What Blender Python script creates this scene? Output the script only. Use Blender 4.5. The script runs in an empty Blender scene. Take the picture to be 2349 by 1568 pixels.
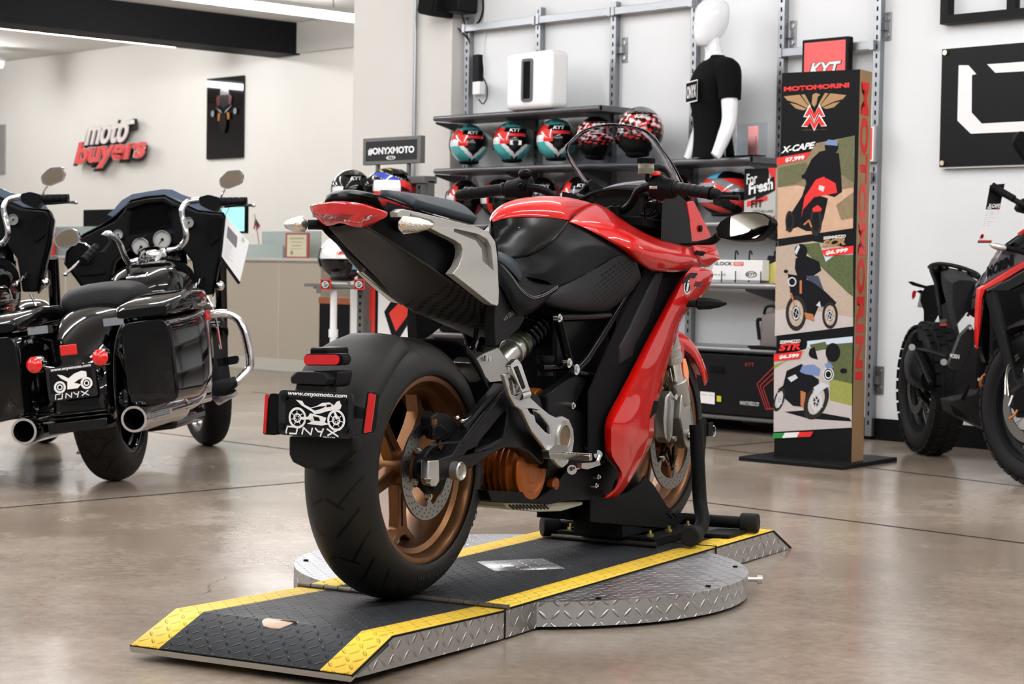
import bpy, math, random
from mathutils import Vector, Matrix
from mathutils.geometry import tessellate_polygon
random.seed(7)
PI = math.pi
W, H = 2349, 1568
C = bpy.context.scene.collection
S = bpy.context.scene
V = Vector
R = math.radians

# ---------------------------------------------------------------- camera
PH = 0.075                                  # height of the turntable deck above the floor
HEAD = R(107.5)                             # heading of the red motorcycle
FPX = 4518.8
BIKE = Matrix.Translation((0, 0, PH)) @ Matrix.Rotation(HEAD, 4, 'Z')
cam_l = V((-4.0197, -2.5170, 0.7904))
yaw, pitch, roll = 0.50228 + HEAD, -0.035546, 0.016398
fwd = V((math.cos(yaw)*math.cos(pitch), math.sin(yaw)*math.cos(pitch), math.sin(pitch)))
rt = V((math.sin(yaw), -math.cos(yaw), 0))
up = rt.cross(fwd)
rt, up = rt*math.cos(roll)+up*math.sin(roll), up*math.cos(roll)-rt*math.sin(roll)
CAM = BIKE @ cam_l
cd = bpy.data.cameras.new('camera')
cam = bpy.data.objects.new('camera', cd); C.objects.link(cam)
m = Matrix((rt, up, -fwd)).transposed().to_4x4(); m.translation = CAM
cam.matrix_world = m
cd.sensor_fit = 'HORIZONTAL'; cd.sensor_width = 36; cd.lens = 36*FPX/W
cd.clip_start = .1; cd.clip_end = 100
cd.dof.use_dof = True; cd.dof.focus_distance = 5.0; cd.dof.aperture_fstop = 11
S.camera = cam

# ---------------------------------------------------------------- world and exposure
wd = bpy.data.worlds.new('world'); S.world = wd; wd.use_nodes = True
wd.node_tree.nodes['Background'].inputs[0].default_value = (.93, .96, 1, 1)
wd.node_tree.nodes['Background'].inputs[1].default_value = .30
S.view_settings.view_transform = 'Standard'; S.view_settings.look = 'None'
S.view_settings.exposure = 0.07; S.view_settings.gamma = 1
S.cycles.max_bounces = 7; S.cycles.diffuse_bounces = 3; S.cycles.glossy_bounces = 4
S.cycles.transmission_bounces = 6; S.cycles.transparent_max_bounces = 8
S.cycles.caustics_reflective = False; S.cycles.caustics_refractive = False
S.cycles.use_denoising = True
S.cycles.sample_clamp_indirect = 6

# ---------------------------------------------------------------- helpers
class Frame:
    """a place's own axes; at() meets the sight line through a photo point with a plane in them"""
    def __init__(s, M): s.M = M; s.I = M.inverted()
    def at(s, px, py, x=None, y=None, z=None):
        d = fwd + rt*((px-W/2)/FPX) - up*((py-H/2)/FPX)
        o = s.I @ CAM; d = s.I.to_3x3() @ d
        if x is not None: t = (x-o.x)/d.x
        elif y is not None: t = (y-o.y)/d.y
        else: t = (z-o.z)/d.z
        return o + d*t
ROOM = Frame(Matrix.Identity(4))
BK = Frame(BIKE)
def P(px, py, **k): return ROOM.at(px, py, **k)
def B(px, py, y): return BK.at(px, py, y=y)

def lin(c):
    if isinstance(c, str): c = tuple(int(c[i:i+2], 16) for i in (0, 2, 4))
    return tuple((v/255/12.92 if v/255 <= .04045 else ((v/255+.055)/1.055)**2.4) for v in c)
MATS = {}
def mat(name, col=(128,128,128), rough=.5, metal=0, coat=0, emit=0, trans=0, ior=1.45, alpha=1, noise=0, nscale=40, bump=0, bscale=200, spec=.5, coatr=.03):
    if name in MATS: return MATS[name]
    m = bpy.data.materials.new(name); m.use_nodes = True
    nt = m.node_tree; b = nt.nodes['Principled BSDF']; c = lin(col)
    if max(c) < .06 and not metal: spec *= .22; coat *= .5; c = tuple(v*.75 for v in c)
    b.inputs['Base Color'].default_value = (*c, 1)
    b.inputs['Roughness'].default_value = rough; b.inputs['Metallic'].default_value = metal
    b.inputs['Coat Weight'].default_value = coat; b.inputs['Coat Roughness'].default_value = coatr
    b.inputs['Transmission Weight'].default_value = trans; b.inputs['IOR'].default_value = ior
    b.inputs['Alpha'].default_value = alpha; b.inputs['Specular IOR Level'].default_value = spec
    if emit:
        b.inputs['Emission Color'].default_value = (*c, 1); b.inputs['Emission Strength'].default_value = emit
    if noise or bump:
        tc = nt.nodes.new('ShaderNodeTexCoord')
    if noise:
        n = nt.nodes.new('ShaderNodeTexNoise'); n.inputs['Scale'].default_value = nscale; n.inputs['Detail'].default_value = 4
        nt.links.new(tc.outputs['Object'], n.inputs['Vector'])
        mx = nt.nodes.new('ShaderNodeMix'); mx.data_type = 'RGBA'
        mx.inputs[6].default_value = (*[v*(1-noise) for v in c], 1); mx.inputs[7].default_value = (*[min(1, v*(1+noise)) for v in c], 1)
        nt.links.new(n.outputs['Fac'], mx.inputs[0]); nt.links.new(mx.outputs[2], b.inputs['Base Color'])
    if bump:
        n = nt.nodes.new('ShaderNodeTexNoise'); n.inputs['Scale'].default_value = bscale; n.inputs['Detail'].default_value = 3
        nt.links.new(tc.outputs['Object'], n.inputs['Vector'])
        bp = nt.nodes.new('ShaderNodeBump'); bp.inputs['Strength'].default_value = bump; bp.inputs['Distance'].default_value = .002
        nt.links.new(n.outputs['Fac'], bp.inputs['Height']); nt.links.new(bp.outputs['Normal'], b.inputs['Normal'])
    MATS[name] = m
    return m
def mathn(nt, op, a, b=None, c=None):
    n = nt.nodes.new('ShaderNodeMath'); n.operation = op
    for i, v in enumerate((a, b, c)):
        if v is None: continue
        if isinstance(v, (int, float)): n.inputs[i].default_value = v
        else: nt.links.new(v, n.inputs[i])
    return n.outputs[0]

def cr(pts, k):
    """Catmull-Rom through points, k pieces per span"""
    if k <= 1 or len(pts) < 3: return [V(p) for p in pts]
    p = [V(q) for q in pts]; p = [2*p[0]-p[1]] + p + [2*p[-1]-p[-2]]
    o = []
    for i in range(1, len(p)-2):
        a, b, c, d = p[i-1:i+3]
        for j in range(k):
            t = j/k
            o.append(.5*((2*b)+(c-a)*t+(2*a-5*b+4*c-d)*t*t+(3*b-a-3*c+d)*t**3))
    o.append(p[-2]); return o

class MB:
    def __init__(s, T=None): s.v = []; s.f = []; s.mi = []; s.cur = 0; s.T = T; s.twin = False
    def use(s, i): s.cur = i; return s
    def add(s, vs, fs):
        b = len(s.v)
        for q in vs: s.v.append((s.T @ V(q)) if s.T is not None else V(q))
        for q in fs: s.f.append([b+i for i in q]); s.mi.append(s.cur)
        return s
    def box(s, a, b, M=None):
        (x0,y0,z0),(x1,y1,z1) = a, b
        vs = [V(q) for q in ((x0,y0,z0),(x1,y0,z0),(x1,y1,z0),(x0,y1,z0),(x0,y0,z1),(x1,y0,z1),(x1,y1,z1),(x0,y1,z1))]
        if M is not None: vs = [M @ q for q in vs]
        return s.add(vs, [(0,3,2,1),(4,5,6,7),(0,1,5,4),(1,2,6,5),(2,3,7,6),(3,0,4,7)])
    def bar(s, p0, p1, w, h, upv=(0,0,1)):
        p0, p1 = V(p0), V(p1); d = (p1-p0); L = d.length; d.normalize()
        a = d.cross(V(upv))
        if a.length < 1e-4: a = d.cross(V((1,0,0)))
        a.normalize(); b = a.cross(d)
        M = Matrix((d, a, b)).transposed().to_4x4(); M.translation = p0
        return s.box((0,-w/2,-h/2), (L,w/2,h/2), M)
    def cyl(s, p0, p1, r0, r1=None, n=20, caps=True):
        r1 = r0 if r1 is None else r1
        L = (V(p1)-V(p0)).length
        pr = [(0,r0),(L,r1)]
        if caps: pr = [(0,0)]+pr+[(L,0)]
        return s.lathe(pr, p0, V(p1)-V(p0), n)
    def lathe(s, pr, o, ax, n=32, a0=0, a1=2*PI, squash=None):
        o, ax = V(o), V(ax).normalized()
        t = V((0,0,1)) if abs(ax.z) < .9 else V((1,0,0))
        e1 = ax.cross(t).normalized(); e2 = ax.cross(e1)
        full = abs(a1-a0-2*PI) < 1e-6; k = n if full else n+1
        vs = []; fs = []
        for a, r in pr:
            for i in range(k):
                w = a0+(a1-a0)*i/n
                vs.append(o+ax*a+e1*(r*math.cos(w))+e2*(r*math.sin(w)))
        for j in range(len(pr)-1):
            r0, r1 = pr[j][1], pr[j+1][1]
            for i in range(n):
                i2 = (i+1) % k
                q = [j*k+i, j*k+i2, (j+1)*k+i2, (j+1)*k+i]
                if r0 < 1e-7: q = [q[0], q[2], q[3]]
                elif r1 < 1e-7: q = [q[0], q[1], q[2]]
                fs.append(q[::-1])
        return s.add(vs, fs)
    def tube(s, pts, r, n=12, k=6, closed=False, flat=1):
        if closed:
            q = [V(p) for p in pts]; L = len(q); q2 = cr(q[-2:]+q+q[:3], k); q2 = q2[2*k:2*k+L*k]; p = q2
        else: p = cr(pts, k)
        m = len(p)
        if isinstance(r, (int, float)): rr = [r]*m
        else:
            rr = []
            for i in range(m):
                u = i/(m-1)*(len(r)-1); j = min(int(u), len(r)-2); rr.append(r[j]+(r[j+1]-r[j])*(u-j))
        vs = []; fs = []; e = None
        for i in range(m):
            d = (p[(i+1) % m]-p[i-1]) if closed else (p[min(i+1, m-1)]-p[max(i-1, 0)])
            d.normalize()
            if e is None:
                e = d.cross(V((0,0,1)) if abs(d.z) < .9 else V((1,0,0))).normalized()
            else: e = (e-d*e.dot(d)).normalized()
            g = d.cross(e)
            for a in range(n):
                w = 2*PI*a/n
                vs.append(p[i]+e*(rr[i]*math.cos(w))+g*(rr[i]*flat*math.sin(w)))
        for i in range(m if closed else m-1):
            i2 = (i+1) % m
            for a in range(n):
                a2 = (a+1) % n
                fs.append([i*n+a, i*n+a2, i2*n+a2, i2*n+a])
        if not closed:
            fs.append(list(range(n))[::-1]); fs.append([(m-1)*n+a for a in range(n)])
        return s.add(vs, fs)
    def grid(s, rows, flip=False, cu=False):
        k = len(rows[0]); vs = [q for r in rows for q in r]; fs = []
        for i in range(len(rows)-1):
            for j in range(k if cu else k-1):
                j2 = (j+1) % k
                q = [i*k+j, i*k+j2, (i+1)*k+j2, (i+1)*k+j]
                fs.append(q[::-1] if flip else q)
        return s.add(vs, fs)
    def surf(s, rows, ku=4, kv=4, flip=False):
        rows = [cr(r, ku) for r in rows]
        cols = [cr([r[j] for r in rows], kv) for j in range(len(rows[0]))]
        rows = [[c[i] for c in cols] for i in range(len(cols[0]))]
        return s.grid(rows, flip)
    def loft(s, secs, caps=True, kv=1):
        n = len(secs[0])
        if kv > 1:
            cols = [cr([r[j] for r in secs], kv) for j in range(n)]
            secs = [[c[i] for c in cols] for i in range(len(cols[0]))]
        s.grid(secs, cu=True)
        if caps:
            s.add(secs[0], [list(range(n))[::-1]]); s.add(secs[-1], [list(range(n))])
        return s
    def prism(s, poly, vec, holes=()):
        loops = [[V(q) for q in poly]] + [[V(q) for q in h] for h in holes]
        tri = tessellate_polygon(loops)
        flat = [q for l in loops for q in l]; n = len(flat); vec = V(vec)
        fs = []
        for t in tri:
            a, b, c = (flat[i] for i in t)
            if (b-a).cross(c-a).dot(vec) > 0: t = t[::-1]
            fs.append(list(t)); fs.append([i+n for i in t[::-1]])
        o = 0
        for l in loops:
            k = len(l)
            for i in range(k):
                j = (i+1) % k; fs.append([o+i, o+j, o+j+n, o+i+n])
            o += k
        return s.add(flat+[q+vec for q in flat], fs)
    def poly(s, pts):
        return s.add(pts, [list(range(len(pts)))])
    def ball(s, c, r, n=16, m=10):
        if isinstance(r, (int, float)): r = (r, r, r)
        c = V(c); vs = []; fs = []
        for i in range(m+1):
            a = PI*i/m
            for j in range(n):
                b = 2*PI*j/n
                vs.append(c+V((r[0]*math.sin(a)*math.cos(b), r[1]*math.sin(a)*math.sin(b), r[2]*math.cos(a))))
        for i in range(m):
            for j in range(n):
                j2 = (j+1) % n
                fs.append([i*n+j, (i+1)*n+j, (i+1)*n+j2, i*n+j2])
        return s.add(vs, fs)
    def mirror(s):
        """a mirrored copy of everything so far across the local y = 0 plane"""
        b = len(s.v)
        if min(abs(q.y) for q in s.v) > .003: s.twin = True; return s
        s.v += [V((q.x, -q.y, q.z)) for q in s.v]
        s.f += [[b+i for i in q][::-1] for q in s.f]; s.mi += s.mi
        return s
    def build(s, name, mats, parent=None, **k):
        o = s._build(name, mats, parent, **k)
        if s.twin:
            s.v = [V((q.x, -q.y, q.z)) for q in s.v]; s.f = [q[::-1] for q in s.f]; s._build(name, mats, parent, **k)
        return o
    def _build(s, name, mats, parent=None, ang=35, frame=None, bevel=0, solid=0, sub=0, off=0, seg=2):
        me = bpy.data.meshes.new(name)
        if not isinstance(mats, (list, tuple)): mats = [mats]
        root = parent
        while root is not None and root.parent is not None: root = root.parent
        base = root_matrix(root) if root is not None else None
        F = frame if frame is not None else Matrix.Identity(4)
        vs = [F @ q for q in s.v]; ob = bpy.data.objects.new(name, me)
        if root is not None:
            I = base.inverted(); vs = [I @ q for q in vs]
        else:
            lo = V([min(q[i] for q in vs) for i in range(3)]); hi = V([max(q[i] for q in vs) for i in range(3)])
            o = V(((lo.x+hi.x)/2, (lo.y+hi.y)/2, lo.z)); vs = [q-o for q in vs]; ob.location = o
        me.from_pydata(vs, [], s.f)
        for mm in mats: me.materials.append(mm)
        if len(mats) > 1: me.polygons.foreach_set('material_index', s.mi)
        import bmesh
        bm = bmesh.new(); bm.from_mesh(me); bmesh.ops.remove_doubles(bm, verts=bm.verts, dist=1e-5); bmesh.ops.recalc_face_normals(bm, faces=bm.faces); bm.to_mesh(me); bm.free()
        me.polygons.foreach_set('use_smooth', [True]*len(me.polygons))
        if ang < 180: me.set_sharp_from_angle(angle=R(ang))
        C.objects.link(ob)
        if parent is not None: ob.parent = parent
        if bevel:
            d = ob.modifiers.new('bevel', 'BEVEL'); d.width = bevel; d.segments = seg; d.limit_method = 'ANGLE'; d.angle_limit = R(35); d.harden_normals = False
        if solid:
            d = ob.modifiers.new('solid', 'SOLIDIFY'); d.thickness = solid; d.offset = off
        if sub:
            d = ob.modifiers.new('sub', 'SUBSURF'); d.levels = sub; d.render_levels = sub
        return ob
ROOTM = {}
def root_matrix(o): return ROOTM.get(o.name, Matrix.Identity(4))
def tag(o, label=None, cat=None, group=None, kind=None):
    for k, v in (('label', label), ('category', cat), ('group', group), ('kind', kind)):
        if v: o[k] = v
    return o
def thing(name, label, cat, loc=(0,0,0), group=None, M=None):
    o = bpy.data.objects.new(name, None); C.objects.link(o); o.empty_display_size = .1
    M = M if M is not None else Matrix.Translation(loc)
    o.matrix_world = M; ROOTM[o.name] = M.copy()
    return tag(o, label, cat, group)
def struct(name, mb, mats, **k):
    return tag(mb.build(name, mats, **k), kind='structure')
def copy_tree(o, M, label=None, group=None):
    r = o.copy(); C.objects.link(r); r.matrix_world = M; ROOTM[r.name] = M.copy()
    if label: r['label'] = label
    def kids(a, b):
        for ch in list(a.children):
            c = ch.copy(); C.objects.link(c); c.parent = b; kids(ch, c)
    kids(o, r)
    return r
def text_polys(txt, bold=0.0, shear=0, space=1.0):
    cu = bpy.data.curves.new('lettering', 'FONT'); cu.body = txt; cu.offset = bold; cu.shear = shear; cu.resolution_u = 3; cu.space_character = space
    ob = bpy.data.objects.new('lettering', cu); C.objects.link(ob)
    dg = bpy.context.evaluated_depsgraph_get(); me = bpy.data.meshes.new_from_object(ob.evaluated_get(dg))
    vs = [v.co.copy() for v in me.vertices]; fs = [list(p.vertices) for p in me.polygons]
    bpy.data.objects.remove(ob); bpy.data.curves.remove(cu); bpy.data.meshes.remove(me)
    lo = V((min(v.x for v in vs), min(v.y for v in vs), 0)); hi = V((max(v.x for v in vs), max(v.y for v in vs), 0))
    return [((v.x-lo.x)/(hi.x-lo.x), (v.y-lo.y)/(hi.y-lo.y)) for v in vs], fs
class Flat:
    """prints on a flat face: O top-left corner, u to its right, w down, both full size"""
    def __init__(s, O, u, w, step=.0006, curve=None):
        s.O, s.u, s.w = V(O), V(u), V(w); s.n = s.w.cross(s.u).normalized(); s.mb = MB(); s.L = 0; s.step = step; s.curve = curve
        if s.n.dot(CAM-s.O) < 0: pass
    def pt(s, a, b):
        q = s.O+s.u*a+s.w*b
        if s.curve: q = s.curve(q)
        return q + s.n*(s.step*(s.L+1))
    def p(s, m, pts, lift=True):
        if lift: s.L += 1
        s.mb.use(m); l = [V((x, y, 0)) for x, y in pts]
        s.mb.add([s.pt(q.x, q.y) for q in l], [list(t) for t in tessellate_polygon([l])]); return s
    def rect(s, m, x0, y0, x1, y1, **k): return s.p(m, [(x0,y0),(x1,y0),(x1,y1),(x0,y1)], **k)
    def disc(s, m, x, y, rx, ry=None, n=20, **k):
        ry = ry or rx*s.u.length/s.w.length
        return s.p(m, [(x+rx*math.cos(2*PI*i/n), y+ry*math.sin(2*PI*i/n)) for i in range(n)], **k)
    def ring(s, m, x, y, rx, t, ry=None, n=24):
        ry = ry or rx*s.u.length/s.w.length; s.L += 1; s.mb.use(m); a = []; f = []
        for i in range(n):
            c, d = math.cos(2*PI*i/n), math.sin(2*PI*i/n)
            a += [s.pt(x+rx*c, y+ry*d), s.pt(x+rx*(1-t)*c, y+ry*(1-t)*d)]
            j = (i+1) % n; f.append([2*i, 2*j, 2*j+1, 2*i+1])
        s.mb.add(a, f); return s
    def line(s, m, pts, t):
        """a stroke of width t (in units of u)"""
        s.L += 1; s.mb.use(m); k = s.u.length/s.w.length
        for (x0,y0),(x1,y1) in zip(pts, pts[1:]):
            dx, dy = x1-x0, (y1-y0)/k; L = math.hypot(dx, dy) or 1
            nx, ny = -dy/L*t/2, dx/L*t/2*k
            ex, ey = dx/L*t*.2, dy/L*t*.2*k
            s.mb.add([s.pt(x0-ex+nx,y0-ey+ny), s.pt(x1+ex+nx,y1+ey+ny), s.pt(x1+ex-nx,y1+ey-ny), s.pt(x0-ex-nx,y0-ey-ny)], [(0,1,2,3)])
        return s
    def text(s, m, txt, x0, y0, x1, y1, bold=.02, shear=0, slope=0, space=1, vert=False):
        """lettering fitted in the box; slope lifts the right end; vert turns it to read downwards"""
        vs, fs = text_polys(txt, bold, shear, space); s.L += 1; s.mb.use(m)
        if vert: pts = [s.pt(x1+(x0-x1)*(1-b), y0+(y1-y0)*a) for a, b in vs]
        else: pts = [s.pt(x0+(x1-x0)*a, y1+(y0-y1)*b-slope*a) for a, b in vs]
        s.mb.add(pts, fs); return s
    def build(s, name, mats, parent, **k): return s.mb.build(name, mats, parent, ang=180, **k)
# ---------------------------------------------------------------- materials
M_wall = mat('wall_paint', (226,228,230), .7, noise=.02, nscale=3)
M_wallf = mat('far_wall_paint', (238,235,229), .75, noise=.02, nscale=3)
M_pillar = mat('pillar_paint', (208,205,200), .75)
M_ceil = mat('ceiling_paint', (226,224,220), .8)
M_black = mat('black_paint', (24,24,26), .6)
M_base = mat('baseboard_black', (16,16,18), .5)
M_steel = mat('rack_metal', (150,152,156), .38, .85)
M_slot = mat('slot_dark', (15,15,17), .8)
M_shelf = mat('shelf_metal', (98,98,102), .35, .6)
M_white = mat('white_plastic', (238,238,238), .25, coat=.6)
M_dark = mat('dark_plastic', (22,22,24), .45)
M_vdark = mat('black_gloss', (9,9,10), .12)
M_red = mat('print_red', (216,40,38), .4)
M_wht = mat('print_white', (235,235,235), .5)
M_blk = mat('print_black', (26,26,28), .45)
M_gold = mat('print_gold', (160,124,84), .5)
M_grey = mat('print_grey', (110,110,112), .5)
M_tube = mat('tube_light', (252,252,253), emit=66)
M_chrome = mat('chrome', (225,225,228), .06, 1)
M_screw = mat('screw_metal', (190,188,180), .3, 1)

def floor_mat():
    m = bpy.data.materials.new('polished_concrete'); m.use_nodes = True; nt = m.node_tree; b = nt.nodes['Principled BSDF']
    tc = nt.nodes.new('ShaderNodeTexCoord'); L = nt.links.new
    def noise(scale, det=5, dist=0, vec=None):
        n = nt.nodes.new('ShaderNodeTexNoise'); n.inputs['Scale'].default_value = scale; n.inputs['Detail'].default_value = det; n.inputs['Distortion'].default_value = dist
        L(vec or tc.outputs['Object'], n.inputs['Vector']); return n.outputs['Fac']
    def ramp(f, stops):
        r = nt.nodes.new('ShaderNodeValToRGB'); r.color_ramp.elements.remove(r.color_ramp.elements[1])
        for i, (p, c) in enumerate(stops):
            e = r.color_ramp.elements[0] if i == 0 else r.color_ramp.elements.new(p)
            e.position = p; e.color = (*lin(c), 1)
        L(f, r.inputs[0]); return r.outputs[0]
    def mix(a, b2, f, mode='MIX'):
        x = nt.nodes.new('ShaderNodeMix'); x.data_type = 'RGBA'; x.blend_type = mode
        for s, q in ((0, f), (6, a), (7, b2)):
            if isinstance(q, (int, float)): x.inputs[s].default_value = q
            elif isinstance(q, tuple): x.inputs[s].default_value = (*lin(q), 1)
            else: L(q, x.inputs[s])
        return x.outputs[2]
    base = ramp(noise(.9, 6, .6), [(.28, (122,108,95)), (.48, (145,131,117)), (.68, (174,161,147))])
    fine = ramp(noise(38, 6), [(.3, (132,118,104)), (.7, (182,169,155))])
    c = mix(base, fine, .28)
    speck = ramp(noise(260, 2), [(.26, (110,94,80)), (.38, (255,255,255))])
    c = mix(c, speck, .55, 'MULTIPLY')
    cloud = ramp(noise(2.4, 5, 1.2), [(.35, (210,205,198)), (.65, (255,255,255))])
    c = mix(c, cloud, .5, 'MULTIPLY')
    # round tyre scuffs about the turntable, worn into the floor
    sp = nt.nodes.new('ShaderNodeSeparateXYZ'); L(tc.outputs['Object'], sp.inputs[0])
    cx, cy = (BIKE @ V((.69, .03, 0))).xy
    dx = mathn(nt, 'SUBTRACT', sp.outputs[0], cx); dy = mathn(nt, 'SUBTRACT', sp.outputs[1], cy)
    r = mathn(nt, 'SQRT', mathn(nt, 'ADD', mathn(nt, 'MULTIPLY', dx, dx), mathn(nt, 'MULTIPLY', dy, dy)))
    wob = mathn(nt, 'MULTIPLY', mathn(nt, 'SUBTRACT', noise(1.1, 2), .5), .05)
    r = mathn(nt, 'ADD', r, wob); sm = noise(2.3, 4)
    tot = None
    for rad, wdt, st in ((.98, .014, .8), (1.03, .008, .6), (1.12, .03, .5), (.86, .012, .5), (1.24, .010, .45)):
        g = mathn(nt, 'DIVIDE', mathn(nt, 'ABSOLUTE', mathn(nt, 'SUBTRACT', r, rad)), wdt)
        g = mathn(nt, 'MULTIPLY', mathn(nt, 'MAXIMUM', mathn(nt, 'SUBTRACT', 1, g), 0), st)
        tot = g if tot is None else mathn(nt, 'ADD', tot, g)
    tot = mathn(nt, 'MULTIPLY', tot, sm)
    c = mix(c, (112,104,98), tot)
    # hairline cracks
    vo = nt.nodes.new('ShaderNodeTexVoronoi'); vo.feature = 'DISTANCE_TO_EDGE'; vo.inputs['Scale'].default_value = .55
    nz = nt.nodes.new('ShaderNodeTexNoise'); nz.inputs['Scale'].default_value = 5; nz.inputs['Detail'].default_value = 6; L(tc.outputs['Object'], nz.inputs['Vector'])
    va = nt.nodes.new('ShaderNodeVectorMath'); va.operation = 'MULTIPLY_ADD'; L(nz.outputs['Color'], va.inputs[0]); va.inputs[1].default_value = (.22,)*3; L(tc.outputs['Object'], va.inputs[2])
    L(va.outputs[0], vo.inputs['Vector'])
    ck = mathn(nt, 'LESS_THAN', vo.outputs['Distance'], .0011)
    ck = mathn(nt, 'MULTIPLY', ck, mathn(nt, 'GREATER_THAN', noise(1.3, 3), .64))
    c = mix(c, (70,60,52), mathn(nt, 'MULTIPLY', ck, .8))
    L(c, b.inputs['Base Color'])
    rr = mathn(nt, 'MULTIPLY_ADD', noise(3.5, 5, .8), .16, .13); L(rr, b.inputs['Roughness'])
    b.inputs['Specular IOR Level'].default_value = .62
    bp = nt.nodes.new('ShaderNodeBump'); bp.inputs['Strength'].default_value = .12; bp.inputs['Distance'].default_value = .004
    L(noise(6, 4), bp.inputs['Height']); L(bp.outputs['Normal'], b.inputs['Normal'])
    return m
M_floor = floor_mat()
M_joint = mat('joint_sealant', (44,44,45), .6)

# ---------------------------------------------------------------- the room
YW, YF, ZC = 5.62, 10.5, 3.61               # shelf wall, far wall, ceiling
XP = -5.98
struct('floor', MB().box((-24,-9,-.12), (9,YF+.2,0)), M_floor)
struct('ceiling', MB().box((-24,-9,ZC), (9,YF+.2,ZC+.15)), M_ceil)
struct('wall_back', MB().box((XP-.02,YW,0), (9,YW+.15,ZC)), M_wall)
yp = P(1033, 300, x=XP).y; xpl = P(808, 300, y=yp).x
struct('wall_pillar', MB().box((xpl,yp,0), (XP,YW+.15,ZC)), M_pillar, bevel=.006)
struct('wall_return', MB().box((xpl,YW+.15,0), (xpl+.15,YF,ZC)), M_wallf)
struct('wall_far', MB().box((-24,YF,0), (xpl,YF+.15,ZC)), M_wallf)
struct('wall_left', MB().box((-24.15,-9,0), (-24,YF+.15,ZC)), M_wallf)
struct('wall_right', MB().box((9,-9,0), (9.15,YW+.15,ZC)), M_wall)
struct('baseboard_back', MB().box((-2.9,YW-.016,0), (9,YW,.115)), M_base)
struct('baseboard_shelf', MB().box((XP,YW-.016,0), (-3.0,YW,.09)), M_base)
struct('trim_conduit', MB().tube([(P(951,200,y=yp-.02).x, yp-.02, 0), (P(951,200,y=yp-.02).x, yp-.02, ZC)], .012, k=1), M_steel)
xb = P(688, 126, y=YF).x
struct('trim_beam', MB().box((xb-.5,-9,3.255), (xb,YF,ZC)), M_black)
struct('trim_shade_band', MB().box((xb,YF-.05,3.27), (xpl,YF,ZC)), M_pillar)  # grey strip added to stand for the shaded band atop the far wall
def joint(name, pts, w=.013):
    q = [P(*a, z=0) for a in pts]; d = (q[1]-q[0]).normalized(); q = [q[0]-d*6, q[1]+d*6]; n = V((-d.y, d.x, 0))*w/2
    mb = MB(); mb.add([q[0]-n+V((0,0,.0015)), q[1]-n+V((0,0,.0015)), q[1]+n+V((0,0,.0015)), q[0]+n+V((0,0,.0015))], [(0,1,2,3)])
    struct(name, mb, M_joint)
joint('trim_1', [(0,1165), (690,1106)]); joint('trim_2', [(2040,1078), (2349,1116)]); joint('trim_3', [(520,1012), (700,1035)])

def ceiling_light(x, y0, y1, label, z=3.4, group=None):
    t = thing('ceiling_light', label, 'ceiling light', (x, (y0+y1)/2, z), group)
    MB().box((x-.06,y0+.02,z+.03), (x+.06,y1-.05,z+.075)).box((x-.045,y0,z-.0), (x+.045,y0+.04,z+.06)).box((x-.045,y1-.04,z), (x+.045,y1,z+.06)).build('housing', M_white, t)
    mb = MB()
    for yy in (y0+.3, (y0+y1)/2, y1-.3): mb.cyl((x,yy,z+.07), (x,yy,ZC), .006, n=8)
    mb.build('hanger', M_steel, t)
    MB().cyl((x,y0+.04,z), (x,y1-.04,z), .042, n=16).build('tube', M_tube, t)
ceiling_light(-15.4, 7.2, 9.75, 'long lit tube light left of the black ceiling beam')
ceiling_light(-12.0, 7.0, 9.6, 'long lit tube light right of the black ceiling beam')
q = P(12, 148, z=3.4); ceiling_light(q.x-.02, q.y-2.4, q.y, 'tube light end cut by the left edge of the photo')
ORD = ('first','second','third','fourth','fifth'); XS = (-8.6, -5.2, -2.0, 1.2, 4.4); YS4 = (-6.2, -3.0, .2, 3.1)
for x in XS:
    for y in YS4:
        ceiling_light(x, y-1.2, y+1.2, 'tube light, %s line from the beam, %s from the shelf wall' % (ORD[XS.index(x)], ORD[3-YS4.index(y)]))
for x in (-15.4, -12.0):
    for y in (-1.5, 2.5): ceiling_light(x, y-1.2, y+1.2, 'ceiling tube light %s of the black beam, %s towards the room' % ('left' if x < -14 else 'right', 'farther out' if y < 0 else 'one step')) 

# ---------------------------------------------------------------- wall rack
ZR = 2.437
stds = [-5.90,-5.243,-4.596,-3.955,-3.313,-2.666]
tops = [P(1083,42,y=YW).z, P(1246,18,y=YW).z, 2.50, 2.60, 3.2, 3.2]
for i, (x, zt) in enumerate(zip(stds, tops)):
    zb = .02
    nm = ['leftmost', 'second', 'third', 'fourth', 'fifth', 'rightmost'][i]
    t = thing('shelf_upright', nm + ' slotted steel shelf upright on the white wall, counted from the left', 'upright', (x, YW, zb))
    MB().box((x-.012,YW-.05,zb), (x+.012,YW,zt)).box((x-.022,YW-.052,zb), (x+.022,YW-.05,zt)).build('channel', M_steel, t)
    mb = MB(); z = zb+.06
    while z < zt-.03:
        mb.box((x-.0045,YW-.0535,z), (x+.0045,YW-.0515,z+.024)); z += .05
    tag(mb.build('slots', M_slot, t), kind='stuff')
def rail(x0, x1, z, label):
    t = thing('wall_rail', label, 'rail', ((x0+x1)/2, YW, z))
    MB().box((x0,YW-.075,z-.022), (x1,YW-.055,z+.022)).build('crossbar', M_steel, t, bevel=.002)
    MB().box((x0-.012,YW-.08,z-.026), (x0+.014,YW-.05,z+.026)).box((x1-.014,YW-.08,z-.026), (x1+.012,YW-.05,z+.026)).build('end_bracket', M_steel, t)
rail(-5.91,-5.26,ZR,'left length of grey steel rail across the top of the rack')
rail(-5.225,-4.61,ZR,'middle length of grey steel rail across the top of the rack')
rail(-4.58,-3.96,ZR,'right length of grey steel rail running behind the mannequin head')
rail(-3.30,-2.68,2.10,'short grey rail behind the small red sign')
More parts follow.
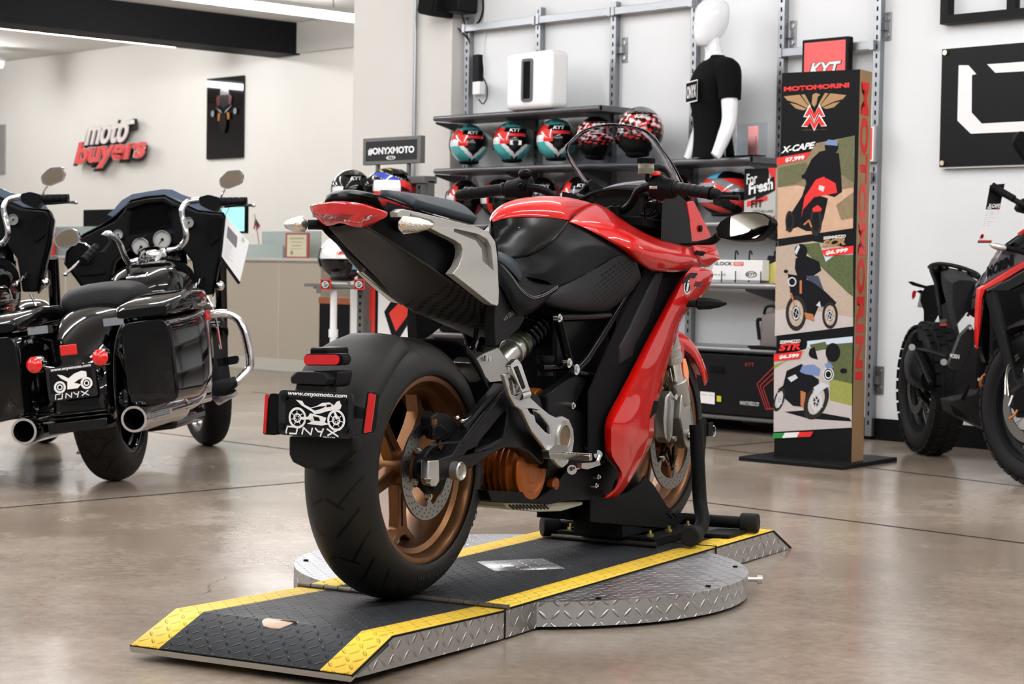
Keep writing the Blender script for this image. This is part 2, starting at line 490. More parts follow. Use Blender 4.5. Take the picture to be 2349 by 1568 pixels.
rail(-3.30,-2.68,1.40,'lower grey rail half hidden behind the tall cardboard display')
def wall_plate(px, py, label):
    q = P(px, py, y=YW); t = thing('wall_bracket', label, 'bracket', tuple(q))
    MB().box((q.x-.022,YW-.006,q.z-.075), (q.x+.022,YW,q.z+.075)).box((q.x-.05,YW-.03,q.z-.02), (q.x,YW-.004,q.z+.02)).build('plate', M_steel, t)
    for dz in (-.045, .045): MB().cyl((q.x,YW-.013,q.z+dz), (q.x,YW-.004,q.z+dz), .014, n=12).build('bolt', M_screw, t)
wall_plate(1434,115,'small bolted bracket on the wall beside the third upright'); wall_plate(1820,79,'small bolted bracket left of the red sign on the wall')
wall_plate(2038,61,'bolted bracket high on the wall beside the rightmost upright'); wall_plate(2020,872,'bolted bracket low on the wall beside the rightmost upright')

def shelf(x0, x1, z, label, dep=.37, mt=M_shelf, th=.032):
    t = thing('wall_shelf', label, 'shelf', ((x0+x1)/2, YW, z))
    y0 = YW-dep
    mb = MB().box((x0,y0+.014,z-th), (x1,YW-.055,z)); mb.tube([(x0,y0+.016,z-th/2), (x1,y0+.016,z-th/2)], th/2, n=12, k=1)
    mb.build('shelf_board', mt, t)
    for x in stds:
        if x0-.1 < x < x1+.1: MB().prism([(x-.004,YW-.055,z-th), (x-.004,YW-.055,z-th-.07), (x-.004,y0+.06,z-th-.012), (x-.004,y0+.06,z-th)], (.008,0,0)).build('support_arm', M_shelf, t)
    return t
M_shelfl = mat('shelf_metal_light', (140,140,142), .32, .6)
shelf(-5.86,-4.40,1.848,'short top shelf of the wall rack under the white box')
shelf(-5.85,-3.26,1.514,'long shelf carrying the turquoise helmets and the mannequin')
shelf(-5.85,-3.05,1.161,'long shelf carrying the lower row of black and red helmets', mt=M_shelfl)
shelf(-5.85,-3.05,.825,'shelf with the white visor box in front of the wall', mt=M_shelfl)
shelf(-5.85,-3.05,.475,'low shelf carrying the grey backpack', mt=M_shelfl)
shelf(-5.85,-3.05,.105,'lowest shelf near the floor carrying the black carton', mt=M_shelfl)

# ---------------------------------------------------------------- speaker, mannequin, cartons on the rack
q0, q1 = P(1157,248,y=5.22), P(1262,248,y=5.22)
t = thing('subwoofer', 'glossy white square speaker box with a black slot standing on the top shelf', 'speaker', ((q0.x+q1.x)/2, 5.35, 1.848))
w_ = q1.x-q0.x; zt = P(1262,112,y=5.22).z
MB().box((q0.x,5.22,1.8485), (q1.x,5.385,zt)).build('cabinet', M_white, t, bevel=.035, seg=6)
cx = (q0.x+q1.x)/2; czz = (zt+1.848)/2+.0
def rr(cx, cz, w, h, r, y, n=5):
    o = []
    for sx, sz, a in ((1,1,0), (-1,1,90), (-1,-1,180), (1,-1,270)):
        for i in range(n+1):
            b = R(a+90*i/n); o.append(V((cx+sx*(w/2-r)+r*math.cos(b), y, cz+sz*(h/2-r)+r*math.sin(b))))
    return o
MB().prism(rr(cx,czz,.095,.26,.02,5.212), (0,.01,0), [rr(cx,czz,.062,.225,.008,5.212)]).build('slot_frame', mat('grey_trim', (74,76,80), .4), t)
MB().box((cx-.034,5.2185,czz-.115), (cx+.034,5.2205,czz+.115)).build('slot', M_slot, t)

def speaker(px0, px1, pyb, y, tilt, label):
    a, b = P(px0, pyb, y=y), P(px1, pyb, y=y); w = (b.x-a.x)
    t = thing('wall_speaker', label, 'speaker', ((a.x+b.x)/2, y, a.z))
    M = Matrix.Translation(((a.x+b.x)/2, y, a.z)) @ Matrix.Rotation(R(tilt), 4, 'Y')
    mb = MB(); mb.box((-w/2,-.09,0), (w/2,.09,.3), M); mb.build('cabinet', M_dark, t, bevel=.02, seg=4)
    mb = MB(); mb.box((-w/2+.015,-.096,.02), (w/2-.015,-.089,.28), M); mb.build('grille', mat('speaker_grille', (14,15,17), .8, bump=.3), t)
    MB().tube([M @ V((0,.08,.2)), M @ V((0,.16,.24))], .012, k=1).build('mount', M_dark, t)
speaker(978,1018,40,5.40,12,'black speaker hung tilted at the top of the photo, left of two')
speaker(1036,1074,33,5.48,2,'black speaker hung at the top of the photo, right of two')
def cable(name, pts, y, r, label, m=None, k=6):
    mb = MB(); mb.tube([P(*a, y=y) for a in pts], r, n=8, k=k); return tag(mb.build(name, m or M_dark), label, 'cable')
cable('speaker_cable', [(1018,33),(1036,52),(1058,72),(1074,92),(1078,100)], 5.56, .004, 'black cable drooping from the tilted speaker')
cable('speaker_cable', [(1060,34),(1066,55),(1072,80),(1078,100)], 5.55, .004, 'black cable hanging from the upright speaker to the rack')
cable('speaker_cable', [(1108,-6),(1108,22),(1102,44),(1092,57)], 5.60, .007, 'thick black cable curving down at the top left of the rack')
t = thing('power_strip', 'black power strip with a white adapter strapped to the leftmost upright', 'power strip', tuple(P(1098,220,y=5.6)))
a, b = P(1090,215,y=5.6), P(1106,125,y=5.6)
MB().box((a.x,5.57,a.z), (b.x,5.615,b.z)).build('strip', M_dark, t, bevel=.005)
a, b = P(1091,218,y=5.55), P(1108,187,y=5.55); MB().box((a.x,5.52,a.z), (b.x,5.57,b.z)).build('adapter', M_white, t, bevel=.004)
MB().tube([P(1106,175,y=5.55),P(1116,195,y=5.55),P(1117,222,y=5.55),P(1108,238,y=5.55),P(1098,228,y=5.55)], .004, n=6).build('cord', M_dark, t)
cable('white_cord', [(1111,-4),(1113,60),(1108,120),(1112,168)], 5.61, .004, 'white cord hanging down the wall behind the rack', M_white)

# mannequin ---------------------------------------------------------------
M_man = mat('mannequin_white', (236,238,242), .12, coat=1)
M_shirt = mat('black_cotton', (15,15,17), .9, bump=.4, bscale=300)
ym = 5.36; bq = P(1636,358,y=ym); bx = bq.x; bz = 1.514
t = thing('mannequin', 'glossy white mannequin torso in a black printed t-shirt standing on the shelf', 'mannequin', (bx, ym, bz))
kz = 1.0
def oval(c, a, b, n=20, rot=0, p=2.3):
    o = []
    for i in range(n):
        w = 2*PI*i/n; x, y = math.copysign(abs(math.cos(w))**(2/p), math.cos(w))*a, math.copysign(abs(math.sin(w))**(2/p), math.sin(w))*b
        o.append(V((c[0]+x*math.cos(rot)-y*math.sin(rot), c[1]+x*math.sin(rot)+y*math.cos(rot), c[2])))
    return o
fa = R(240)     # which way its chest faces
ca, sa = math.cos(fa), math.sin(fa)
def man(f, s, z): return (bx+ca*f-sa*s, ym+sa*f+ca*s, bz+z)   # f forwards, s to its left
torso = [(0,0,.112,.150),(.05,0,.108,.142),(.14,.005,.100,.133),(.24,.01,.103,.137),(.33,.015,.115,.155),(.42,.01,.12,.175),(.48,0,.108,.185),(.525,-.005,.085,.165),(.555,-.005,.058,.10),(.575,0,.05,.06)]
MB().loft([oval(man(f,0,z), a, b, 24, fa) for z, f, a, b in torso], kv=3).build('shirt_body', M_shirt, t, ang=60)
for s in (1, -1):
    MB().tube([man(-.005,s*.12,.50), man(-.01,s*.185,.47), man(-.01,s*.215,.40), man(-.008,s*.228,.315)], [.062,.074,.066,.062], n=16, k=5).build('sleeve', M_shirt, t, ang=60)
    mb = MB(); mb.tube([man(-.008,s*.21,.40), man(-.008,s*.228,.30), man(-.005,s*.235,.20), man(.02,s*.24,.12), man(.06,s*.238,.02), man(.075,s*.236,.0)], [.046,.047,.042,.040,.032,.030], n=16, k=6)
    mb.build('arm', M_man, t, ang=60)
mb = MB(); mb.loft([oval(man(f,0,z), a, b, 24, fa, 2) for z, f, a, b in [(.54,0,.062,.085),(.575,.004,.052,.060),(.61,.012,.047,.050),(.65,.02,.046,.048),(.69,.026,.048,.050)]], kv=3); mb.build('neck', M_man, t, ang=60)
mb = MB(); mb.loft([oval(man(f,0,z), a, b, 24, fa, 2) for z, f, a, b in [(.622,.075,.006,.008),(.63,.07,.035,.032),(.66,.055,.068,.052),(.70,.04,.088,.064),(.75,.028,.099,.073),(.80,.022,.100,.077),(.84,.018,.094,.073),(.87,.012,.074,.059),(.887,.01,.045,.036),(.893,.008,.008,.007)]], kv=3); mb.build('head', M_man, t, ang=80)
fl = Flat(man(.135,-.095,.43), V(man(.135,.105,.43))-V(man(.135,-.095,.43)), (0,0,-.12)); fl.n = -V((-ca,-sa,0))
fl.rect(0,0,0,1,1).rect(1,.03,.06,.97,.94).text(0,'ONYX',.1,.2,.9,.8,bold=.03); fl.build('chest_print', [M_wht, M_shirt], t)
MB().cyl(man(0,0,-.0005), man(0,0,.004), .12, n=28).build('base', M_chrome, t)
# clear acrylic stand
t = thing('acrylic_holder', 'clear acrylic brochure holder standing on the shelf beside the mannequin', 'holder', tuple(P(1725,352,y=5.35)))
M_acr = mat('clear_acrylic', (240,245,248), .03, trans=1, ior=1.2)
a, b = P(1690,352,y=5.35), P(1760,352,y=5.35)
MB().box((a.x,5.34,1.5145), (b.x,5.348,1.70)).box((a.x,5.25,1.5145), (b.x,5.34,1.52)).box((a.x,5.25,1.52), (b.x,5.255,1.62)).build('holder_body', M_acr, t)
MB().box((a.x+.12,5.30,1.521), (a.x+.19,5.302,1.68)).build('pink_leaflet', mat('pink_paper', (226,150,150), .6), t)

# ---------------------------------------------------------------- helmets
M_teal = mat('helmet_turquoise', (70,178,178), .15, coat=1); M_hred = mat('helmet_red', (206,44,40), .15, coat=1)
M_hblk = mat('helmet_black', (14,14,16), .12, coat=1); M_hwht = mat('helmet_white', (228,230,232), .18, coat=1)
M_hgrn = mat('helmet_green', (30,110,62), .2, coat=1); M_hblu = mat('helmet_blue', (40,60,170), .15, coat=1); M_hyel = mat('helmet_yellow', (200,190,50), .3); M_hcyn = mat('helmet_cyan', (90,180,215), .2, coat=1)
M_hgry = mat('helmet_grey', (110,112,118), .2, coat=1)
HM = [M_hblk, M_teal, M_hred, M_hwht, M_hgrn, M_hblu, M_hyel, M_hcyn, M_hgry, M_dark]
def hpt(az, el, k=1):
    """a point on the shell; az 0 = the back of the helmet, el up"""
    ca_, sa_ = math.cos(az), math.sin(az); ce, se = math.cos(el), math.sin(el)
    lx = .170 if ca_ < 0 else .145
    return V((.122*ce*sa_*(1 if se > 0 else 1-.10*se*se), -lx*ce*ca_, .135+(.130 if se > 0 else .125)*se))*k
def make_helmet(pal, label, group=None, txt=True, visor=M_vdark):
    t = thing('helmet', label, 'helmet', (0,0,0), group)
    mb = MB(); n, m = 96, 50; e0 = R(-62)
    rows = [[hpt(2*PI*j/n, e0+(PI/2-e0)*i/m) for j in range(n)] for i in range(m+1)]
    mb.grid(rows, cu=True); b = 0
    for i in range(m):
        for j in range(n):
            az = 2*PI*(j+.5)/n; az = az-2*PI if az > PI else az; el = math.degrees(e0+(PI/2-e0)*(i+.5)/m)
            mb.mi[i*n+j] = pal(math.degrees(az), el)
    mb.build('shell', HM, t, ang=60)
    # lower rim, neck roll
    mb = MB(); mb.tube([hpt(2*PI*j/24, e0) for j in range(24)], .012, n=8, k=2, closed=True); mb.build('neck_roll', M_dark, t)
    # visor at the front
    mb = MB(); mb.grid([[hpt(R(a), R(e), 1)+V((0,(.006),0))+ (hpt(R(a),R(e))-V((0,0,.135))).normalized()*.004 for a in range(100, 261, 10)] for e in range(-22, 33, 7)]); mb.build('visor', visor, t, ang=60)
    # rear spoiler and air vents
    mb = MB()
    secs = []
    for a in range(-52, 53, 8):
        q = hpt(R(a), R(62)); r2 = hpt(R(a), R(40)); k = math.cos(R(a*1.6))
        secs.append([q, q+V((0,-.014*k,.004*k)), r2+V((0,-.030*k,.006)), r2])
    mb.loft(secs); mb.build('spoiler', HM[pal(0, 85)], t, ang=50)
    if txt:
        vs, fs = text_polys('KYT', .04, .25)
        pts = []
        for a, b in vs:
            az = R(-20+40*a*1.0); el = R(27+11*b); q = hpt(az, el); pts.append(q+(q-V((0,0,.135))).normalized()*.0022)
        MB().add(pts, fs).build('lettering', M_wht, t, ang=180)
    return t
def pal_teal(az, el):
    if el > 62: return 1
    if el > 50: return 1 if abs(az) < 34 else 0
    if el > 12:
        if az < -38: return 2 if el < 44 else 1
        if az > 48: return 4
        if az < -24 and el < 26: return 2
        return 0 if not (14 < el < 24 and abs(az) < 34) else 2
    if el > -6: return 2 if -50 < az < -20 else (3 if az <= -50 else 0)
    v = abs(az)*1.05-52+ (0)
    if abs(el-(-48+abs(az)*1.05)) < 9 and abs(az) < 46: return 3
    if el < -48+abs(az)*1.05: return 1 if abs(az) > 14 else 0
    return 0 if abs(az) < 30 else 1
def pal_red(az, el):
    if el > 45: return 0 if abs(az) < 60 else 2
    if el > 10: return 2 if (abs(az) > 40 and abs(az) < 75) else (8 if 12 < el < 20 else 0)
    if el > -12: return 3 if (az < -50) else (2 if abs(az) > 42 else 0)
    return 2 if 30 < abs(az) < 48 else 0
def pal_camo(az, el):
    h = math.sin(az*.13+el*.21)+math.sin(az*.31-el*.17+1.2)+math.sin(az*.07+el*.45)
    if el > 52 or el < -14: return 0
    if el > 8: return 3 if h > .7 else (2 if h > -.5 else 0)
    return 0 if h < .6 else 2
def pal_race(az, el):
    h = math.sin(az*.06+el*.12)
    if el > 40: return 0 if abs(az) < 100 else 7
    if el > 4: return 2 if h > -.3 else 8
    if el > -16: return 3 if az > 60 else 0
    return 2 if h > .2 else 0
def pal_plain(az, el): return 3 if -10 < el < 8 and abs(az) > 40 else (2 if -14 < el < -8 else 0)
def pal_blue(az, el):
    h = math.sin(az*.05+el*.14+.4)
    if el > 52: return 6 if abs(h) < .25 else 0
    if el > 22: return 5 if h > .1 else (6 if h > -.05 else 0)
    if el > -6: return 3 if az < -30 else (5 if az > 20 else (2 if h > 0 else 0))
    return 2 if az < 0 else 5
def pal_white(az, el): return 3 if el > 18 else (2 if el > 8 and abs(az) < 40 else (3 if el > 0 else (7 if az > 0 and el > -30 and el < -8 else 0)))
def put(h, px, py, z, y=5.42, rz=0, s=1, **k):
    q = P(px, py, y=y); h2 = Matrix.Translation((q.x, y, z+.021*s)) @ Matrix.Rotation(R(rz), 4, 'Z') @ Matrix.Diagonal((s, s, s, 1))
    if k: return copy_tree(h, h2, **k)
    h.matrix_world = h2; ROOTM[h.name] = h2.copy(); return h
rz0 = 54
Gt = 'turquoise, red and black helmets on the shelf'
ht = make_helmet(pal_teal, 'turquoise and red helmet at the left end of the long shelf', Gt); put(ht, 1076, 340, 1.514, rz=rz0+6)
hm = put(ht, 1175, 340, 1.514, rz=rz0, label='turquoise and red helmet with a white sticker, middle of the three')
MB().prism([hpt(R(a), R(e))+(hpt(R(a), R(e))-V((0,0,.135)))*.03 for a, e in ((-16,2),(18,2),(18,-10),(-16,-10))], (0,-.001,0)).build('white_sticker', M_wht, hm, frame=ROOTM[hm.name])
put(ht, 1276, 340, 1.514, rz=rz0-2, label='turquoise and red helmet closest to the windscreen, third from the left')
hc = make_helmet(pal_camo, 'red, white and black camouflage helmet seen through the windscreen, left of two', 'camouflage helmets behind the windscreen'); put(hc, 1366, 340, 1.514, rz=rz0-2, s=1.0)
put(hc, 1468, 340, 1.514, rz=rz0-8, s=1.12, y=5.36, label='red, white and black camouflage helmet, right of the two behind the windscreen')
hr = make_helmet(pal_red, 'black and red helmet at the left end of the lower shelf', 'black and red helmets on the lower shelf'); put(hr, 1066, 470, 1.161, rz=rz0+6)
for px, lb in ((1146,'black and red helmet behind the left handlebar grip, second in the lower row'), (1243,'black and red helmet behind the left handlebar, third in the lower row'), (1330,'black and red helmet left of the windscreen base, fourth in the lower row'), (1545,'black helmet half hidden behind the brake lever on the lower shelf')):
    put(hr, px, 470, 1.161, rz=rz0-2, label=lb)
hs = make_helmet(pal_race, 'large red and black helmet seen from the side above the mirror', None, visor=mat('clear_visor', (150,150,155), .08)); put(hs, 1668, 470, 1.161, rz=rz0+52, y=5.40, s=1.0)


# ---------------------------------------------------------------- cartons on the lower shelves
t = thing('carton', 'grey and black carton with helmet-liner lettering at the end of the shelf', 'box', tuple(P(1745,505,y=5.35)))
a, b = P(1706,505,y=5.34), P(1778,505,y=5.34); zt = P(1740,386,y=5.34).z
MB().box((a.x,5.34,1.162), (b.x,5.54,zt)).build('carton_body', mat('carton_grey', (186,184,180), .6), t, bevel=.002)
f = Flat((a.x,5.34,zt), (b.x-a.x,0,0), (0,0,-(zt-1.162)))
f.p(0,[(0,0),(.78,0),(.78,.30),(.3,.55),(0,.6)]).p(1,[(.74,0),(1,0),(1,.42)]).p(1,[(.1,.62),(.75,.52),(.75,.60),(.1,.72)]).p(1,[(.8,.98),(1,.88),(1,.98)]).p(0,[(.35,.33),(.95,.16),(.98,.42),(.38,.60)])
f.text(2,'For',.08,.10,.42,.30,slope=.02).text(2,'Fresh',.16,.28,.93,.50,bold=.04,slope=.10).text(0,'FIT',.25,.60,.62,.74,slope=.01).text(0,'DISPOSABLE LINER',.3,.78,.95,.83,bold=0).text(0,'HELMETS',.6,.88,.9,.92,bold=0)
f.build('print', [M_blk, M_red, M_wht], t)

t = thing('visor_carton', 'long white carton in small wire holders on the shelf under the mirror', 'box', tuple(P(1690,640,y=5.30)))
a, b = P(1608,640,y=5.30), P(1748,640,y=5.30); zt = P(1700,596,y=5.30).z
MB().box((a.x,5.30,.84), (b.x,5.36,zt)).build('carton_body', M_wht, t, bevel=.002)
f = Flat((a.x,5.30,zt), (b.x-a.x,0,0), (0,0,-(zt-.84)))
f.text(0,'PINLOCK',.12,.10,.52,.28,bold=.03).rect(1,.54,.10,.70,.28).text(2,'READY',.56,.13,.69,.25).text(0,'KYT',.76,.62,.9,.78,shear=.3).ring(0,.83,.70,.09,.15,ry=.16).text(0,'120 x 40',.18,.70,.42,.76,bold=0)
f.build('print', [M_blk, M_red, M_wht], t)
mb = MB()
for px in (1655,1687,1745):
    q = P(px, 640, y=5.285); mb.tube([(q.x,5.285,.826), (q.x,5.285,.89)], .003, n=6, k=1); mb.tube([(q.x,5.40,.83), (q.x,5.40,zt+.03), (q.x+.01,5.40,zt+.05), (q.x+.02,5.40,zt+.03)], .004, n=6)
mb.build('wire_holder', M_dark, t)
t = thing('visor_bag', 'black and yellow packet leaning on the shelf behind the tall display', 'packet', tuple(P(1765,640,y=5.4)))
a, b = P(1748,640,y=5.38), P(1800,640,y=5.38); zt = P(1770,586,y=5.38).z
MB().prism([(a.x,5.38,.826),(b.x,5.38,.826),(b.x,5.40,zt),(a.x+.02,5.40,zt)], (0,.03,0)).build('packet_body', M_blk, t, bevel=.004)
f = Flat((a.x,5.378,zt), (b.x-a.x,0,0), (0,0,-(zt-.826)), step=.003); f.p(0,[(.25,.35),(.9,.12),(1,1),(.05,1),(.1,.6)]).p(1,[(.05,.5),(.3,.3),(.12,1),(0,1)]).build('yellow_panel', [mat('pale_yellow', (226,214,120), .5), M_wht], t)

# backpack
t = thing('backpack', 'small grey backpack standing on the low shelf beside the tall display', 'backpack', tuple(P(1760,785,y=5.32)))
a, b = P(1741,785,y=5.30), P(1800,785,y=5.30); zt = P(1765,716,y=5.30).z; mx = (a.x+b.x)/2; wq = (b.x-a.x)/2
secs = [oval((mx, 5.35, .477+(zt-.477)*k), wq*s_, .075*s_, 20, 0, 3.2) for k, s_ in ((0,.93),(.05,1),(.4,1.02),(.75,.97),(.92,.86),(1,.6))]
MB().loft(secs, kv=2).build('bag_body', mat('backpack_grey', (112,104,102), .85, bump=.3), t, ang=60)
MB().tube([(mx-.05,5.29,zt-.01),(mx-.03,5.29,zt+.03),(mx+.03,5.29,zt+.03),(mx+.05,5.29,zt-.01)], .008, n=8).tube([(a.x+.02,5.28,.52),(a.x-.0,5.285,.62),(a.x+.02,5.29,zt-.04)], .010, n=8).build('strap', M_dark, t)
MB().box((a.x-.03,5.24,.4755), (b.x,5.56,.487)).build('tray', M_dark, t)

# big black carton on the lowest shelf
t = thing('large_carton', 'wide black carton with red angular lines on the lowest shelf', 'box', tuple(P(1690,955,y=5.22)))
a, b = P(1600,955,y=5.22), P(1790,955,y=5.22); zt = P(1690,815,y=5.22).z
MB().box((a.x-.3,5.22,.1055), (b.x,5.54,min(zt,.436))).build('carton_body', mat('carton_black', (24,23,24), .55), t, bevel=.004)
f = Flat((a.x-.3,5.22,zt), (b.x-a.x+.3,0,0), (0,0,-(zt-.1055)))
def FF(px, py):
    q = ROOM.at(px, py, y=5.22); return ((q.x-f.O.x)/f.u.x, (q.z-f.O.z)/f.w.z)
for k in range(3): f.line(0,[FF(1778+6*k,838+k*8),FF(1737+7*k,880+k*4),FF(1757+5*k,938-k*1),FF(1772+6*k,938)],.006)
for k in range(5): f.p(0,[FF(1595,838+k*11),FF(1599,838+k*11),FF(1599,845+k*11),FF(1595,845+k*11)])
f.p(1,[FF(1608,897),FF(1641,900),FF(1641,927),FF(1608,923)]).p(2,[FF(1646,907),FF(1656,908),FF(1656,921),FF(1646,920)]).p(3,[FF(1630,838),FF(1662,840),FF(1660,854),FF(1632,852)])
a0, b0 = FF(1699,928), FF(1743,922); f.text(1,'WWW.KYTAMERICA.COM',a0[0],b0[1],b0[0],a0[1],bold=.0)
a0, b0 = FF(1612,903), FF(1636,907); f.text(3,'||| ||',a0[0],a0[1],b0[0],b0[1],bold=0)
a0, b0 = FF(1712,838), FF(1732,832); f.text(0,'KYT',a0[0],b0[1],b0[0],a0[1]+.01,bold=0)
f.build('print', [mat('dull_red', (160,34,34), .6), M_wht, M_hyel, M_slot], t)
t = thing('dark_pack', 'long dark pack lying on the low shelf just above the rear wheel', 'pack', tuple(P(1030,790,y=5.3)))
a = P(992,769,y=5.26); b = P(1078,769,y=5.26)
MB().box((a.x+.05,5.26,.4755), (b.x+.3,5.5,.57)).build('pack_body', M_dark, t, bevel=.02)

# ---------------------------------------------------------------- signs on the walls
def wall_flat(p0, p1, y):
    a, b = P(*p0, y=y), P(*p1, y=y); return Flat(a, (b.x-a.x,0,0), (0,0,b.z-a.z))
# red sign with white letters beside the tall display
a, b = P(1840,92,y=5.50), P(1944,200,y=5.50)
t = thing('red_sign', 'small red light-box sign in a black frame above the tall display', 'sign', ((a.x+b.x)/2, 5.5, b.z))
MB().box((a.x,5.50,b.z), (b.x,5.545,a.z)).build('frame', M_dark, t, bevel=.006)
f = Flat((a.x+.018,5.50,a.z-.018), (b.x-a.x-.036,0,0), (0,0,-(a.z-b.z-.036)))
f.rect(0,0,0,1,1).text(2,'KYT',.1,.46,.93,.78,bold=.07,shear=.3).text(1,'KYT',.13,.47,.9,.77,bold=.03,shear=.3).build('face', [mat('sign_red_lit', (236,84,84), .4), M_wht, M_blk], t)
t = thing('shelf_sign', 'narrow red card with white edge behind the right side of the tall display', 'sign', tuple(P(1997,370,y=5.5)))
a, b = P(1960,290,y=5.53), P(2007,371,y=5.53)
MB().box((a.x,5.53,b.z), (b.x,5.55,a.z)).build('card', M_steel, t); f = Flat((a.x,5.53,a.z-.006), (b.x-a.x-.01,0,0), (0,0,b.z-a.z+.012)); f.rect(0,0,0,1,1).rect(1,.03,.03,.93,.97).build('face', [M_wht, mat('sign_red2', (232,60,56), .4)], t)

# black acrylic board with white angular lettering on the right wall
a, b = P(2163,113,y=5.58), P(2155,383,y=5.58); x1 = P(2349,110,y=5.58).x+1.5; x0 = (a.x+b.x)/2
t = thing('logo_board', 'large black wall board with white angular letter outlines, cut by the right edge', 'sign', ((x0+x1)/2, 5.58, b.z))
MB().box((x0-.004,5.583,b.z-.008), (x1,5.612,a.z+.004)).build('backing', M_wht, t)
MB().box((x0,5.575,b.z), (x1,5.583,a.z)).build('board', mat('board_black', (30,29,30), .35, noise=.05), t)
f = Flat((x0,5.575,a.z), (x1-x0,0,0), (0,0,b.z-a.z))
def FB(X, Y): q = P(2020+X/1.377, Y/1.377, y=5.575); return ((q.x-f.O.x)/f.u.x, (q.z-f.O.z)/f.w.z)
xr = (x1-x0)
f.p(0,[FB(247,206),FB(278,206),FB(303,234),FB(289,237),FB(288,355),FB(320,390),FB(600,375),FB(640,335),FB(640,180),FB(680,175),FB(680,350),FB(625,408),FB(285,422),FB(243,381)])
f.p(0,[FB(337,203),FB(620,183),FB(600,217),FB(363,230)])
f.build('lettering', [M_wht], t)
for px, py in ((2170,121),(2163,374)):
    q = P(px, py, y=5.575); MB().cyl(q, q+V((0,-.012,0)), .013, n=14).build('standoff_screw', mat('brass_screw', (214,200,168), .3, 1), t)

# interior window above it
a, b = P(2166,58,y=5.6), P(2700,40,y=5.6); zb = a.z
mb = MB(); fw = .045
mb.box((a.x,5.56,zb), (a.x+2.2,5.64,zb+fw)).box((a.x,5.56,zb+fw), (a.x+fw,5.64,3.3)).box((a.x+2.2,5.56,zb), (a.x+2.2+fw,5.64,3.3)).box((a.x,5.56,3.3), (a.x+2.245,5.64,3.345))
q = P(2324,30,y=5.6); mb.box((q.x-.02,5.57,zb+fw), (q.x+.025,5.64,3.3))
win = struct('window_1', mb, M_blk)
MB().box((a.x+fw,5.598,zb+fw), (a.x+2.2,5.604,3.3)).build('pane', mat('window_glass', (150,152,156), .06, spec=.8), win)

# far wall: moto buyers lettering, glossy poster, panel at the edge
def letters(t, txt, quad, y, thick, m, name, bold, shear, grow=0, dx=0, dz=0):
    """quad: photo corners of the word: bottom-left, bottom-right, top-left"""
    bl, br, tl = (P(*c, y=y) for c in quad)
    vs, fs = text_polys(txt, bold, shear)
    pts = []
    for a, b in vs: pts.append(bl+(br-bl)*a+(tl-bl)*b+V((dx,0,dz)))
    n = len(pts); pts2 = [p+V((0,-thick,0)) for p in pts]
    edge = {}
    for q in fs:
        for i in range(len(q)):
            e = (q[i], q[(i+1) % len(q)]); edge[e] = 1
    sides = [[e[0], e[1], e[1]+n, e[0]+n] for e in edge if (e[1], e[0]) not in edge]
    MB().add(pts+pts2, [q[::-1] for q in fs]+[[i+n for i in q] for q in fs]+sides).build(name, m, t, ang=20)
YS = YF-.12
t = thing('wall_lettering', 'raised two-word sign in white script and red letters on the far wall', 'sign', tuple(P(255,390,y=YF)))
M_sgd = mat('sign_backing', (62,60,62), .6); M_sgr = mat('sign_red', (232,92,90), .5); M_sgw = mat('sign_white', (238,228,224), .5)
moto = ((197,334),(292,326),(203,279)); buy = ((171,392),(332,376),(178,327))
letters(t, 'moto', moto, YF-.06, .05, M_sgd, 'backing', .085, .25, dx=.02, dz=-.02)
letters(t, 'buyers', buy, YF-.06, .05, M_sgd, 'backing', .10, .15, dx=.03, dz=-.035)
letters(t, 'moto', moto, YF-.125, .02, M_sgw, 'white_word', .02, .25)
letters(t, 'buyers', buy, YF-.115, .012, M_sgw, 'red_word_outline', .055, .15)
letters(t, 'buyers', buy, YF-.13, .02, M_sgr, 'red_word', .03, .15)
# long cross stroke of the t
c0, c1 = P(258,293,y=YF-.12), P(305,279,y=YF-.12); MB().bar(c0, c1, .04, .05).build('cross_stroke', M_sgw, t)
c0, c1 = P(262,300,y=YF-.07), P(312,284,y=YF-.07); MB().bar(c0, c1, .05, .13).build('cross_backing', M_sgd, t)

a, b = P(475,181,y=YF-.03), P(556,361,y=YF-.03)
t = thing('glossy_poster', 'tall glossy black poster of a motorcycle seen head-on, on the far wall', 'poster', ((a.x+b.x)/2, YF-.03, b.z))
MB().box((a.x,YF-.03,b.z), (b.x,YF-.002,a.z)).build('panel', mat('poster_gloss', (14,12,14), .04, coat=1), t)
f = Flat((a.x,YF-.03,a.z), (b.x-a.x,0,0), (0,0,b.z-a.z), step=.002)
f.disc(1,.5,.19,.10).ring(2,.5,.21,.13,.25).p(0,[(.3,.22),(.7,.22),(.66,.34),(.5,.38),(.34,.34)]).p(2,[(.28,.25),(.36,.22),(.38,.32),(.31,.36)]).p(2,[(.72,.25),(.64,.22),(.62,.32),(.69,.36)])
f.p(3,[(.27,.36),(.42,.41),(.47,.45),(.4,.43)]).p(3,[(.73,.35),(.56,.41),(.52,.45),(.62,.41)]).disc(3,.2,.44,.045,.04).disc(3,.82,.43,.045,.04).p(4,[(.36,.44),(.42,.44),(.40,.54),(.35,.53)]).p(4,[(.60,.44),(.67,.44),(.68,.52),(.63,.53)]).disc(5,.5,.56,.10,.13)
f.build('print', [mat('p_grey', (52,50,52), .1, coat=1), mat('p_grey2', (96,94,96), .1, coat=1), mat('p_red', (96,20,24), .1, coat=1), mat('p_lgrey', (140,140,146), .1, coat=1), mat('p_org', (170,110,40), .1, coat=1), mat('p_dk', (28,26,26), .1, coat=1)], t)
a, b = P(-60,291,y=YF-.03), P(9,398,y=YF-.03)
tag(MB().box((a.x,YF-.03,b.z), (b.x,YF-.002,a.z)).build('wall_panel', mat('panel_grey', (150,146,144), .5)), 'grey wall panel cut by the left edge of the photo', 'panel')

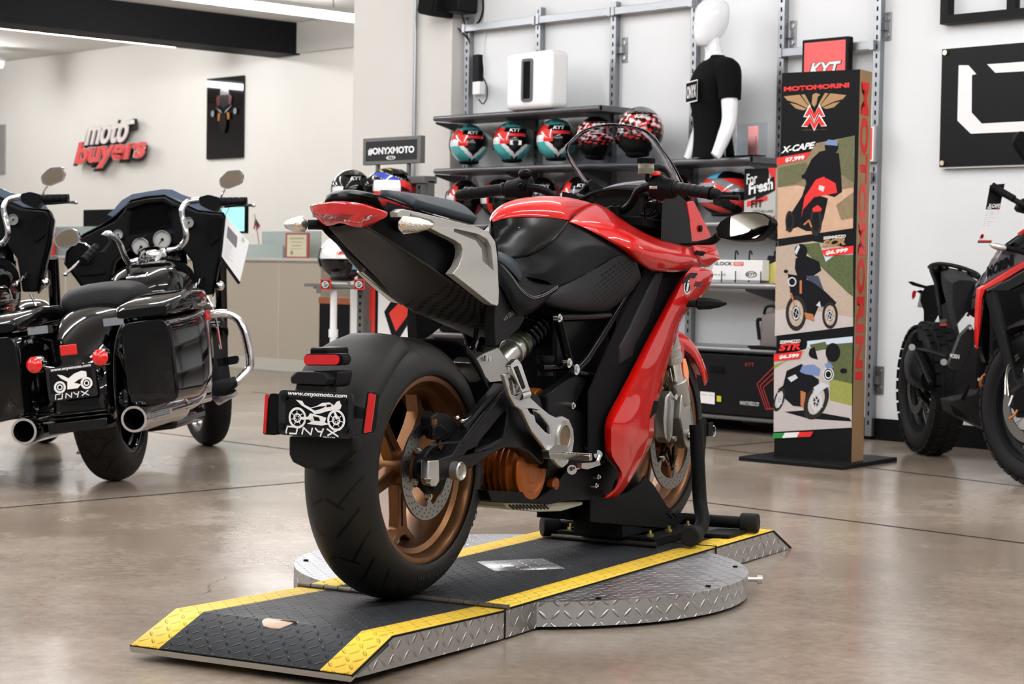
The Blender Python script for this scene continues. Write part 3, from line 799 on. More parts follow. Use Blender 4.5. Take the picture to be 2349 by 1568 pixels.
# ---------------------------------------------------------------- counter
YC = 7.0
M_ctr = mat('counter_laminate', (186,176,160), .5, noise=.02); M_ctop = mat('counter_top', (206,202,194), .4)
x0, x1 = P(-20,600,y=YC).x, P(736,600,y=YC).x
ztop = P(495,590,y=YC).z
t = thing('reception_counter', 'long beige reception counter along the back of the showroom', 'counter', ((x0+x1)/2, YC, 0))
MB().box((x0,YC,.07), (x1,YC+.6,ztop-.03)).build('body', M_ctr, t)
MB().box((x0,YC-.03,ztop-.025), (x1,YC+.65,ztop)).build('worktop', M_ctop, t, bevel=.004)
MB().box((x0,YC-.012,0), (x1,YC+.6,.10)).build('kickboard', mat('kick_cream', (204,200,190), .5), t)
mb = MB()
for px, w in ((492,.07),(640,.012),(330,.012),(150,.03)):
    q = P(px, 700, y=YC-.001); mb.box((q.x-w/2,YC-.004,.10), (q.x+w/2,YC,ztop-.03))
mb.build('panel_joint', M_ctop, t)
M_glass = mat('frosted_glass', (196,212,208), .25, alpha=.75, spec=.4)
for i, (pa, pb, pt) in enumerate(((108,250,520),(560,648,560),(600,735,530))):
    a, b = P(pa, 590, y=YC+.3+.05*i), P(pb, 590, y=YC+.3+.05*i); zz = P(pa, pt, y=YC+.3).z
    tag(MB().box((a.x,YC+.3+.05*i,ztop+.001), (b.x,YC+.31+.05*i,zz)).build('glass_screen', M_glass), ['pale glass screen at the left end of the counter','short frosted glass screen beside the small flag','pale glass screen standing at the right end of the counter'][i], 'glass screen')
def monitor(pa, pb, pt, pbm, y, label, scr):
    a, b = P(pa, pt, y=y), P(pb, pbm, y=y); t = thing('monitor', label, 'monitor', ((a.x+b.x)/2, y, ztop))
    MB().box((a.x,y,b.z), (b.x,y+.04,a.z)).build('casing', M_dark, t, bevel=.004); MB().box(((a.x+b.x)/2-.03,y+.02,ztop), ((a.x+b.x)/2+.03,y+.05,b.z)).box(((a.x+b.x)/2-.12,y-.03,ztop), ((a.x+b.x)/2+.12,y+.1,ztop+.012)).build('stand', M_dark, t)
    MB().box((a.x+.012,y-.001,b.z+.02), (b.x-.012,y,a.z-.012)).build('screen', scr, t)
monitor(191,262,481,540,YC+.42,'black monitor seen behind the left bike windshield on the counter',M_blk)
monitor(508,562,473,535,YC+.38,'monitor with a lit pale blue screen on the counter',mat('screen_cyan', (150,226,226), .3, emit=.9))
q = P(594,532,y=YC+.45); t = thing('small_flag', 'small American flag on a thin stick on the counter', 'flag', (q.x,q.y,ztop))
MB().cyl((q.x+.04,q.y,ztop), (q.x-.07,q.y,q.z+.16), .004, n=8).build('stick', M_gold, t)
a, b, c_, d_ = P(586,500,y=YC+.45), P(601,523,y=YC+.45), P(591,531,y=YC+.45), P(581,524,y=YC+.45)
mb = MB(); top = [a+(b-a)*k for k in (0,.25,.5,.75,1)]; bot = [d_+(c_-d_)*k for k in (0,.25,.5,.75,1)]
for i in range(4): mb.use(i % 2); mb.add([top[i],top[i+1],bot[i+1],bot[i]], [(0,1,2,3)])
mb.use(2); mb.add([a+V((0,-.002,0)), a+(b-a)*.55+V((0,-.002,0)), a+(b-a)*.5+(d_-a)*.5+V((0,-.002,0)), a+(d_-a)*.5+V((0,-.002,0))], [(0,1,2,3)])
mb.build('cloth', [M_red, M_wht, mat('flag_blue', (46,56,92), .7)], t)
q = P(681,588,y=YC+.2); t = thing('certificate', 'framed certificate with a red border standing on the counter', 'certificate', tuple(q))
a, b = P(655,534,y=YC+.2), P(707,588,y=YC+.2)
MB().box((a.x,YC+.2,ztop), (b.x,YC+.215,a.z)).build('frame', mat('frame_red', (176,92,84), .5), t); f = Flat((a.x,YC+.2,a.z), (b.x-a.x,0,0), (0,0,ztop-a.z))
f.rect(0,.08,.07,.92,.93).line(1,[(.2,.22),(.8,.22)],.03).line(1,[(.25,.36),(.75,.36)],.015).line(1,[(.3,.5),(.7,.5)],.02).line(1,[(.25,.62),(.75,.62)],.01).disc(1,.3,.78,.06).build('paper', [mat('cert_paper', (226,220,192), .6), mat('cert_ink', (170,150,120), .6)], t)
for i, (pa, pb, pt, m_, lb) in enumerate(((112,124,534,M_red,'red brochure standing on the left end of the counter'),(126,158,522,mat('broch_grey',(150,160,160),.5),'grey brochure fanned on the counter'),(114,140,556,mat('broch_dark',(70,74,74),.5),'dark leaflet lying at the front of the counter'))):
    a, b = P(pa, 578, y=YC+.1+.05*i), P(pb, 578, y=YC+.1+.05*i); zz = P(pa, pt, y=YC+.1).z
    tag(MB().box((a.x,YC+.1+.05*i,ztop+.0005), (b.x,YC+.11+.05*i,max(zz, ztop+.02))).build('brochure', m_), lb, 'brochure')

# dark cabinet right of the counter
a, b = P(733,690,y=6.6), P(806,690,y=6.6); zt = P(760,682,y=6.6).z
t = thing('dark_cabinet', 'low black cabinet with an orange-brown wood top beside the counter', 'cabinet', ((a.x+b.x)/2, 6.6, 0))
MB().box((a.x,6.6,0), (b.x,7.0,zt-.05)).build('body', M_blk, t); MB().box((a.x-.0,6.59,zt-.05), (b.x,7.0,zt)).build('top', mat('wood_orange', (150,84,52), .5, noise=.2), t)

# ---------------------------------------------------------------- helmet display stand (red, with a hashtag sign)
YD = 4.85
M_dsp = mat('display_grey', (94,94,92), .5); M_dred = mat('display_red', (222,58,48), .45)
def D_(px, py, y=YD): return P(px, py, y=y)
xl, xr = D_(836,600).x, D_(968,600).x; zt = D_(900,410).z
t = thing('helmet_display', 'freestanding red and grey helmet display with a hashtag sign on top', 'display stand', ((xl+xr)/2, YD, 0))
MB().box((xl,YD+.02,.0), (xr,YD+.05,zt-.02)).build('back_panel', M_dred, t)
for s_, x in (('l', xl), ('r', xr)):
    p_ = MB().box((x-.03,YD-.03,0), (x+.03,YD+.06,zt)).build('side_post', M_dsp, t)
    mb = MB(); z = .1
    while z < zt-.05: mb.box((x-.008,YD-.032,z), (x+.008,YD-.029,z+.02)); z += .045
    tag(mb.build('slots', M_slot, p_), kind='stuff')
    MB().box((x+.03,YD+.0,zt-.2), (x+.05,YD+.05,zt-.02)).box((x+.03,YD+.0,.25), (x+.05,YD+.05,.55)).build('hook_rail', M_dsp, p_)
MB().box((xl-.06,YD-.04,zt-.035), (xr+.05,YD+.07,zt+.01)).build('top_rail', M_dsp, t, bevel=.004)
xw = D_(798,700).x
MB().box((xw,YD+.03,0), (xl-.04,YD+.05,D_(820,660).z)).build('side_panel', M_wht, t)
f = Flat((xl+.03,YD+.02,D_(900,655).z), (xr-xl-.06,0,0), (0,0,-D_(900,655).z+.02))
f.p(0,[(.12,.0),(.36,-.12),(.62,-.12),(.98,.05),(.98,1),(.45,1),(.22,.95),(.12,.7)]).p(1,[(.18,.02),(.38,-.07),(.62,-.07),(.92,.08),(.92,.95),(.48,.97),(.26,.9),(.18,.68)])
f.p(0,[(.30,.22),(.72,-.06),(1.0,.15),(.52,.50)]).p(2,[(.40,.23),(.74,.07),(.88,.17),(.54,.38)])
f.build('logo_print', [M_blk, M_wht, M_dred], t)
za = D_(836,379).z; zb_ = D_(836,318).z; sxl, sxr = D_(835,350).x, D_(967,350).x
sg = MB().box((sxl,YD-.01,za), (sxr,YD+.03,zb_)).build('sign', M_dsp, t, bevel=.003)
f = Flat((sxl+.03,YD-.01,zb_-.022), (sxr-sxl-.06,0,0), (0,0,za-zb_+.044))
f.rect(0,0,0,1,1).text(1,'#ONYXMOTO',.05,.32,.95,.70,bold=.04).ring(1,.5,.86,.09,.2,ry=.1).text(1,'KYT',.44,.82,.56,.91).build('sign_face', [mat('sign_dark', (52,52,54), .5), M_wht], sg)
mb = MB()
for px in (864,935): x = D_(px,390).x; mb.box((x-.01,YD,zt), (x+.01,YD+.02,za))
mb.build('sign_post', M_dsp, t)
def arm(px, py, x_, y0, label=None):
    q = P(px, py, y=y0); mb = MB(); mb.box((q.x-.09,y0-.12,q.z-.012), (q.x+.09,YD-.03,q.z)).box((q.x-.02,y0-.155,q.z-.04),(q.x+.02,y0-.15,q.z+.02)); return q, mb
for px, py in ((808,494),(892,494)):
    q, mb = arm(px, py, 0, YD-.18); mb.build('helmet_shelf', mat('tray_clear', (60,60,62), .3), t)
zsh = D_(800,494, YD-.18).z
q, mb = arm(775, 658, 0, YD-.18); mb.box((q.x-.15,YD-.33,q.z), (q.x+.45,YD-.32,q.z+.02)).build('helmet_shelf', M_dsp, t); zs2 = q.z
for px in (748,825):
    q = P(px, 653, y=YD-.34); w_ = MB().box((q.x-.05,YD-.345,q.z-.03), (q.x+.05,YD-.34,q.z+.035)).build('price_tag', M_hred, t)
    f = Flat((q.x-.04,YD-.345,q.z+.027), (.08,0,0), (0,0,-.05)); f.rect(0,0,0,1,1).ring(1,.5,.5,.42,.2,ry=.42).text(1,'KYT',.25,.3,.75,.7).build('tag_print', [M_blk, M_wht], w_)
hb = make_helmet(pal_plain, 'black helmet with a white band on the display, left of two', None); put(hb, 806, 494, zsh, y=YD-.18, rz=rz0+10)
hb2 = make_helmet(pal_blue, 'blue, yellow and red racing helmet on the display behind the tail light', None, txt=False); put(hb2, 893, 494, zsh, y=YD-.18, rz=rz0+50)
hw = make_helmet(pal_white, 'white and red helmet on the lower shelf of the display', None, txt=False); put(hw, 785, 655, zs2, y=YD-.18, rz=rz0+20, s=1.15)
q = P(766,660,y=YD-.25); q.z = 0; q2 = P(768,655,y=q.y)
t = thing('display_pole', 'thin white pole stand under the white helmet', 'pole', (q.x,q.y,0))
MB().cyl((q.x,q.y,0), (q.x,q.y,q2.z), .022, n=14).build('pole', M_wht, t); MB().cyl((q.x,q.y,.44), (q.x,q.y,.49), .03, n=14).build('collar', M_wht, t); MB().box((q.x-.06,q.y-.06,q2.z), (q.x+.06,q.y+.06,q2.z+.02)).build('top_plate', M_wht, t); MB().cyl((q.x,q.y,0), (q.x,q.y,.012), .13, n=24).build('foot', M_wht, t)

# ---------------------------------------------------------------- tall cardboard display column
bl, br = P(1775.5,1046.5,z=.02), P(1953,1059.6,z=.02)
u = (br-bl); wq = u.length; uh = u.normalized(); nh = V((uh.y, -uh.x, 0))      # nh towards the camera
htop = 1.812; dep = .13
t = thing('cardboard_display', 'tall cardboard display column with printed motorcycle pictures and prices', 'display', tuple((bl+br)/2+V((0,0,-.02))))
M_ck = mat('cardboard_kraft', (150,120,86), .6)
c4 = [bl, br, br-nh*dep, bl-nh*dep]
MB().prism([V((q.x,q.y,.02)) for q in c4], (0,0,htop-.02)).build('column', M_ck, t)
Bp = [V((q.x,q.y,0)) for q in (P(1694,1053,z=.006), P(1932,1075,z=.006), P(2058,1055,z=.006))]
Bp.append(Bp[0]+Bp[2]-Bp[1])
MB().prism([q+V((0,0,.0)) for q in Bp], (0,0,.02)).build('base_plate', M_blk, t, bevel=.003)
f = Flat(V((bl.x,bl.y,htop)), u, (0,0,-(htop-.02)), step=.00008)
f.n = nh
def FC(px, py):
    """photo point -> place on the front face"""
    d = fwd + rt*((px-W/2)/FPX) - up*((py-H/2)/FPX); k = (f.O-CAM).dot(nh)/d.dot(nh); q = CAM+d*k
    return ((q-f.O).dot(uh)/wq, (f.O.z-q.z)/(htop-.02))
bm = [M_blk, M_red, M_gold, M_wht,
      mat('c_foliage', (92,92,62), .6, noise=.35, nscale=60), mat('c_dust', (196,160,134), .6, noise=.15, nscale=30), mat('c_hill', (128,112,84), .6, noise=.3, nscale=50),
      mat('c_black', (26,26,30), .5), mat('c_rubber', (52,48,46), .5, noise=.3, nscale=300), mat('c_gravel', (176,158,142), .6, noise=.25, nscale=150), mat('c_sky', (196,210,224), .6), mat('c_trees', (76,86,48), .6, noise=.5, nscale=90),
      mat('c_road', (188,180,178), .6, noise=.06, nscale=50), mat('c_grass', (142,146,70), .6, noise=.2, nscale=60), mat('c_blue', (110,130,176), .5), mat('c_copper', (176,108,64), .5), mat('c_green', (30,130,60), .5), mat('c_silver', (200,204,210), .5), mat('c_jeans', (52,58,80), .6)]
BK_,RD,GD,WH,FO,DU,HI,BL,RU,GR,SK,TR,RO,GS,BU,CO,GN,SI,JE = range(19)
f.rect(BK_,0,0,1,1)
def fp(m, pts): f.p(m, [FC(*a) for a in pts])
def fdisc(m, px, py, rx, ry): fp(m, [(px+rx*math.cos(i*PI/10), py+ry*math.sin(i*PI/10)) for i in range(20)])
def fline(m, pts, wpx): f.line(m, [FC(*a) for a in pts], wpx/178)
def ftext(m, s, x0, y0, x1, y1, **k):
    a, b = FC(x0, y0), FC(x1, y1); f.text(m, s, a[0], a[1], b[0], b[1], **k)
def fring(m, px, py, rx, ry, t_):
    a, b, c_ = FC(px, py), FC(px+rx, py), FC(px, py+ry); f.ring(m, a[0], a[1], abs(b[0]-a[0]), t_, ry=abs(c_[1]-a[1]))
a_, b_ = FC(1798,210), FC(1948,193); f.text(RD,'MOTOMORINI',a_[0],FC(1798,199)[1],b_[0],a_[1],bold=.05,slope=FC(1798,210)[1]-FC(1948,204)[1]+.004)
def txt4(m, s_, xl, yb, xr, yr, yt, bold, shear):
    a, b_, c_ = FC(xl, yb), FC(xr, yr), FC(xl, yt); f.text(m, s_, a[0], c_[1], b_[0], a[1], bold=bold, shear=shear, slope=a[1]-b_[1])
# winged emblem
for s_ in (0, 1):
    X = (lambda v: 1869+(1869-v)*1.02) if s_ else (lambda v: v)
    Y0 = -3 if s_ else 0
    fp(GD,[(X(1798),221+Y0),(X(1834),217+Y0),(X(1857),246+Y0),(X(1852),248+Y0),(X(1826),236+Y0),(X(1806),230+Y0)])
    fp(GD,[(X(1812),236+Y0),(X(1826),239+Y0),(X(1852),250+Y0),(X(1843),251+Y0),(X(1824),247+Y0)]); fp(GD,[(X(1822),248+Y0),(X(1843),253+Y0),(X(1848),251+Y0),(X(1842),249+Y0)])
    fp(GD,[(X(1838),217+Y0),(X(1846),216+Y0),(X(1861),243+Y0),(X(1858),246+Y0)])
fp(GD,[(1862,238),(1864,217),(1872,213),(1882,217),(1876,222),(1873,238),(1868,246)]); fp(GD,[(1864,278),(1873,278),(1869,292)])
for dy in (0, 22):
    w0 = 0 if dy == 0 else 4
    z_ = [(1843-w0,268+dy),(1857,240+dy),(1868,262+dy),(1880,239+dy),(1893+w0,267+dy),(1884,268+dy),(1879,256+dy),(1868,279+dy),(1858,257+dy),(1852,269+dy)]
    fp(WH,[(x, y) for x, y in z_]); fp(RD,[(1868+(x-1868)*.90, (y-(262+dy))*.8+262+dy) for x, y in z_])
a_, b_ = FC(1842,299), FC(1896,296); f.text(GD,'ITALIA DAL 1937',a_[0],b_[1],b_[0],a_[1],bold=0)
# picture 1
fp(HI,[(1783,372),(1858,350),(1873,328),(1961,311),(1957,523),(1784,548)]); fp(DU,[(1784,430),(1830,425),(1900,440),(1958,430),(1957,523),(1784,548)]); fp(FO,[(1785,385),(1850,372),(1862,395),(1830,420),(1785,430)])
fp(FO,[(1925,318),(1961,312),(1960,420),(1930,400),(1915,360)]); fp(HI,[(1918,470),(1958,440),(1957,500),(1930,505)])
fp(BL,[(1862,365),(1880,348),(1895,344),(1925,352),(1930,400),(1932,440),(1915,452),(1870,440),(1846,515),(1803,530),(1805,505),(1840,450),(1850,420),(1845,400)])
fdisc(BL,1908,336,16,17); fp(BU,[(1893,328),(1900,320),(1920,322),(1922,334),(1893,332)])
fp(BL,[(1838,470),(1870,445),(1900,455),(1890,500),(1880,530),(1850,530),(1830,520)])
fp(RD,[(1846,452),(1872,412),(1890,405),(1917,420),(1921,442),(1890,448),(1868,452),(1843,480),(1838,500)]); fp(SI,[(1880,424),(1892,428),(1889,440),(1878,434)]); fp(BL,[(1896,392),(1906,384),(1906,408),(1893,410)])
for px, py, rx, ry in ((1872,508,14,34),(1812,508,10,25)):
    fdisc(RU,px,py,rx,ry); fdisc(BL,px,py,rx*.62,ry*.66)
fp(RD,[(1864,478),(1876,470),(1886,478),(1884,484),(1866,486)]); fline(CO,[(1845,515),(1856,505),(1862,520)],4); fdisc(BL,1848,405,9,6)
a_, b_ = FC(1792,352), FC(1871,327); f.text(WH,'X-CAPE',a_[0],FC(1792,337)[1],b_[0],a_[1],bold=.04,shear=.3,slope=.012)
fp(RD,[(1783,362),(1860,348),(1850,364),(1782,379)]); a_, b_ = FC(1802,373), FC(1846,354); f.text(WH,'$7,999',a_[0],FC(1802,362)[1],b_[0],a_[1],bold=.04,slope=.006)
# picture 2
fp(GR,[(1781,566),(1865,553),(1957,570),(1958,748),(1778,770)]); fp(SK,[(1884,570),(1957,572),(1957,640),(1890,620)]); fp(TR,[(1812,563),(1880,556),(1895,600),(1915,585),(1958,584),(1957,680),(1905,640),(1870,600),(1840,575)]); fp(GR,[(1781,566),(1830,560),(1957,682),(1957,748),(1778,770)]); fp(RO,[(1779,712),(1830,705),(1957,728),(1957,748),(1778,770)])
fdisc(BL,1838,576,15,17); fp(SI,[(1823,578),(1832,560),(1836,566),(1828,584)]); fp(BL,[(1826,592),(1850,586),(1880,600),(1885,620),(1868,632),(1850,640),(1832,640),(1824,615)])
fp(JE,[(1850,632),(1878,632),(1900,690),(1896,706),(1884,704),(1866,668)]); fp(BL,[(1808,628),(1835,632),(1870,650),(1896,670),(1920,694),(1912,704),(1880,700),(1865,735),(1840,728),(1828,690),(1815,680)])
for px, py, rx, ry in ((1827,718,24,41),(1905,723,18,31)):
    fdisc(RU,px,py,rx,ry); fdisc(GR,px,py,rx*.70,ry*.74); fdisc(BL,px,py,rx*.4,ry*.42); fring(SI,px,py,rx*.34,ry*.36,.25); fline(SI,[(px-rx*.6,py-ry*.3),(px+rx*.6,py+ry*.3)],1); fline(SI,[(px-rx*.3,py+ry*.6),(px+rx*.3,py-ry*.6)],1)
fdisc(SI,1818,646,10,11); fdisc(BL,1818,646,7,8); fline(CO,[(1816,672),(1824,700)],3); fline(CO,[(1838,644),(1838,672)],5); fp(CO,[(1846,716),(1866,720),(1870,736),(1850,730)]); fp(SI,[(1873,700),(1882,690),(1884,704)]); fdisc(BL,1804,622,5,4)
a_ = FC(1887,566); b_ = FC(1938,552); txt4(GD,'SCR',1887,568,1941,561,551,.06,.2); txt4(WH,'SEIEMMEZZO',1890,549.5,1941,544.5,542.5,.03,.1)
fp(RD,[(1884,573.5),(1959,563),(1959,581),(1895,588)]); txt4(WH,'$6,999',1895,586,1946,579,575,.05,.15)
# picture 3
fp(RO,[(1777,820),(1850,800),(1855,785),(1957,772),(1955,980),(1776,990)]); fp(SK,[(1853,782),(1957,771),(1957,790),(1853,795)]); fp(TR,[(1895,790),(1957,785),(1956,880),(1905,868),(1900,830)]); fp(TR,[(1858,790),(1895,783),(1900,800),(1866,806)]); fp(GS,[(1905,868),(1956,880),(1955,930),(1905,918)]); fp(GS,[(1777,836),(1810,826),(1777,846)])
fp(BL,[(1800,944),(1850,940),(1950,958),(1955,966),(1890,962),(1850,958)]); fdisc(BL,1912,808,17,22); fp(BL,[(1806,850),(1840,834),(1850,842),(1830,870),(1808,900),(1796,890)]); fp(BL,[(1858,800),(1870,795),(1878,825),(1862,820)])
fp(BL,[(1786,892),(1820,868),(1850,850),(1880,870),(1880,905),(1860,935),(1820,930),(1800,912)]); fp(BU,[(1842,838),(1868,835),(1884,846),(1880,862),(1850,858),(1836,852)]); fp(SI,[(1808,866),(1826,858),(1832,866),(1816,876)]); fp(CO,[(1838,895),(1850,900),(1846,936),(1838,930)])
for px, py, rx, ry, rot in ((1874,920,27,42,0),(1789,916,12,27,0)):
    fp(RU, [(px+rx*math.cos(i*PI/12)+ry*.30*math.sin(-i*PI/12)*.9, py+ry*math.sin(i*PI/12)) for i in range(24)]); fp(RO, [(px+rx*.66*math.cos(i*PI/12)+ry*.2*math.sin(-i*PI/12)*.9, py+ry*.72*math.sin(i*PI/12)) for i in range(24)])
    fring(SI,px,py,rx*.5,ry*.5,.3); fdisc(BL,px,py,rx*.25,ry*.25)
    for k in range(5): fline(SI,[(px,py),(px+rx*.6*math.cos(k*1.257+.5),py+ry*.66*math.sin(k*1.257+.5))],2)
fp(SI,[(1868,888),(1886,876),(1905,884),(1895,890),(1872,906)]); fdisc(SI,1902,858,13,16); fdisc(BL,1902,858,10,13); fring(WH,1902,858,8,10,.25); fp(BU,[(1893,835),(1905,830),(1914,842),(1898,845)]); fdisc(BL,1937,850,8,6); fdisc(BL,1864,810,7,9)
a_, b_ = FC(1790,803), FC(1837,788); txt4(RD,'STR',1789,805,1838,801,789,.06,.2); txt4(WH,'SEIEMMEZZO',1791,788.5,1838,785,781,.03,.1)
fp(RD,[(1777,812),(1844,804),(1836,822),(1777,828)]); txt4(WH,'$6,599',1789,824,1835,820,814,.05,.15)
fp(GN,[(1775,993),(1802,992),(1796,1004),(1775,1005)]); fp(WH,[(1802,992),(1836,990),(1830,1002),(1796,1004)]); fp(RD,[(1836,990),(1868,989),(1861,1001),(1830,1002)])

f.build('front_print', bm, t)
g = Flat(V((br.x,br.y,htop)), -nh*dep, (0,0,-(htop-.02))); g.n = uh
g.text(0,'MOTOMORINI',.12,.03,.78,.79,bold=.04,vert=True).build('side_lettering', [M_red], t)
# ================================================================ display turntable (axes of the red motorcycle)
def lozenge(name, col, rough, metal, mode, cell=.026, dist=.006, wear=0, jit=.05):
    m = mat(name, col, rough, metal); nt = m.node_tree; b = nt.nodes['Principled BSDF']; L = nt.links.new
    tc = nt.nodes.new('ShaderNodeTexCoord'); sp = nt.nodes.new('ShaderNodeSeparateXYZ'); L(tc.outputs['Object'], sp.inputs[0])
    X, Y, Z = sp.outputs
    if mode == 'top': u, v = X, Y
    elif mode == 'side': u, v = X, Z
    else:
        u = mathn(nt, 'MULTIPLY', mathn(nt, 'ARCTAN2', mathn(nt, 'SUBTRACT', Y, .03), mathn(nt, 'SUBTRACT', X, .688)), .616); v = Z
    u = mathn(nt, 'MULTIPLY', mathn(nt, 'ADD', u, 5), 1/cell); v = mathn(nt, 'MULTIPLY', mathn(nt, 'ADD', v, 5), 1/cell)
    par = mathn(nt, 'MODULO', mathn(nt, 'ADD', mathn(nt, 'FLOOR', u), mathn(nt, 'FLOOR', v)), 2)
    s = mathn(nt, 'MULTIPLY_ADD', par, 2, -1)
    x = mathn(nt, 'SUBTRACT', mathn(nt, 'FRACT', u), .5); y = mathn(nt, 'SUBTRACT', mathn(nt, 'FRACT', v), .5)
    a = mathn(nt, 'ADD', x, mathn(nt, 'MULTIPLY', s, y)); c = mathn(nt, 'SUBTRACT', y, mathn(nt, 'MULTIPLY', s, x))
    d = mathn(nt, 'ADD', mathn(nt, 'POWER', mathn(nt, 'DIVIDE', mathn(nt, 'ABSOLUTE', a), .68), 1.8), mathn(nt, 'POWER', mathn(nt, 'DIVIDE', mathn(nt, 'ABSOLUTE', c), .20), 1.8))
    h = mathn(nt, 'MAXIMUM', mathn(nt, 'SUBTRACT', 1, d), 0); h = mathn(nt, 'POWER', h, .6)
    bp = nt.nodes.new('ShaderNodeBump'); bp.inputs['Strength'].default_value = 1; bp.inputs['Distance'].default_value = dist
    L(h, bp.inputs['Height']); L(bp.outputs['Normal'], b.inputs['Normal'])
    n = nt.nodes.new('ShaderNodeTexNoise'); n.inputs['Scale'].default_value = 14; n.inputs['Detail'].default_value = 5; L(tc.outputs['Object'], n.inputs['Vector'])
    mx = nt.nodes.new('ShaderNodeMix'); mx.data_type = 'RGBA'; cl = lin(col)
    mx.inputs[6].default_value = (*[q*(1-jit*3) for q in cl], 1); mx.inputs[7].default_value = (*[min(1, q*(1+jit*2)) for q in cl], 1)
    L(n.outputs['Fac'], mx.inputs[0]); L(mx.outputs[2], b.inputs['Base Color'])
    L(mathn(nt, 'MULTIPLY_ADD', n.outputs['Fac'], .25, rough-.1), b.inputs['Roughness'])
    return m
M_rub = lozenge('rubber_tread', (52,54,57), .42, 0, 'top', jit=.08)
M_yel = lozenge('yellow_tread', (236,196,60), .5, 0, 'top', jit=.04)
M_alt = lozenge('tread_plate_top', (186,188,192), .38, 1, 'top', dist=.0045)
M_als = lozenge('tread_plate_side', (176,174,172), .30, 1, 'side', cell=.031, dist=.004)
M_alc = lozenge('tread_plate_rim', (182,182,182), .28, 1, 'cyl', cell=.031, dist=.004)
M_edge = mat('rubber_edge', (24,24,25), .6)
YR_, YL_ = -.2976, .2816; BW = .078
T = thing('display_turntable', 'round tread-plate turntable with black and yellow ramp under the red motorcycle', 'turntable', M=BIKE @ Matrix.Translation((0,0,-PH)))
TT = BIKE
def bt(mb, name, m, parent=T, **k): return mb.build(name, m, parent, frame=BIKE, **k)
# object coordinates of the parts are the root's: x, y as in BIKE, z raised by PH
TC = V((.688, .03, 0)); TR = .616
d = bt(MB().lathe([(0,0),(0,TR)], TC+V((0,0,-.006)), (0,0,1), 96), 'disc_top', M_alt, ang=180)
mb = MB(); mb.lathe([(-.066,TR),(-.006,TR)], TC, (0,0,1), 96); rim_ = bt(mb, 'disc_rim', M_alc, ang=60)
bt(MB().lathe([(-.073,0),(-.073,TR-.06),(-.060,TR-.06)], TC, (0,0,1), 64), 'underside', M_black)
for i in range(10):
    w = 2*PI*i/10+.2; p = TC+V((math.cos(w)*(TR-.03), math.sin(w)*(TR-.03), -.005)); bt(MB().cyl(p, p+V((0,0,.003)), .007, n=10), 'bolt', M_slot)
k0 = BK.at(1722,1328,z=-.035)
kd = (V((k0.x,k0.y,0))-V((TC.x,TC.y,0))).normalized(); k0 = V((TC.x,TC.y,-.035))+kd*TR
bt(MB().cyl(k0, k0+kd*.03, .007, n=12).cyl(k0+kd*.028, k0+kd*.042, .012, n=12), 'lock_knob', M_screw)
def deck(name, xs, zs, bots, z0=0):
    """section of ramp: profile xs/zs on top, bots below"""
    top = MB()
    for i in range(len(xs)-1):
        a, b = (xs[i], zs[i]), (xs[i+1], zs[i+1])
        for (y0, y1, mi) in ((YR_,YR_+BW,1),(YR_+BW,YL_-BW,0),(YL_-BW,YL_,1)):
            top.use(mi).add([V((a[0],y0,a[1])),V((b[0],y0,b[1])),V((b[0],y1,b[1])),V((a[0],y1,a[1]))], [(0,1,2,3)])
    part = bt(top, name, [M_rub, M_yel], ang=15, solid=.003, off=0)
    for y, dy in ((YR_, .004), (YL_, -.004)):
        pl = [V((x,y,z-.0025)) for x, z in zip(xs, zs)] + [V((x,y,z)) for x, z in bots][::-1]
        bt(MB().prism(pl, (0,dy,0)), 'side_plate', M_als, part, ang=30)
        e = MB(); 
        for (x0,z0_),(x1,z1_) in zip(zip(xs,zs), list(zip(xs,zs))[1:]): e.bar((x0,y-dy*.3,z0_-.0025),(x1,y-dy*.3,z1_-.0025),.0045,.004)
        bt(e, 'edge_strip', M_edge, part)
    return part
zb = -.069
fr = deck('front_ramp', [-.642,-.487,.004], [-.043,.014,-.002], [(-.62,-.053),(.004,zb)])
bt(MB().box((-.648,YR_,-.052), (-.641,YL_,-.0455)).prism([(-.645,YR_,-.052),(-.50,YR_,-.0),(-.50,YR_,-.006),(-.645,YR_,-.058)], (0,YL_-YR_,0)), 'front_lip', M_screw, fr)
mid = deck('middle_deck', [.014,1.268], [.001,.001], [(.014,zb),(1.268,zb)])
end = deck('rear_ramp', [1.276,1.728,1.885], [.001,.001,-.070], [(1.276,zb),(1.86,-.074)])
mb = MB(); n = 15
for i in range(n):
    y0 = YR_-.01+(YL_-YR_+.02)*i/n; mb.cyl((.009,y0+.001,.004), (.009,y0+(YL_-YR_+.02)/n-.001,.004), .0065, n=10)
bt(mb, 'hinge', [mat('hinge_steel', (96,90,80), .5, .7, noise=.4, nscale=30)])
bt(MB().box((1.268,YR_-.002,-.06), (1.276,YL_,.004)), 'hinge_gap_strip', M_edge)
bt(MB().box((.004,YR_+.004,-.066), (.014,YL_-.004,-.01)), 'hinge_backing', M_edge)
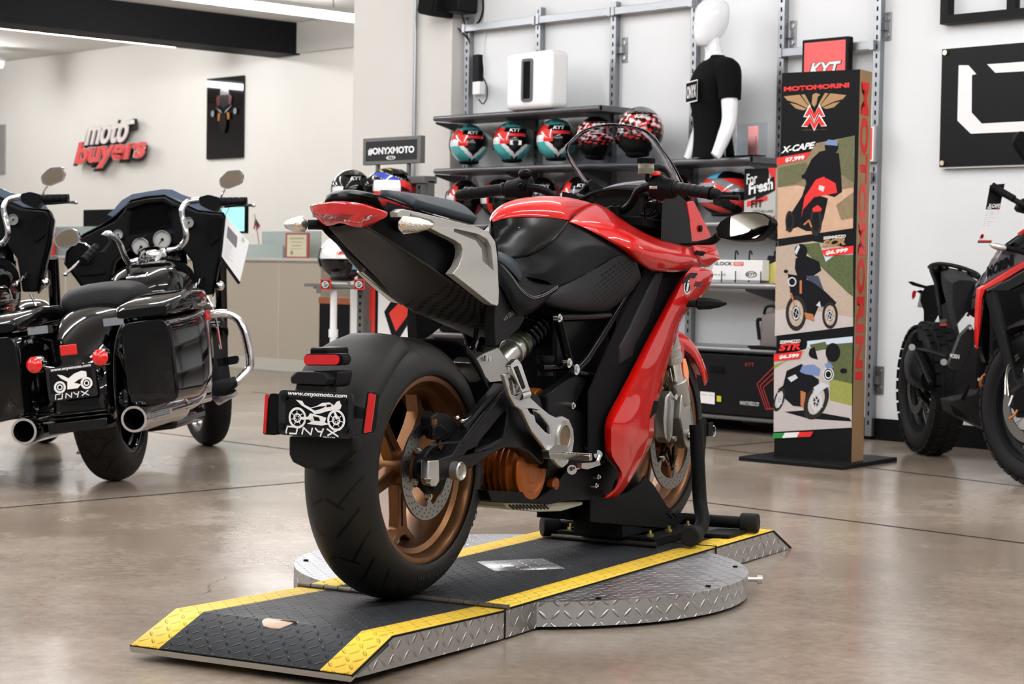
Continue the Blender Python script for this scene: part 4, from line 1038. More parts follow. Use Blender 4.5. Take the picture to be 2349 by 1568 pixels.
# worn bare patch in the rubber and the torn hole near the ramp nose
q = [BK.at(*a, z=.0035) for a in [(1094,1287),(1136,1309),(1296,1303),(1246,1280)]]
bt(MB().prism(q, (0,0,-.001)), 'bare_patch', M_alt, mid, ang=180)
def Zr(x): return -.043+(x+.642)*(.057/.155) if x < -.487 else .014-(x+.487)*(.016/.491)
hp = []
for a in [(601,1424),(606,1419),(625,1418),(655,1421),(684,1426),(668,1429),(655,1434),(640,1440),(620,1438),(604,1433)]:
    o_ = BK.I @ CAM; d_ = BK.I.to_3x3() @ (fwd + rt*((a[0]-W/2)/FPX) - up*((a[1]-H/2)/FPX))
    k_ = .057/.155; q = o_+d_*((k_*(o_.x+.642)-.043+.004-o_.z)/(d_.z-k_*d_.x))
    if q.x > -.487: k_ = -.016/.491; q = o_+d_*((k_*(o_.x+.487)+.014+.004-o_.z)/(d_.z-k_*d_.x))
    hp.append(q)
KX = -.487
def clipx(p, keep):
    o = []
    for i in range(len(p)):
        a, b_ = p[i], p[(i+1) % len(p)]; ia, ib = keep(a.x), keep(b_.x)
        if ia: o.append(a)
        if ia != ib: t_ = (KX-a.x)/(b_.x-a.x); c_ = a+(b_-a)*t_; c_.z = Zr(KX)+.005; o.append(c_)
    return o
mbh = MB()
for kf in (lambda v: v < KX, lambda v: v >= KX):
    h_ = clipx(hp, kf)
    if len(h_) > 2: mbh.prism(h_, (0,0,-.003))
bt(mbh, 'torn_hole', mat('bare_plate_tan', (206,178,156), .5, noise=.15, nscale=60), fr, ang=180)

# ================================================================ red motorcycle
G = thing('motorcycle', 'red and black electric sport motorcycle parked on the turntable, seen from behind', 'motorcycle', M=BIKE)
def bp_(mb, name, m, parent=G, **k): return mb.build(name, m, parent, frame=BIKE, **k)
M_pred = mat('paint_red', (190,9,6), .4, coat=.65, coatr=.02, spec=.12)
M_satin = mat('satin_black', (19,19,21), .36, spec=.3)
M_sat2 = mat('textured_black_plastic', (30,30,31), .55, bump=.25, bscale=900)
M_und = mat('undertail_plastic', (48,46,44), .5)
M_slv = mat('silver_grey_paint', (176,174,168), .38, .6, coat=.2)
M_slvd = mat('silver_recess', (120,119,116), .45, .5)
M_tyre = mat('tyre_rubber', (26,26,27), .55)
M_brz = mat('bronze_wheel', (112,78,52), .34, .85)
M_disc = mat('brake_disc', (140,138,134), .32, 1)
M_alu = mat('cast_aluminium', (176,174,168), .34, .9)
M_alub = mat('polished_aluminium', (205,204,200), .16, 1)
M_frm = mat('frame_gloss_black', (8,8,9), .12, spec=.35)
M_arm = mat('swingarm_black', (20,21,23), .34)
M_glk = mat('gloss_black_plastic', (10,10,11), .1, coat=.5)
M_seat = mat('seat_vinyl', (56,62,68), .6, bump=.4, bscale=700)
M_seatb = mat('seat_vinyl_black', (28,28,30), .55, bump=.5, bscale=900)
M_rlens = mat('red_lens', (192,12,12), .08, coat=1)
M_rlens2 = mat('red_lens_inner', (110,6,8), .25, coat=1, bump=1, bscale=120)
M_clear = mat('clear_lens', (206,204,196), .12, coat=1, metal=.8, bump=1, bscale=260)
M_amb = mat('amber', (240,140,50), .3, coat=.6)
M_copper = mat('motor_orange', (158,84,26), .38, .55)

def dash_mat(name, col, u0, v0, ang, su, sv, cen, rad, axes=(0,2)):
    """rows of small pressed slots inside an elliptic patch"""
    m = mat(name, col, .5); nt = m.node_tree; b = nt.nodes['Principled BSDF']; L = nt.links.new
    tc = nt.nodes.new('ShaderNodeTexCoord'); sp = nt.nodes.new('ShaderNodeSeparateXYZ'); L(tc.outputs['Object'], sp.inputs[0])
    X, Y = sp.outputs[axes[0]], sp.outputs[axes[1]]; c, s = math.cos(ang), math.sin(ang)
    u = mathn(nt, 'ADD', mathn(nt, 'MULTIPLY', X, c), mathn(nt, 'MULTIPLY', Y, s)); v = mathn(nt, 'SUBTRACT', mathn(nt, 'MULTIPLY', Y, c), mathn(nt, 'MULTIPLY', X, s))
    vv = mathn(nt, 'MULTIPLY', mathn(nt, 'ADD', v, 3), 1/sv); row = mathn(nt, 'FLOOR', vv)
    uu = mathn(nt, 'ADD', mathn(nt, 'MULTIPLY', mathn(nt, 'ADD', u, 3), 1/su), mathn(nt, 'MULTIPLY', row, .5))
    fu = mathn(nt, 'ABSOLUTE', mathn(nt, 'SUBTRACT', mathn(nt, 'FRACT', uu), .5)); fv = mathn(nt, 'ABSOLUTE', mathn(nt, 'SUBTRACT', mathn(nt, 'FRACT', vv), .5))
    ins = mathn(nt, 'MULTIPLY', mathn(nt, 'LESS_THAN', fu, .33), mathn(nt, 'LESS_THAN', fv, .2))
    cu = cen[0]*c+cen[1]*s; cv = cen[1]*c-cen[0]*s
    e = mathn(nt, 'ADD', mathn(nt, 'POWER', mathn(nt, 'ABSOLUTE', mathn(nt, 'DIVIDE', mathn(nt, 'SUBTRACT', u, cu), rad[0])), 2), mathn(nt, 'POWER', mathn(nt, 'ABSOLUTE', mathn(nt, 'DIVIDE', mathn(nt, 'SUBTRACT', v, cv), rad[1])), 2))
    ins = mathn(nt, 'MULTIPLY', ins, mathn(nt, 'LESS_THAN', e, 1))
    mx = nt.nodes.new('ShaderNodeMix'); mx.data_type = 'RGBA'; cl = lin(col); mx.inputs[6].default_value = (*cl, 1); mx.inputs[7].default_value = (.002,.002,.002,1)
    L(ins, mx.inputs[0]); L(mx.outputs[2], b.inputs['Base Color'])
    return m

# ---- wheels
def tread_mat(name, R0, wid, pitch, cx=0, cz=0, style=0):
    m = mat(name, (30,30,31), .5); nt = m.node_tree; b = nt.nodes['Principled BSDF']; L = nt.links.new
    tc = nt.nodes.new('ShaderNodeTexCoord'); sp = nt.nodes.new('ShaderNodeSeparateXYZ'); L(tc.outputs['Object'], sp.inputs[0])
    X, Y, Z = sp.outputs; x = mathn(nt, 'SUBTRACT', X, cx); z = mathn(nt, 'SUBTRACT', Z, cz)
    th = mathn(nt, 'DIVIDE', mathn(nt, 'ARCTAN2', z, x), 2*PI/pitch)
    ay = mathn(nt, 'ABSOLUTE', Y); rr_ = mathn(nt, 'SQRT', mathn(nt, 'ADD', mathn(nt, 'MULTIPLY', x, x), mathn(nt, 'MULTIPLY', z, z)))
    def groove(k, off, y0, y1, w, cur=0):
        u = mathn(nt, 'ADD', mathn(nt, 'ADD', th, mathn(nt, 'MULTIPLY', ay, k)), off+50)
        if cur: u = mathn(nt, 'ADD', u, mathn(nt, 'MULTIPLY', mathn(nt, 'MULTIPLY', ay, ay), cur))
        f = mathn(nt, 'ABSOLUTE', mathn(nt, 'SUBTRACT', mathn(nt, 'FRACT', u), .5))
        g = mathn(nt, 'LESS_THAN', f, w)
        g = mathn(nt, 'MULTIPLY', g, mathn(nt, 'GREATER_THAN', ay, y0)); return mathn(nt, 'MULTIPLY', g, mathn(nt, 'LESS_THAN', ay, y1))
    gs = [groove(4, 0, .016, .074, .034, 40), groove(6, .36, .030, .084, .03, 30), groove(-3, .70, .004, .046, .028, -20)] if not style else [groove(14, 0, .0, .05, .06), groove(3, .5, .03, .09, .05), groove(-6, .2, .02, .06, .04)]
    tot = gs[0]
    for g in gs[1:]: tot = mathn(nt, 'MAXIMUM', tot, g)
    tot = mathn(nt, 'MULTIPLY', tot, mathn(nt, 'GREATER_THAN', rr_, R0-.045))
    mx = nt.nodes.new('ShaderNodeMix'); mx.data_type = 'RGBA'; mx.inputs[6].default_value = (*lin((27,26,25)), 1); b.inputs['Specular IOR Level'].default_value = .22; mx.inputs[7].default_value = (.001,.001,.001,1)
    L(tot, mx.inputs[0]); L(mx.outputs[2], b.inputs['Base Color'])
    bp = nt.nodes.new('ShaderNodeBump'); bp.inputs['Distance'].default_value = .004; bp.invert = True; L(tot, bp.inputs['Height']); L(bp.outputs['Normal'], b.inputs['Normal'])
    return m
def tyre(c, R0, hw, rimr, m, parent, bb=bp_, name='tyre'):
    pr = []
    for i in range(25):
        a = -PI/2+PI*i/24; s, cc = math.sin(a), math.cos(a)
        y = hw*math.copysign(abs(s)**.95, s); r = R0-(hw*.98)*(1-cc**.9 if cc > 0 else 1)*.95
        pr.append((y, r))
    side = R0-hw*.93
    pr = [(-hw*.70,rimr-.004),(-hw*.82,rimr+.010),(-hw*.96,(rimr+side)/2)]+[(y, r) for y, r in pr if r > side-.001]+[(hw*.96,(rimr+side)/2),(hw*.82,rimr+.010),(hw*.70,rimr-.004)]
    mb = MB(); mb.lathe(pr, c, (0,1,0), 96); return bb(mb, name, m, parent, ang=50)
def rim(c, rimr, hw, m, parent, bb=bp_):
    pr = [(-hw,rimr+.006),(-hw-.003,rimr),(-hw-.001,rimr-.010),(-hw+.008,rimr-.016),(-hw+.022,rimr-.020),(-hw+.03,rimr-.032),(-hw*.25,rimr-.040),(hw*.25,rimr-.040),(hw-.03,rimr-.032),(hw-.022,rimr-.020),(hw-.008,rimr-.016),(hw+.001,rimr-.010),(hw+.003,rimr),(hw,rimr+.006)]
    mb = MB(); mb.lathe(pr, c, (0,1,0), 96); mb.lathe([(a,r+.003) for a, r in pr][::-1], c, (0,1,0), 96); return bb(mb, 'rim', m, parent, ang=40)
def wheel(name, c, R0, hw, rimr, rhw, parent, tm, rm, spokes, off=0, a0=0, bb=bp_, hubr=.045):
    c = V(c)
    ty = tyre(c, R0, hw, rimr, tm, parent, bb, name)
    rm_ = rim(c, rimr, rhw, rm, ty, bb)
    bb(MB().lathe([(-.07,0),(-.07,hubr*.8),(-.05,hubr),(.05,hubr),(.07,hubr*.8),(.07,0)], c+V((0,off,0)), (0,1,0), 32), 'hub', rm, rm_, bevel=.002)
    for k in range(spokes):
        w = a0+2*PI*k/spokes; e = V((math.cos(w),0,math.sin(w))); g = V((-math.sin(w),0,math.cos(w)))
        def q(r, s): return c+e*r+g*s
        rr_ = rimr-.036
        out = [q(.035,-.020),q(.11,-.016),q(.145,-.020),q(rr_,-.062),q(rr_,-.038),q(.165,-.008),q(.165,.008),q(rr_,.038),q(rr_,.062),q(.145,.020),q(.11,.016),q(.035,.020)]
        mb = MB(); mb.prism([p+V((0,off-.016,0)) for p in out], (0,.032,0)); bb(mb, 'spoke', rm, rm_, bevel=.004)
        mb = MB(); mb.prism([p+V((0,off-.019,0)) for p in (q(.06,-.007),q(.14,-.006),q(.14,.006),q(.06,.007))], (0,.004,0)); bb(mb, 'spoke_rib', rm, rm_, bevel=.001)
    return ty, rm_
def brake_disc(c, r0, r1, parent, lobes=5, bb=bp_, a0=0, carrier=None):
    c = V(c); n = 120; a = []; f = []
    for i in range(n):
        w = 2*PI*i/n; ph = (w*lobes/(2*PI)+a0) % 1; tri = abs(ph-.5)*2
        ri = r1 if tri < .78 else r1-(r1*.30)*((tri-.78)/.22)
        for yy in (-.0025,.0025):
            a += [c+V((r0*math.cos(w),yy,r0*math.sin(w))), c+V((ri*math.cos(w),yy,ri*math.sin(w)))]
    for i in range(n):
        j = (i+1) % n; A, Bq = i*4, j*4
        f += [[A,Bq,Bq+1,A+1],[A+2,A+3,Bq+3,Bq+2],[A,A+2,Bq+2,Bq],[A+1,Bq+1,Bq+3,A+3]]
    d = bb(MB().add(a, f), 'brake_disc', disc_m(c, r0, r1), parent, ang=40)
    for k in range(lobes):
        w = 2*PI*(k-a0)/lobes; p = c+V((math.cos(w)*r1*.73,0,math.sin(w)*r1*.73)); bb(MB().cyl(p+V((0,-.006,0)), p+V((0,.006,0)), .0085, n=14).cyl(p+V((0,-.009,0)), p+V((0,-.006,0)), .004, n=6), 'disc_bolt', M_screw, d)
    return d
def disc_m(c, r0, r1):
    m = mat('drilled_disc_%d_%d' % (int(c.x*100), int(r0*1000)), (136,134,130), .34, 1); nt = m.node_tree; b = nt.nodes['Principled BSDF']; L = nt.links.new
    tc = nt.nodes.new('ShaderNodeTexCoord'); sp = nt.nodes.new('ShaderNodeSeparateXYZ'); L(tc.outputs['Object'], sp.inputs[0])
    x = mathn(nt, 'SUBTRACT', sp.outputs[0], c.x); z = mathn(nt, 'SUBTRACT', sp.outputs[2], c.z); r = mathn(nt, 'SQRT', mathn(nt, 'ADD', mathn(nt, 'MULTIPLY', x, x), mathn(nt, 'MULTIPLY', z, z))); th = mathn(nt, 'ADD', mathn(nt, 'ARCTAN2', z, x), 7)
    tot = None; N = 30
    for i, fr in enumerate((.18,.45,.72)):
        rc = r1+(r0-r1)*(fr+.04); da = mathn(nt, 'MULTIPLY', mathn(nt, 'SUBTRACT', mathn(nt, 'FRACT', mathn(nt, 'ADD', mathn(nt, 'MULTIPLY', th, N/(2*PI)), i*.37)), .5), 2*PI/N*rc)
        dr = mathn(nt, 'SUBTRACT', r, rc); d = mathn(nt, 'ADD', mathn(nt, 'MULTIPLY', da, da), mathn(nt, 'MULTIPLY', dr, dr)); g = mathn(nt, 'LESS_THAN', d, .0027**2)
        tot = g if tot is None else mathn(nt, 'MAXIMUM', tot, g)
    mx = nt.nodes.new('ShaderNodeMix'); mx.data_type = 'RGBA'; mx.inputs[6].default_value = (*lin((136,134,130)), 1); mx.inputs[7].default_value = (.003,.003,.003,1)
    L(tot, mx.inputs[0]); L(mx.outputs[2], b.inputs['Base Color']); L(mathn(nt, 'SUBTRACT', 1, tot), b.inputs['Metallic'])
    return m
RA, FA = V((0,0,.315)), V((1.45,0,.30))
ty, rr1 = wheel('rear_tyre', RA, .315, .092, .222, .080, G, tread_mat('rear_tread', .315, .092, 13, 0, .315), M_brz, 5, off=.0, a0=R(200))
dd = brake_disc((0,-.085,.315), .120, .088, rr1, 5, a0=.18)
bp_(MB().cyl((0,-.115,.315), (0,-.07,.315), .046, n=28).cyl((0,-.10,.315), (0,-.088,.315), .058, n=28), 'disc_carrier', M_black, rr1)
ft, rr2 = wheel('front_tyre', FA, .300, .062, .222, .052, G, tread_mat('front_tread', .30, .062, 13, 1.45, .30), M_brz, 5, off=.0, a0=R(250))
for s in (-1, 1):
    brake_disc((1.45,.072*s,.30), .160, .128, rr2, 6, a0=.3)
    for k in range(6):
        w = 2*PI*(k-.3)/6
        for dw in (-.25,.25):
            bp_(MB().bar((1.45+.04*math.cos(w+dw*2),.066*s,.30+.04*math.sin(w+dw*2)), (1.45+.105*math.cos(w),.068*s,.30+.105*math.sin(w)), .010, .006, (0,1,0)), 'disc_carrier', M_frm, rr2)
# sidewall lettering
def side_text(c, r, a0, a1, y, txt, parent, h=.016, m=None):
    vs, fs = text_polys(txt, .01); pts = []
    for a, b in vs:
        w = a0+(a1-a0)*a; rr_ = r+h*(b-.5); pts.append(V(c)+V((rr_*math.cos(w), y, rr_*math.sin(w))))
    return bp_(MB().add(pts, fs), 'sidewall_lettering', m or mat('tyre_raised', (44,44,46), .5), parent, ang=180)
side_text(RA, .256, R(-5), R(-52), -.0905, 'DIABLO', ty); side_text(RA, .256, R(-60), R(-100), -.0905, 'ROSSO III', ty, .012)

# ---- swingarm, axle, rear brake
def plate(poly, y, th, holes=(), m=None, name='plate', bevel=.004, parent=G, seg=3, both=False):
    mb = MB(); mb.prism([B(a, b, y) for a, b in poly], (0, th, 0), [[B(a, b, y) for a, b in h] for h in holes])
    if both: mb.mirror()
    return bp_(mb, name, m, parent, bevel=bevel, seg=seg)
arm_o = [(988,1062),(1000,1054),(1040,1042),(1054,1020),(1100,958),(1165,880),(1200,884),(1240,910),(1252,960),(1250,1062),(1240,1066),(1215,1040),(1190,1028),(1160,1026),(1130,1042),(1085,1072),(1040,1094),(1012,1103),(994,1098)]
arm_h = [(1094,1031),(1104,1010),(1160,943),(1168,940),(1163,975),(1156,1002),(1130,1016)]
plate(arm_o, -.155, .045, [arm_h], M_arm, 'swingarm_right', .010)
mb = MB(); mb.prism([V((q.x,.11,q.z)) for q in (B(a,b,-.155) for a,b in arm_o)], (0,.045,0)); bp_(mb, 'swingarm_left', M_arm, G, bevel=.01)
bp_(MB().box((.40,-.13,.33), (.50,.13,.44)), 'swingarm_pivot', M_arm, G, bevel=.02)
plate([(983,1056),(1008,1054),(1009,1104),(1001,1116),(986,1112),(981,1100)], -.168, .02, (), M_alub, 'axle_block', .003)
q = B(1029,1083,-.168); bp_(MB().lathe([(.012,0),(.012,.010),(.006,.0115),(.006,.018),(0,.0205),(.003,.0225),(.024,.0225)], V((-.0,-.180,q.z)), (0,1,0), 40), 'axle_nut', M_alu, G, ang=30)
q = B(985,1105,-.172); bp_(MB().cyl(q+V((0,-.008,0)), q+V((0,.004,0)), .009, n=14), 'adjuster_bolt', M_screw, G)
cal = plate([(990,956),(1003,946),(1025,948),(1044,962),(1054,982),(1050,1000),(1030,1008),(1006,1008),(990,986)], -.118, .035, (), M_dark, 'rear_caliper', .008)
plate([(995,978),(1012,972),(1035,990),(1020,1010),(995,1008)], -.135, .015, (), M_glk, 'caliper_piston_housing', .004, cal)
for a in ((1048,958),(1060,966),(1072,964),(1082,958)): q = B(*a, -.13); bp_(MB().ball(q, .007, 10, 8), 'bleed_nipple', M_alub, cal)
bp_(MB().bar(B(1060,968,-.13), B(1084,955,-.13), .012, .012), 'hose_fitting', M_alub, cal, bevel=.002)
bp_(MB().tube([B(*a,-.165) for a in ((973,1050),(990,1026),(1020,1016),(1055,1012),(1085,990),(1110,955),(1150,905))], .0028, n=8), 'brake_line', M_dark, G)
bp_(MB().tube([B(*a,-.15) for a in ((1062,980),(1085,958),(1110,928),(1145,895),(1165,878))], .006, n=10), 'brake_hose', M_dark, G)
bp_(MB().tube([B(995,960,-.12),B(996,990,-.12),B(1000,1000,-.12)], .008, n=8), 'brake_pad', M_brz, cal)

# inner mudguard above the front of the rear wheel
mb = MB(); rows = []
for i in range(13):
    w = R(18+42*i/12); r = .345; hwid = .075
    rows.append([RA+V((rr_*math.cos(w), y, rr_*math.sin(w))) for y, rr_ in ((-.095,.315),(-.088,.338),(-.05,.35),(0,.353),(.05,.35),(.088,.338),(.095,.315))])
mb.grid(rows); bp_(mb, 'inner_mudguard', M_satin, G, ang=50, solid=.004)

# ---- hugger, licence plate, reflectors
mb = MB(); rows = []
for i in range(11):
    w = R(112+62*i/10); k = i/10
    hw_ = .078+.022*math.sin(PI*min(1, k*1.25)); r = .348+.02*math.sin(PI*k)
    if i >= 9: hw_ *= (.92 if i == 9 else .55)
    rows.append([RA+V((rr_*math.cos(w), y-.008, rr_*math.sin(w))) for y, rr_ in ((-hw_-.012,r-.04),(-hw_,r-.008),(-hw_*.55,r),(0,r+.002),(hw_*.55,r),(hw_,r-.008),(hw_+.012,r-.04))])
mb.surf(rows, 2, 2); hug = bp_(mb, 'rear_mudguard', mat('mudguard_plastic', (50,50,50), .5), G, ang=40, solid=.006)
xp = -.425
def X_(px, py, x=xp): return BK.at(px, py, x=x)
mb = MB(); low = [X_(*a, -.385) for a in [(661,1000),(661,1042),(669,1060),(698,1074),(743,1077),(772,1070),(810,1034),(812,1000)]]
mb.prism(low, (.03,0,0)); bp_(mb, 'mudguard_flap', M_sat2, hug, bevel=.012, seg=4)
def rrect(pts, r, n=5):
    """rounded polygon from corners"""
    o = []; k = len(pts)
    for i in range(k):
        p, a, b = pts[i], pts[i-1], pts[(i+1) % k]; u = (a-p).normalized()*r; v = (b-p).normalized()*r
        for j in range(n+1):
            t = j/n; o.append(p+u*(1-t)**2+v*t**2)
    return o
c4 = [X_(648,892), X_(809,904), X_(801,1003), X_(638,1000)]
zt_, zb2 = (c4[0].z+c4[1].z)/2, (c4[2].z+c4[3].z)/2; y0_, y1_ = max(q.y for q in c4), min(q.y for q in c4)
c4 = [V((xp,y0_,zt_)), V((xp,y1_,zt_)), V((xp,y1_,zb2)), V((xp,y0_,zb2))]
pl = bp_(MB().prism(rrect(c4, .014), (.008,0,0)), 'licence_plate', mat('plate_frame', (42,42,44), .5), G, bevel=.002)
f = Flat(V((xp-.0005,y0_,zt_)), V((0,y1_-y0_,0)), (0,0,zb2-zt_), step=.0002)
f.n = V((-1,0,0))
f.rect(0,.10,.14,.94,.75)
f.text(1,'www.onyxmoto.com',.13,.02,.93,.13,bold=.035,shear=.2)
# small motorcycle drawing
f.p(1,[(.24,.20),(.33,.22),(.36,.30),(.44,.36),(.52,.32),(.60,.24),(.70,.22),(.76,.28),(.79,.20),(.83,.17),(.86,.28),(.84,.36),(.76,.38),(.66,.42),(.58,.47),(.50,.50),(.46,.44),(.40,.39),(.32,.32)])
f.p(0,[(.45,.37),(.56,.32),(.66,.30),(.60,.36),(.50,.42)]).p(0,[(.66,.27),(.72,.26),(.72,.31),(.66,.33)])
f.p(1,[(.44,.48),(.56,.52),(.66,.56),(.64,.66),(.70,.70),(.60,.74),(.40,.72),(.46,.66),(.40,.60)]); f.p(0,[(.48,.54),(.56,.56),(.58,.64),(.50,.64)])
for cx_, cy_ in ((.27,.60),(.80,.60)):
    f.ring(1,cx_,cy_,.12,.22); f.ring(1,cx_,cy_,.055,.35)
    for k in range(7): f.line(1,[(cx_+.02*math.cos(k*.9),cy_+.03*math.sin(k*.9)),(cx_+.09*math.cos(k*.9+.2),cy_+.155*math.sin(k*.9+.2))],.008)
f.line(1,[(.33,.60),(.48,.58)],.03).line(1,[(.76,.34),(.82,.56)],.03)
# angular word
f.line(1,[(.14,.95),(.13,.93),(.15,.80),(.24,.80)],.018).line(1,[(.18,.95),(.27,.95),(.29,.80)],.018)
f.line(1,[(.35,.95),(.37,.80),(.47,.95),(.49,.80)],.018).line(1,[(.53,.80),(.57,.87),(.62,.87),(.64,.80)],.018).line(1,[(.62,.87),(.60,.97)],.018).line(1,[(.69,.80),(.84,.95)],.018).line(1,[(.84,.80),(.70,.94)],.018)
f.text(1,'MOTO',.64,.965,.80,.992,bold=.02)
f.build('plate_print', [mat('plate_black', (14,14,15), .25, coat=.6), M_wht], pl, frame=BIKE)
for a in ((.09,.16),(.90,.16),(.06,.80),(.92,.80)):
    p = f.O+f.u*a[0]+f.w*a[1]; bp_(MB().cyl(p+V((-.006,0,0)), p+V((.002,0,0)), .0075, n=12), 'plate_bolt', M_dark, pl)
mb = MB(); mb.box((xp+.008,-.075,.50),(xp+.05,.01,.535)).prism([V((xp+.0,.018,.535)),V((xp,-.08,.535)),V((xp,-.088,.55)),V((xp,-.075,.562)),V((xp,.005,.562)),V((xp,.020,.55))], (.05,0,0)); bp_(mb, 'plate_bracket', M_sat2, G, bevel=.005)
bp_(MB().prism(rrect([X_(*a,-.40) for a in ((716,850),(775,850),(768,888),(722,888))], .01), (.06,0,0)), 'plate_lamp', M_dark, G, bevel=.006)
a_, b_ = X_(708,824,-.41), X_(775,824,-.41)
rl = bp_(MB().prism(rrect([X_(*a,-.41) for a in ((697,811),(788,811),(788,838),(697,838))], .014), (.03,0,0)), 'reflector_housing', M_satin, G, bevel=.004)
bp_(MB().prism(rrect([X_(*a,-.412) for a in ((699,813),(780,813),(780,836),(699,836))], .012), (-.004,0,0)), 'red_reflector', M_rlens, rl, bevel=.002)
bp_(MB().bar((-.385,-.03,.60),(-.30,-.03,.60),.05,.03), 'reflector_stem', M_satin, rl, bevel=.005)
mb = MB(); mb.prism([X_(*a,-.415) for a in ((800,925),(835,935),(834,960),(798,958))], (.006,0,0)); mb.prism([X_(*a,-.415) for a in ((648,925),(612,925),(612,955),(648,955))], (.006,0,0)); br_ = bp_(mb, 'side_reflector_bracket', M_dark, G, bevel=.002)
for pts, lens in (([(842,897),(861,902),(851,992),(828,996)],[(846,900),(861,905),(850,990),(834,994)]), ([(618,902),(640,902),(636,998),(602,996)],[(603,990),(608,905),(615,902),(609,996)])):
    h_ = bp_(MB().prism(rrect([X_(*a,-.42) for a in pts], .008), (.018,0,0)), 'side_reflector_housing', M_satin, br_, bevel=.003)
    bp_(MB().prism(rrect([X_(*a,-.4225) for a in lens], .004), (.003,0,0)), 'side_red_reflector', M_rlens, h_, bevel=.001)

# ---- tail
def px_surf(rows, ku=4, kv=3, mirror=True, mb=None):
    mb = mb or MB(); mb.surf([[B(*q) for q in r] for r in rows], ku, kv)
    if mirror: mb.mirror()
    return mb
und = [[(754,520,.055),(775,522,.03),(800,516,-.005),(822,514,-.04),(840,520,-.065)],
       [(801,571,.065),(826,574,.035),(855,570,-.01),(885,564,-.055),(908,561,-.085)],
       [(860,630,.070),(892,638,.04),(935,640,-.01),(980,634,-.065),(1015,630,-.100)],
       [(927,700,.070),(958,702,.04),(1005,698,-.01),(1050,688,-.065),(1090,680,-.100)],
       [(988,730,.050),(1015,732,.02),(1055,730,-.02),(1100,722,-.07),(1135,708,-.100)],
       [(1069,764,.030),(1082,764,.01),(1100,760,-.03),(1120,752,-.07),(1137,742,-.100)],
       [(1122,794,-.02),(1124,794,-.03),(1128,794,-.05),(1132,793,-.07),(1137,790,-.09)]]
c_ = B(1030,690,-.02)
bp_(px_surf(und, 4, 4, False), 'undertail', dash_mat('undertail_slots', (48,46,44), 0, 0, R(-38), .0135, .0095, (c_.x+.0, c_.z+.02), (.19,.07)), G, ang=60, solid=.004)
side = [[(888,462,-.088),(915,472,-.09),(951,480,-.092),(1042,507,-.098),(1095,522,-.098),(1142,560,-.098)],
        [(876,495,-.085),(905,508,-.088),(955,535,-.092),(1028,570,-.099),(1080,590,-.099),(1142,640,-.1)],
        [(850,524,-.068),(884,545,-.078),(961,593,-.092),(1015,630,-.100),(1069,665,-.100),(1137,712,-.100)]]
bp_(px_surf(side, 3, 3), 'tail_side', M_satin, G, ang=60)
tt_ = [[(746,464,.088),(768,461,.05),(795,461,0),(835,465,-.05),(884,483,-.092)], [(757,444,.08),(772,440,.048),(800,438,0),(834,443,-.05),(866,449,-.085)], [(800,438,.08),(815,440,.048),(842,442,0),(880,452,-.05),(908,462,-.088)], [(850,450,.075),(868,452,.045),(895,456,0),(925,465,-.05),(951,478,-.09)]]
bp_(px_surf(tt_, 4, 3, False), 'tail_top', M_satin, G, ang=50, solid=.004)
bp_(MB().box((-.20,-.085,.90), (-.02,.085,.935)), 'tail_core', M_satin, G, bevel=.02)
tl = [[(721,468,.118),(747,463,.065),(787,461.5,0),(832,466,-.065),(888,485,-.12)], [(722,474,.119),(750,485,.063),(787,484,-.0),(836,490,-.066),(889,489,-.121)], [(724,482,.117),(754,517,.055),(787,511,0),(838,517,-.062),(889,492,-.12)]]
lt = bp_(px_surf(tl, 4, 4, False), 'tail_light', M_rlens, G, ang=60, solid=.012, off=1)
rw = [[B(*q)+V((-.0165,0,0)) for q in r] for r in ([(727,489,.108),(752,492,.060),(787,492,0),(836,494,-.062),(872,494,-.106)], [(741,500,.09),(754,505,.055),(787,501,0),(836,505,-.058),(862,500,-.10)], [(750,511,.070),(757,512,.052),(787,507,0),(832,511,-.055),(846,509,-.08)])]
bp_(MB().surf(rw, 5, 4), 'light_reflector', M_rlens2, lt, ang=60)
# silver side panel with grab recess
so = [(912,487),(924,479),(943,483),(990,494),(1042,507),(1095,520),(1122,533),(1136,553),(1141,588),(1143,630),(1145,668),(1144,696),(1141,701),(1127,697),(1080,660),(1039,628),(1052,611),(1060,590),(1062,574),(1058,561),(1042,550),(1010,535),(983,521),(940,497),(924,499),(913,498)]
sh = [(1042,524),(1095,536),(1117,548),(1127,566),(1133,620),(1108,598),(1106,571),(1093,552),(1042,531)]
sh2 = [(942,490),(990,504),(998,512),(985,511),(944,497)]
def ys(px): return -.118-.030*min(1, max(0, (px-912)/200))
def sp_(l, d=0): return [B(a, b, ys(a)+d) for a, b in l]
tri_pl = MB()
def curved_prism(mb, outer, holes, d, th):
    loops = [sp_(outer, d)]+[sp_(h, d) for h in holes]; tri = tessellate_polygon(loops); fl = [q for l in loops for q in l]; n = len(fl)
    fs = [list(t) for t in tri]+[[i+n for i in t[::-1]] for t in tri]; o = 0
    for l in loops:
        k = len(l); fs += [[o+i, o+(i+1) % k, o+(i+1) % k+n, o+i+n] for i in range(k)]; o += k
    mb.add(fl+[q+V((0,th,0)) for q in fl], fs)
curved_prism(tri_pl, so, [sh], 0, .022); tri_pl.mirror()
sv = bp_(tri_pl, 'tail_panel', M_slv, G, bevel=.005, seg=3, ang=45)
mb = MB(); curved_prism(mb, sh, [], .012, .004); curved_prism(mb, sh2, [], -.0012, .001); mb.mirror(); bp_(mb, 'panel_recess', M_slvd, sv)  # darker grey puts the shading of the hollow and groove into the colour
mb = MB(); curved_prism(mb, [(1092,541),(1100,540),(1116,549),(1117,555),(1110,556)], [], .010, .003); mb.mirror(); bp_(mb, 'strap_slot', M_slv, sv)
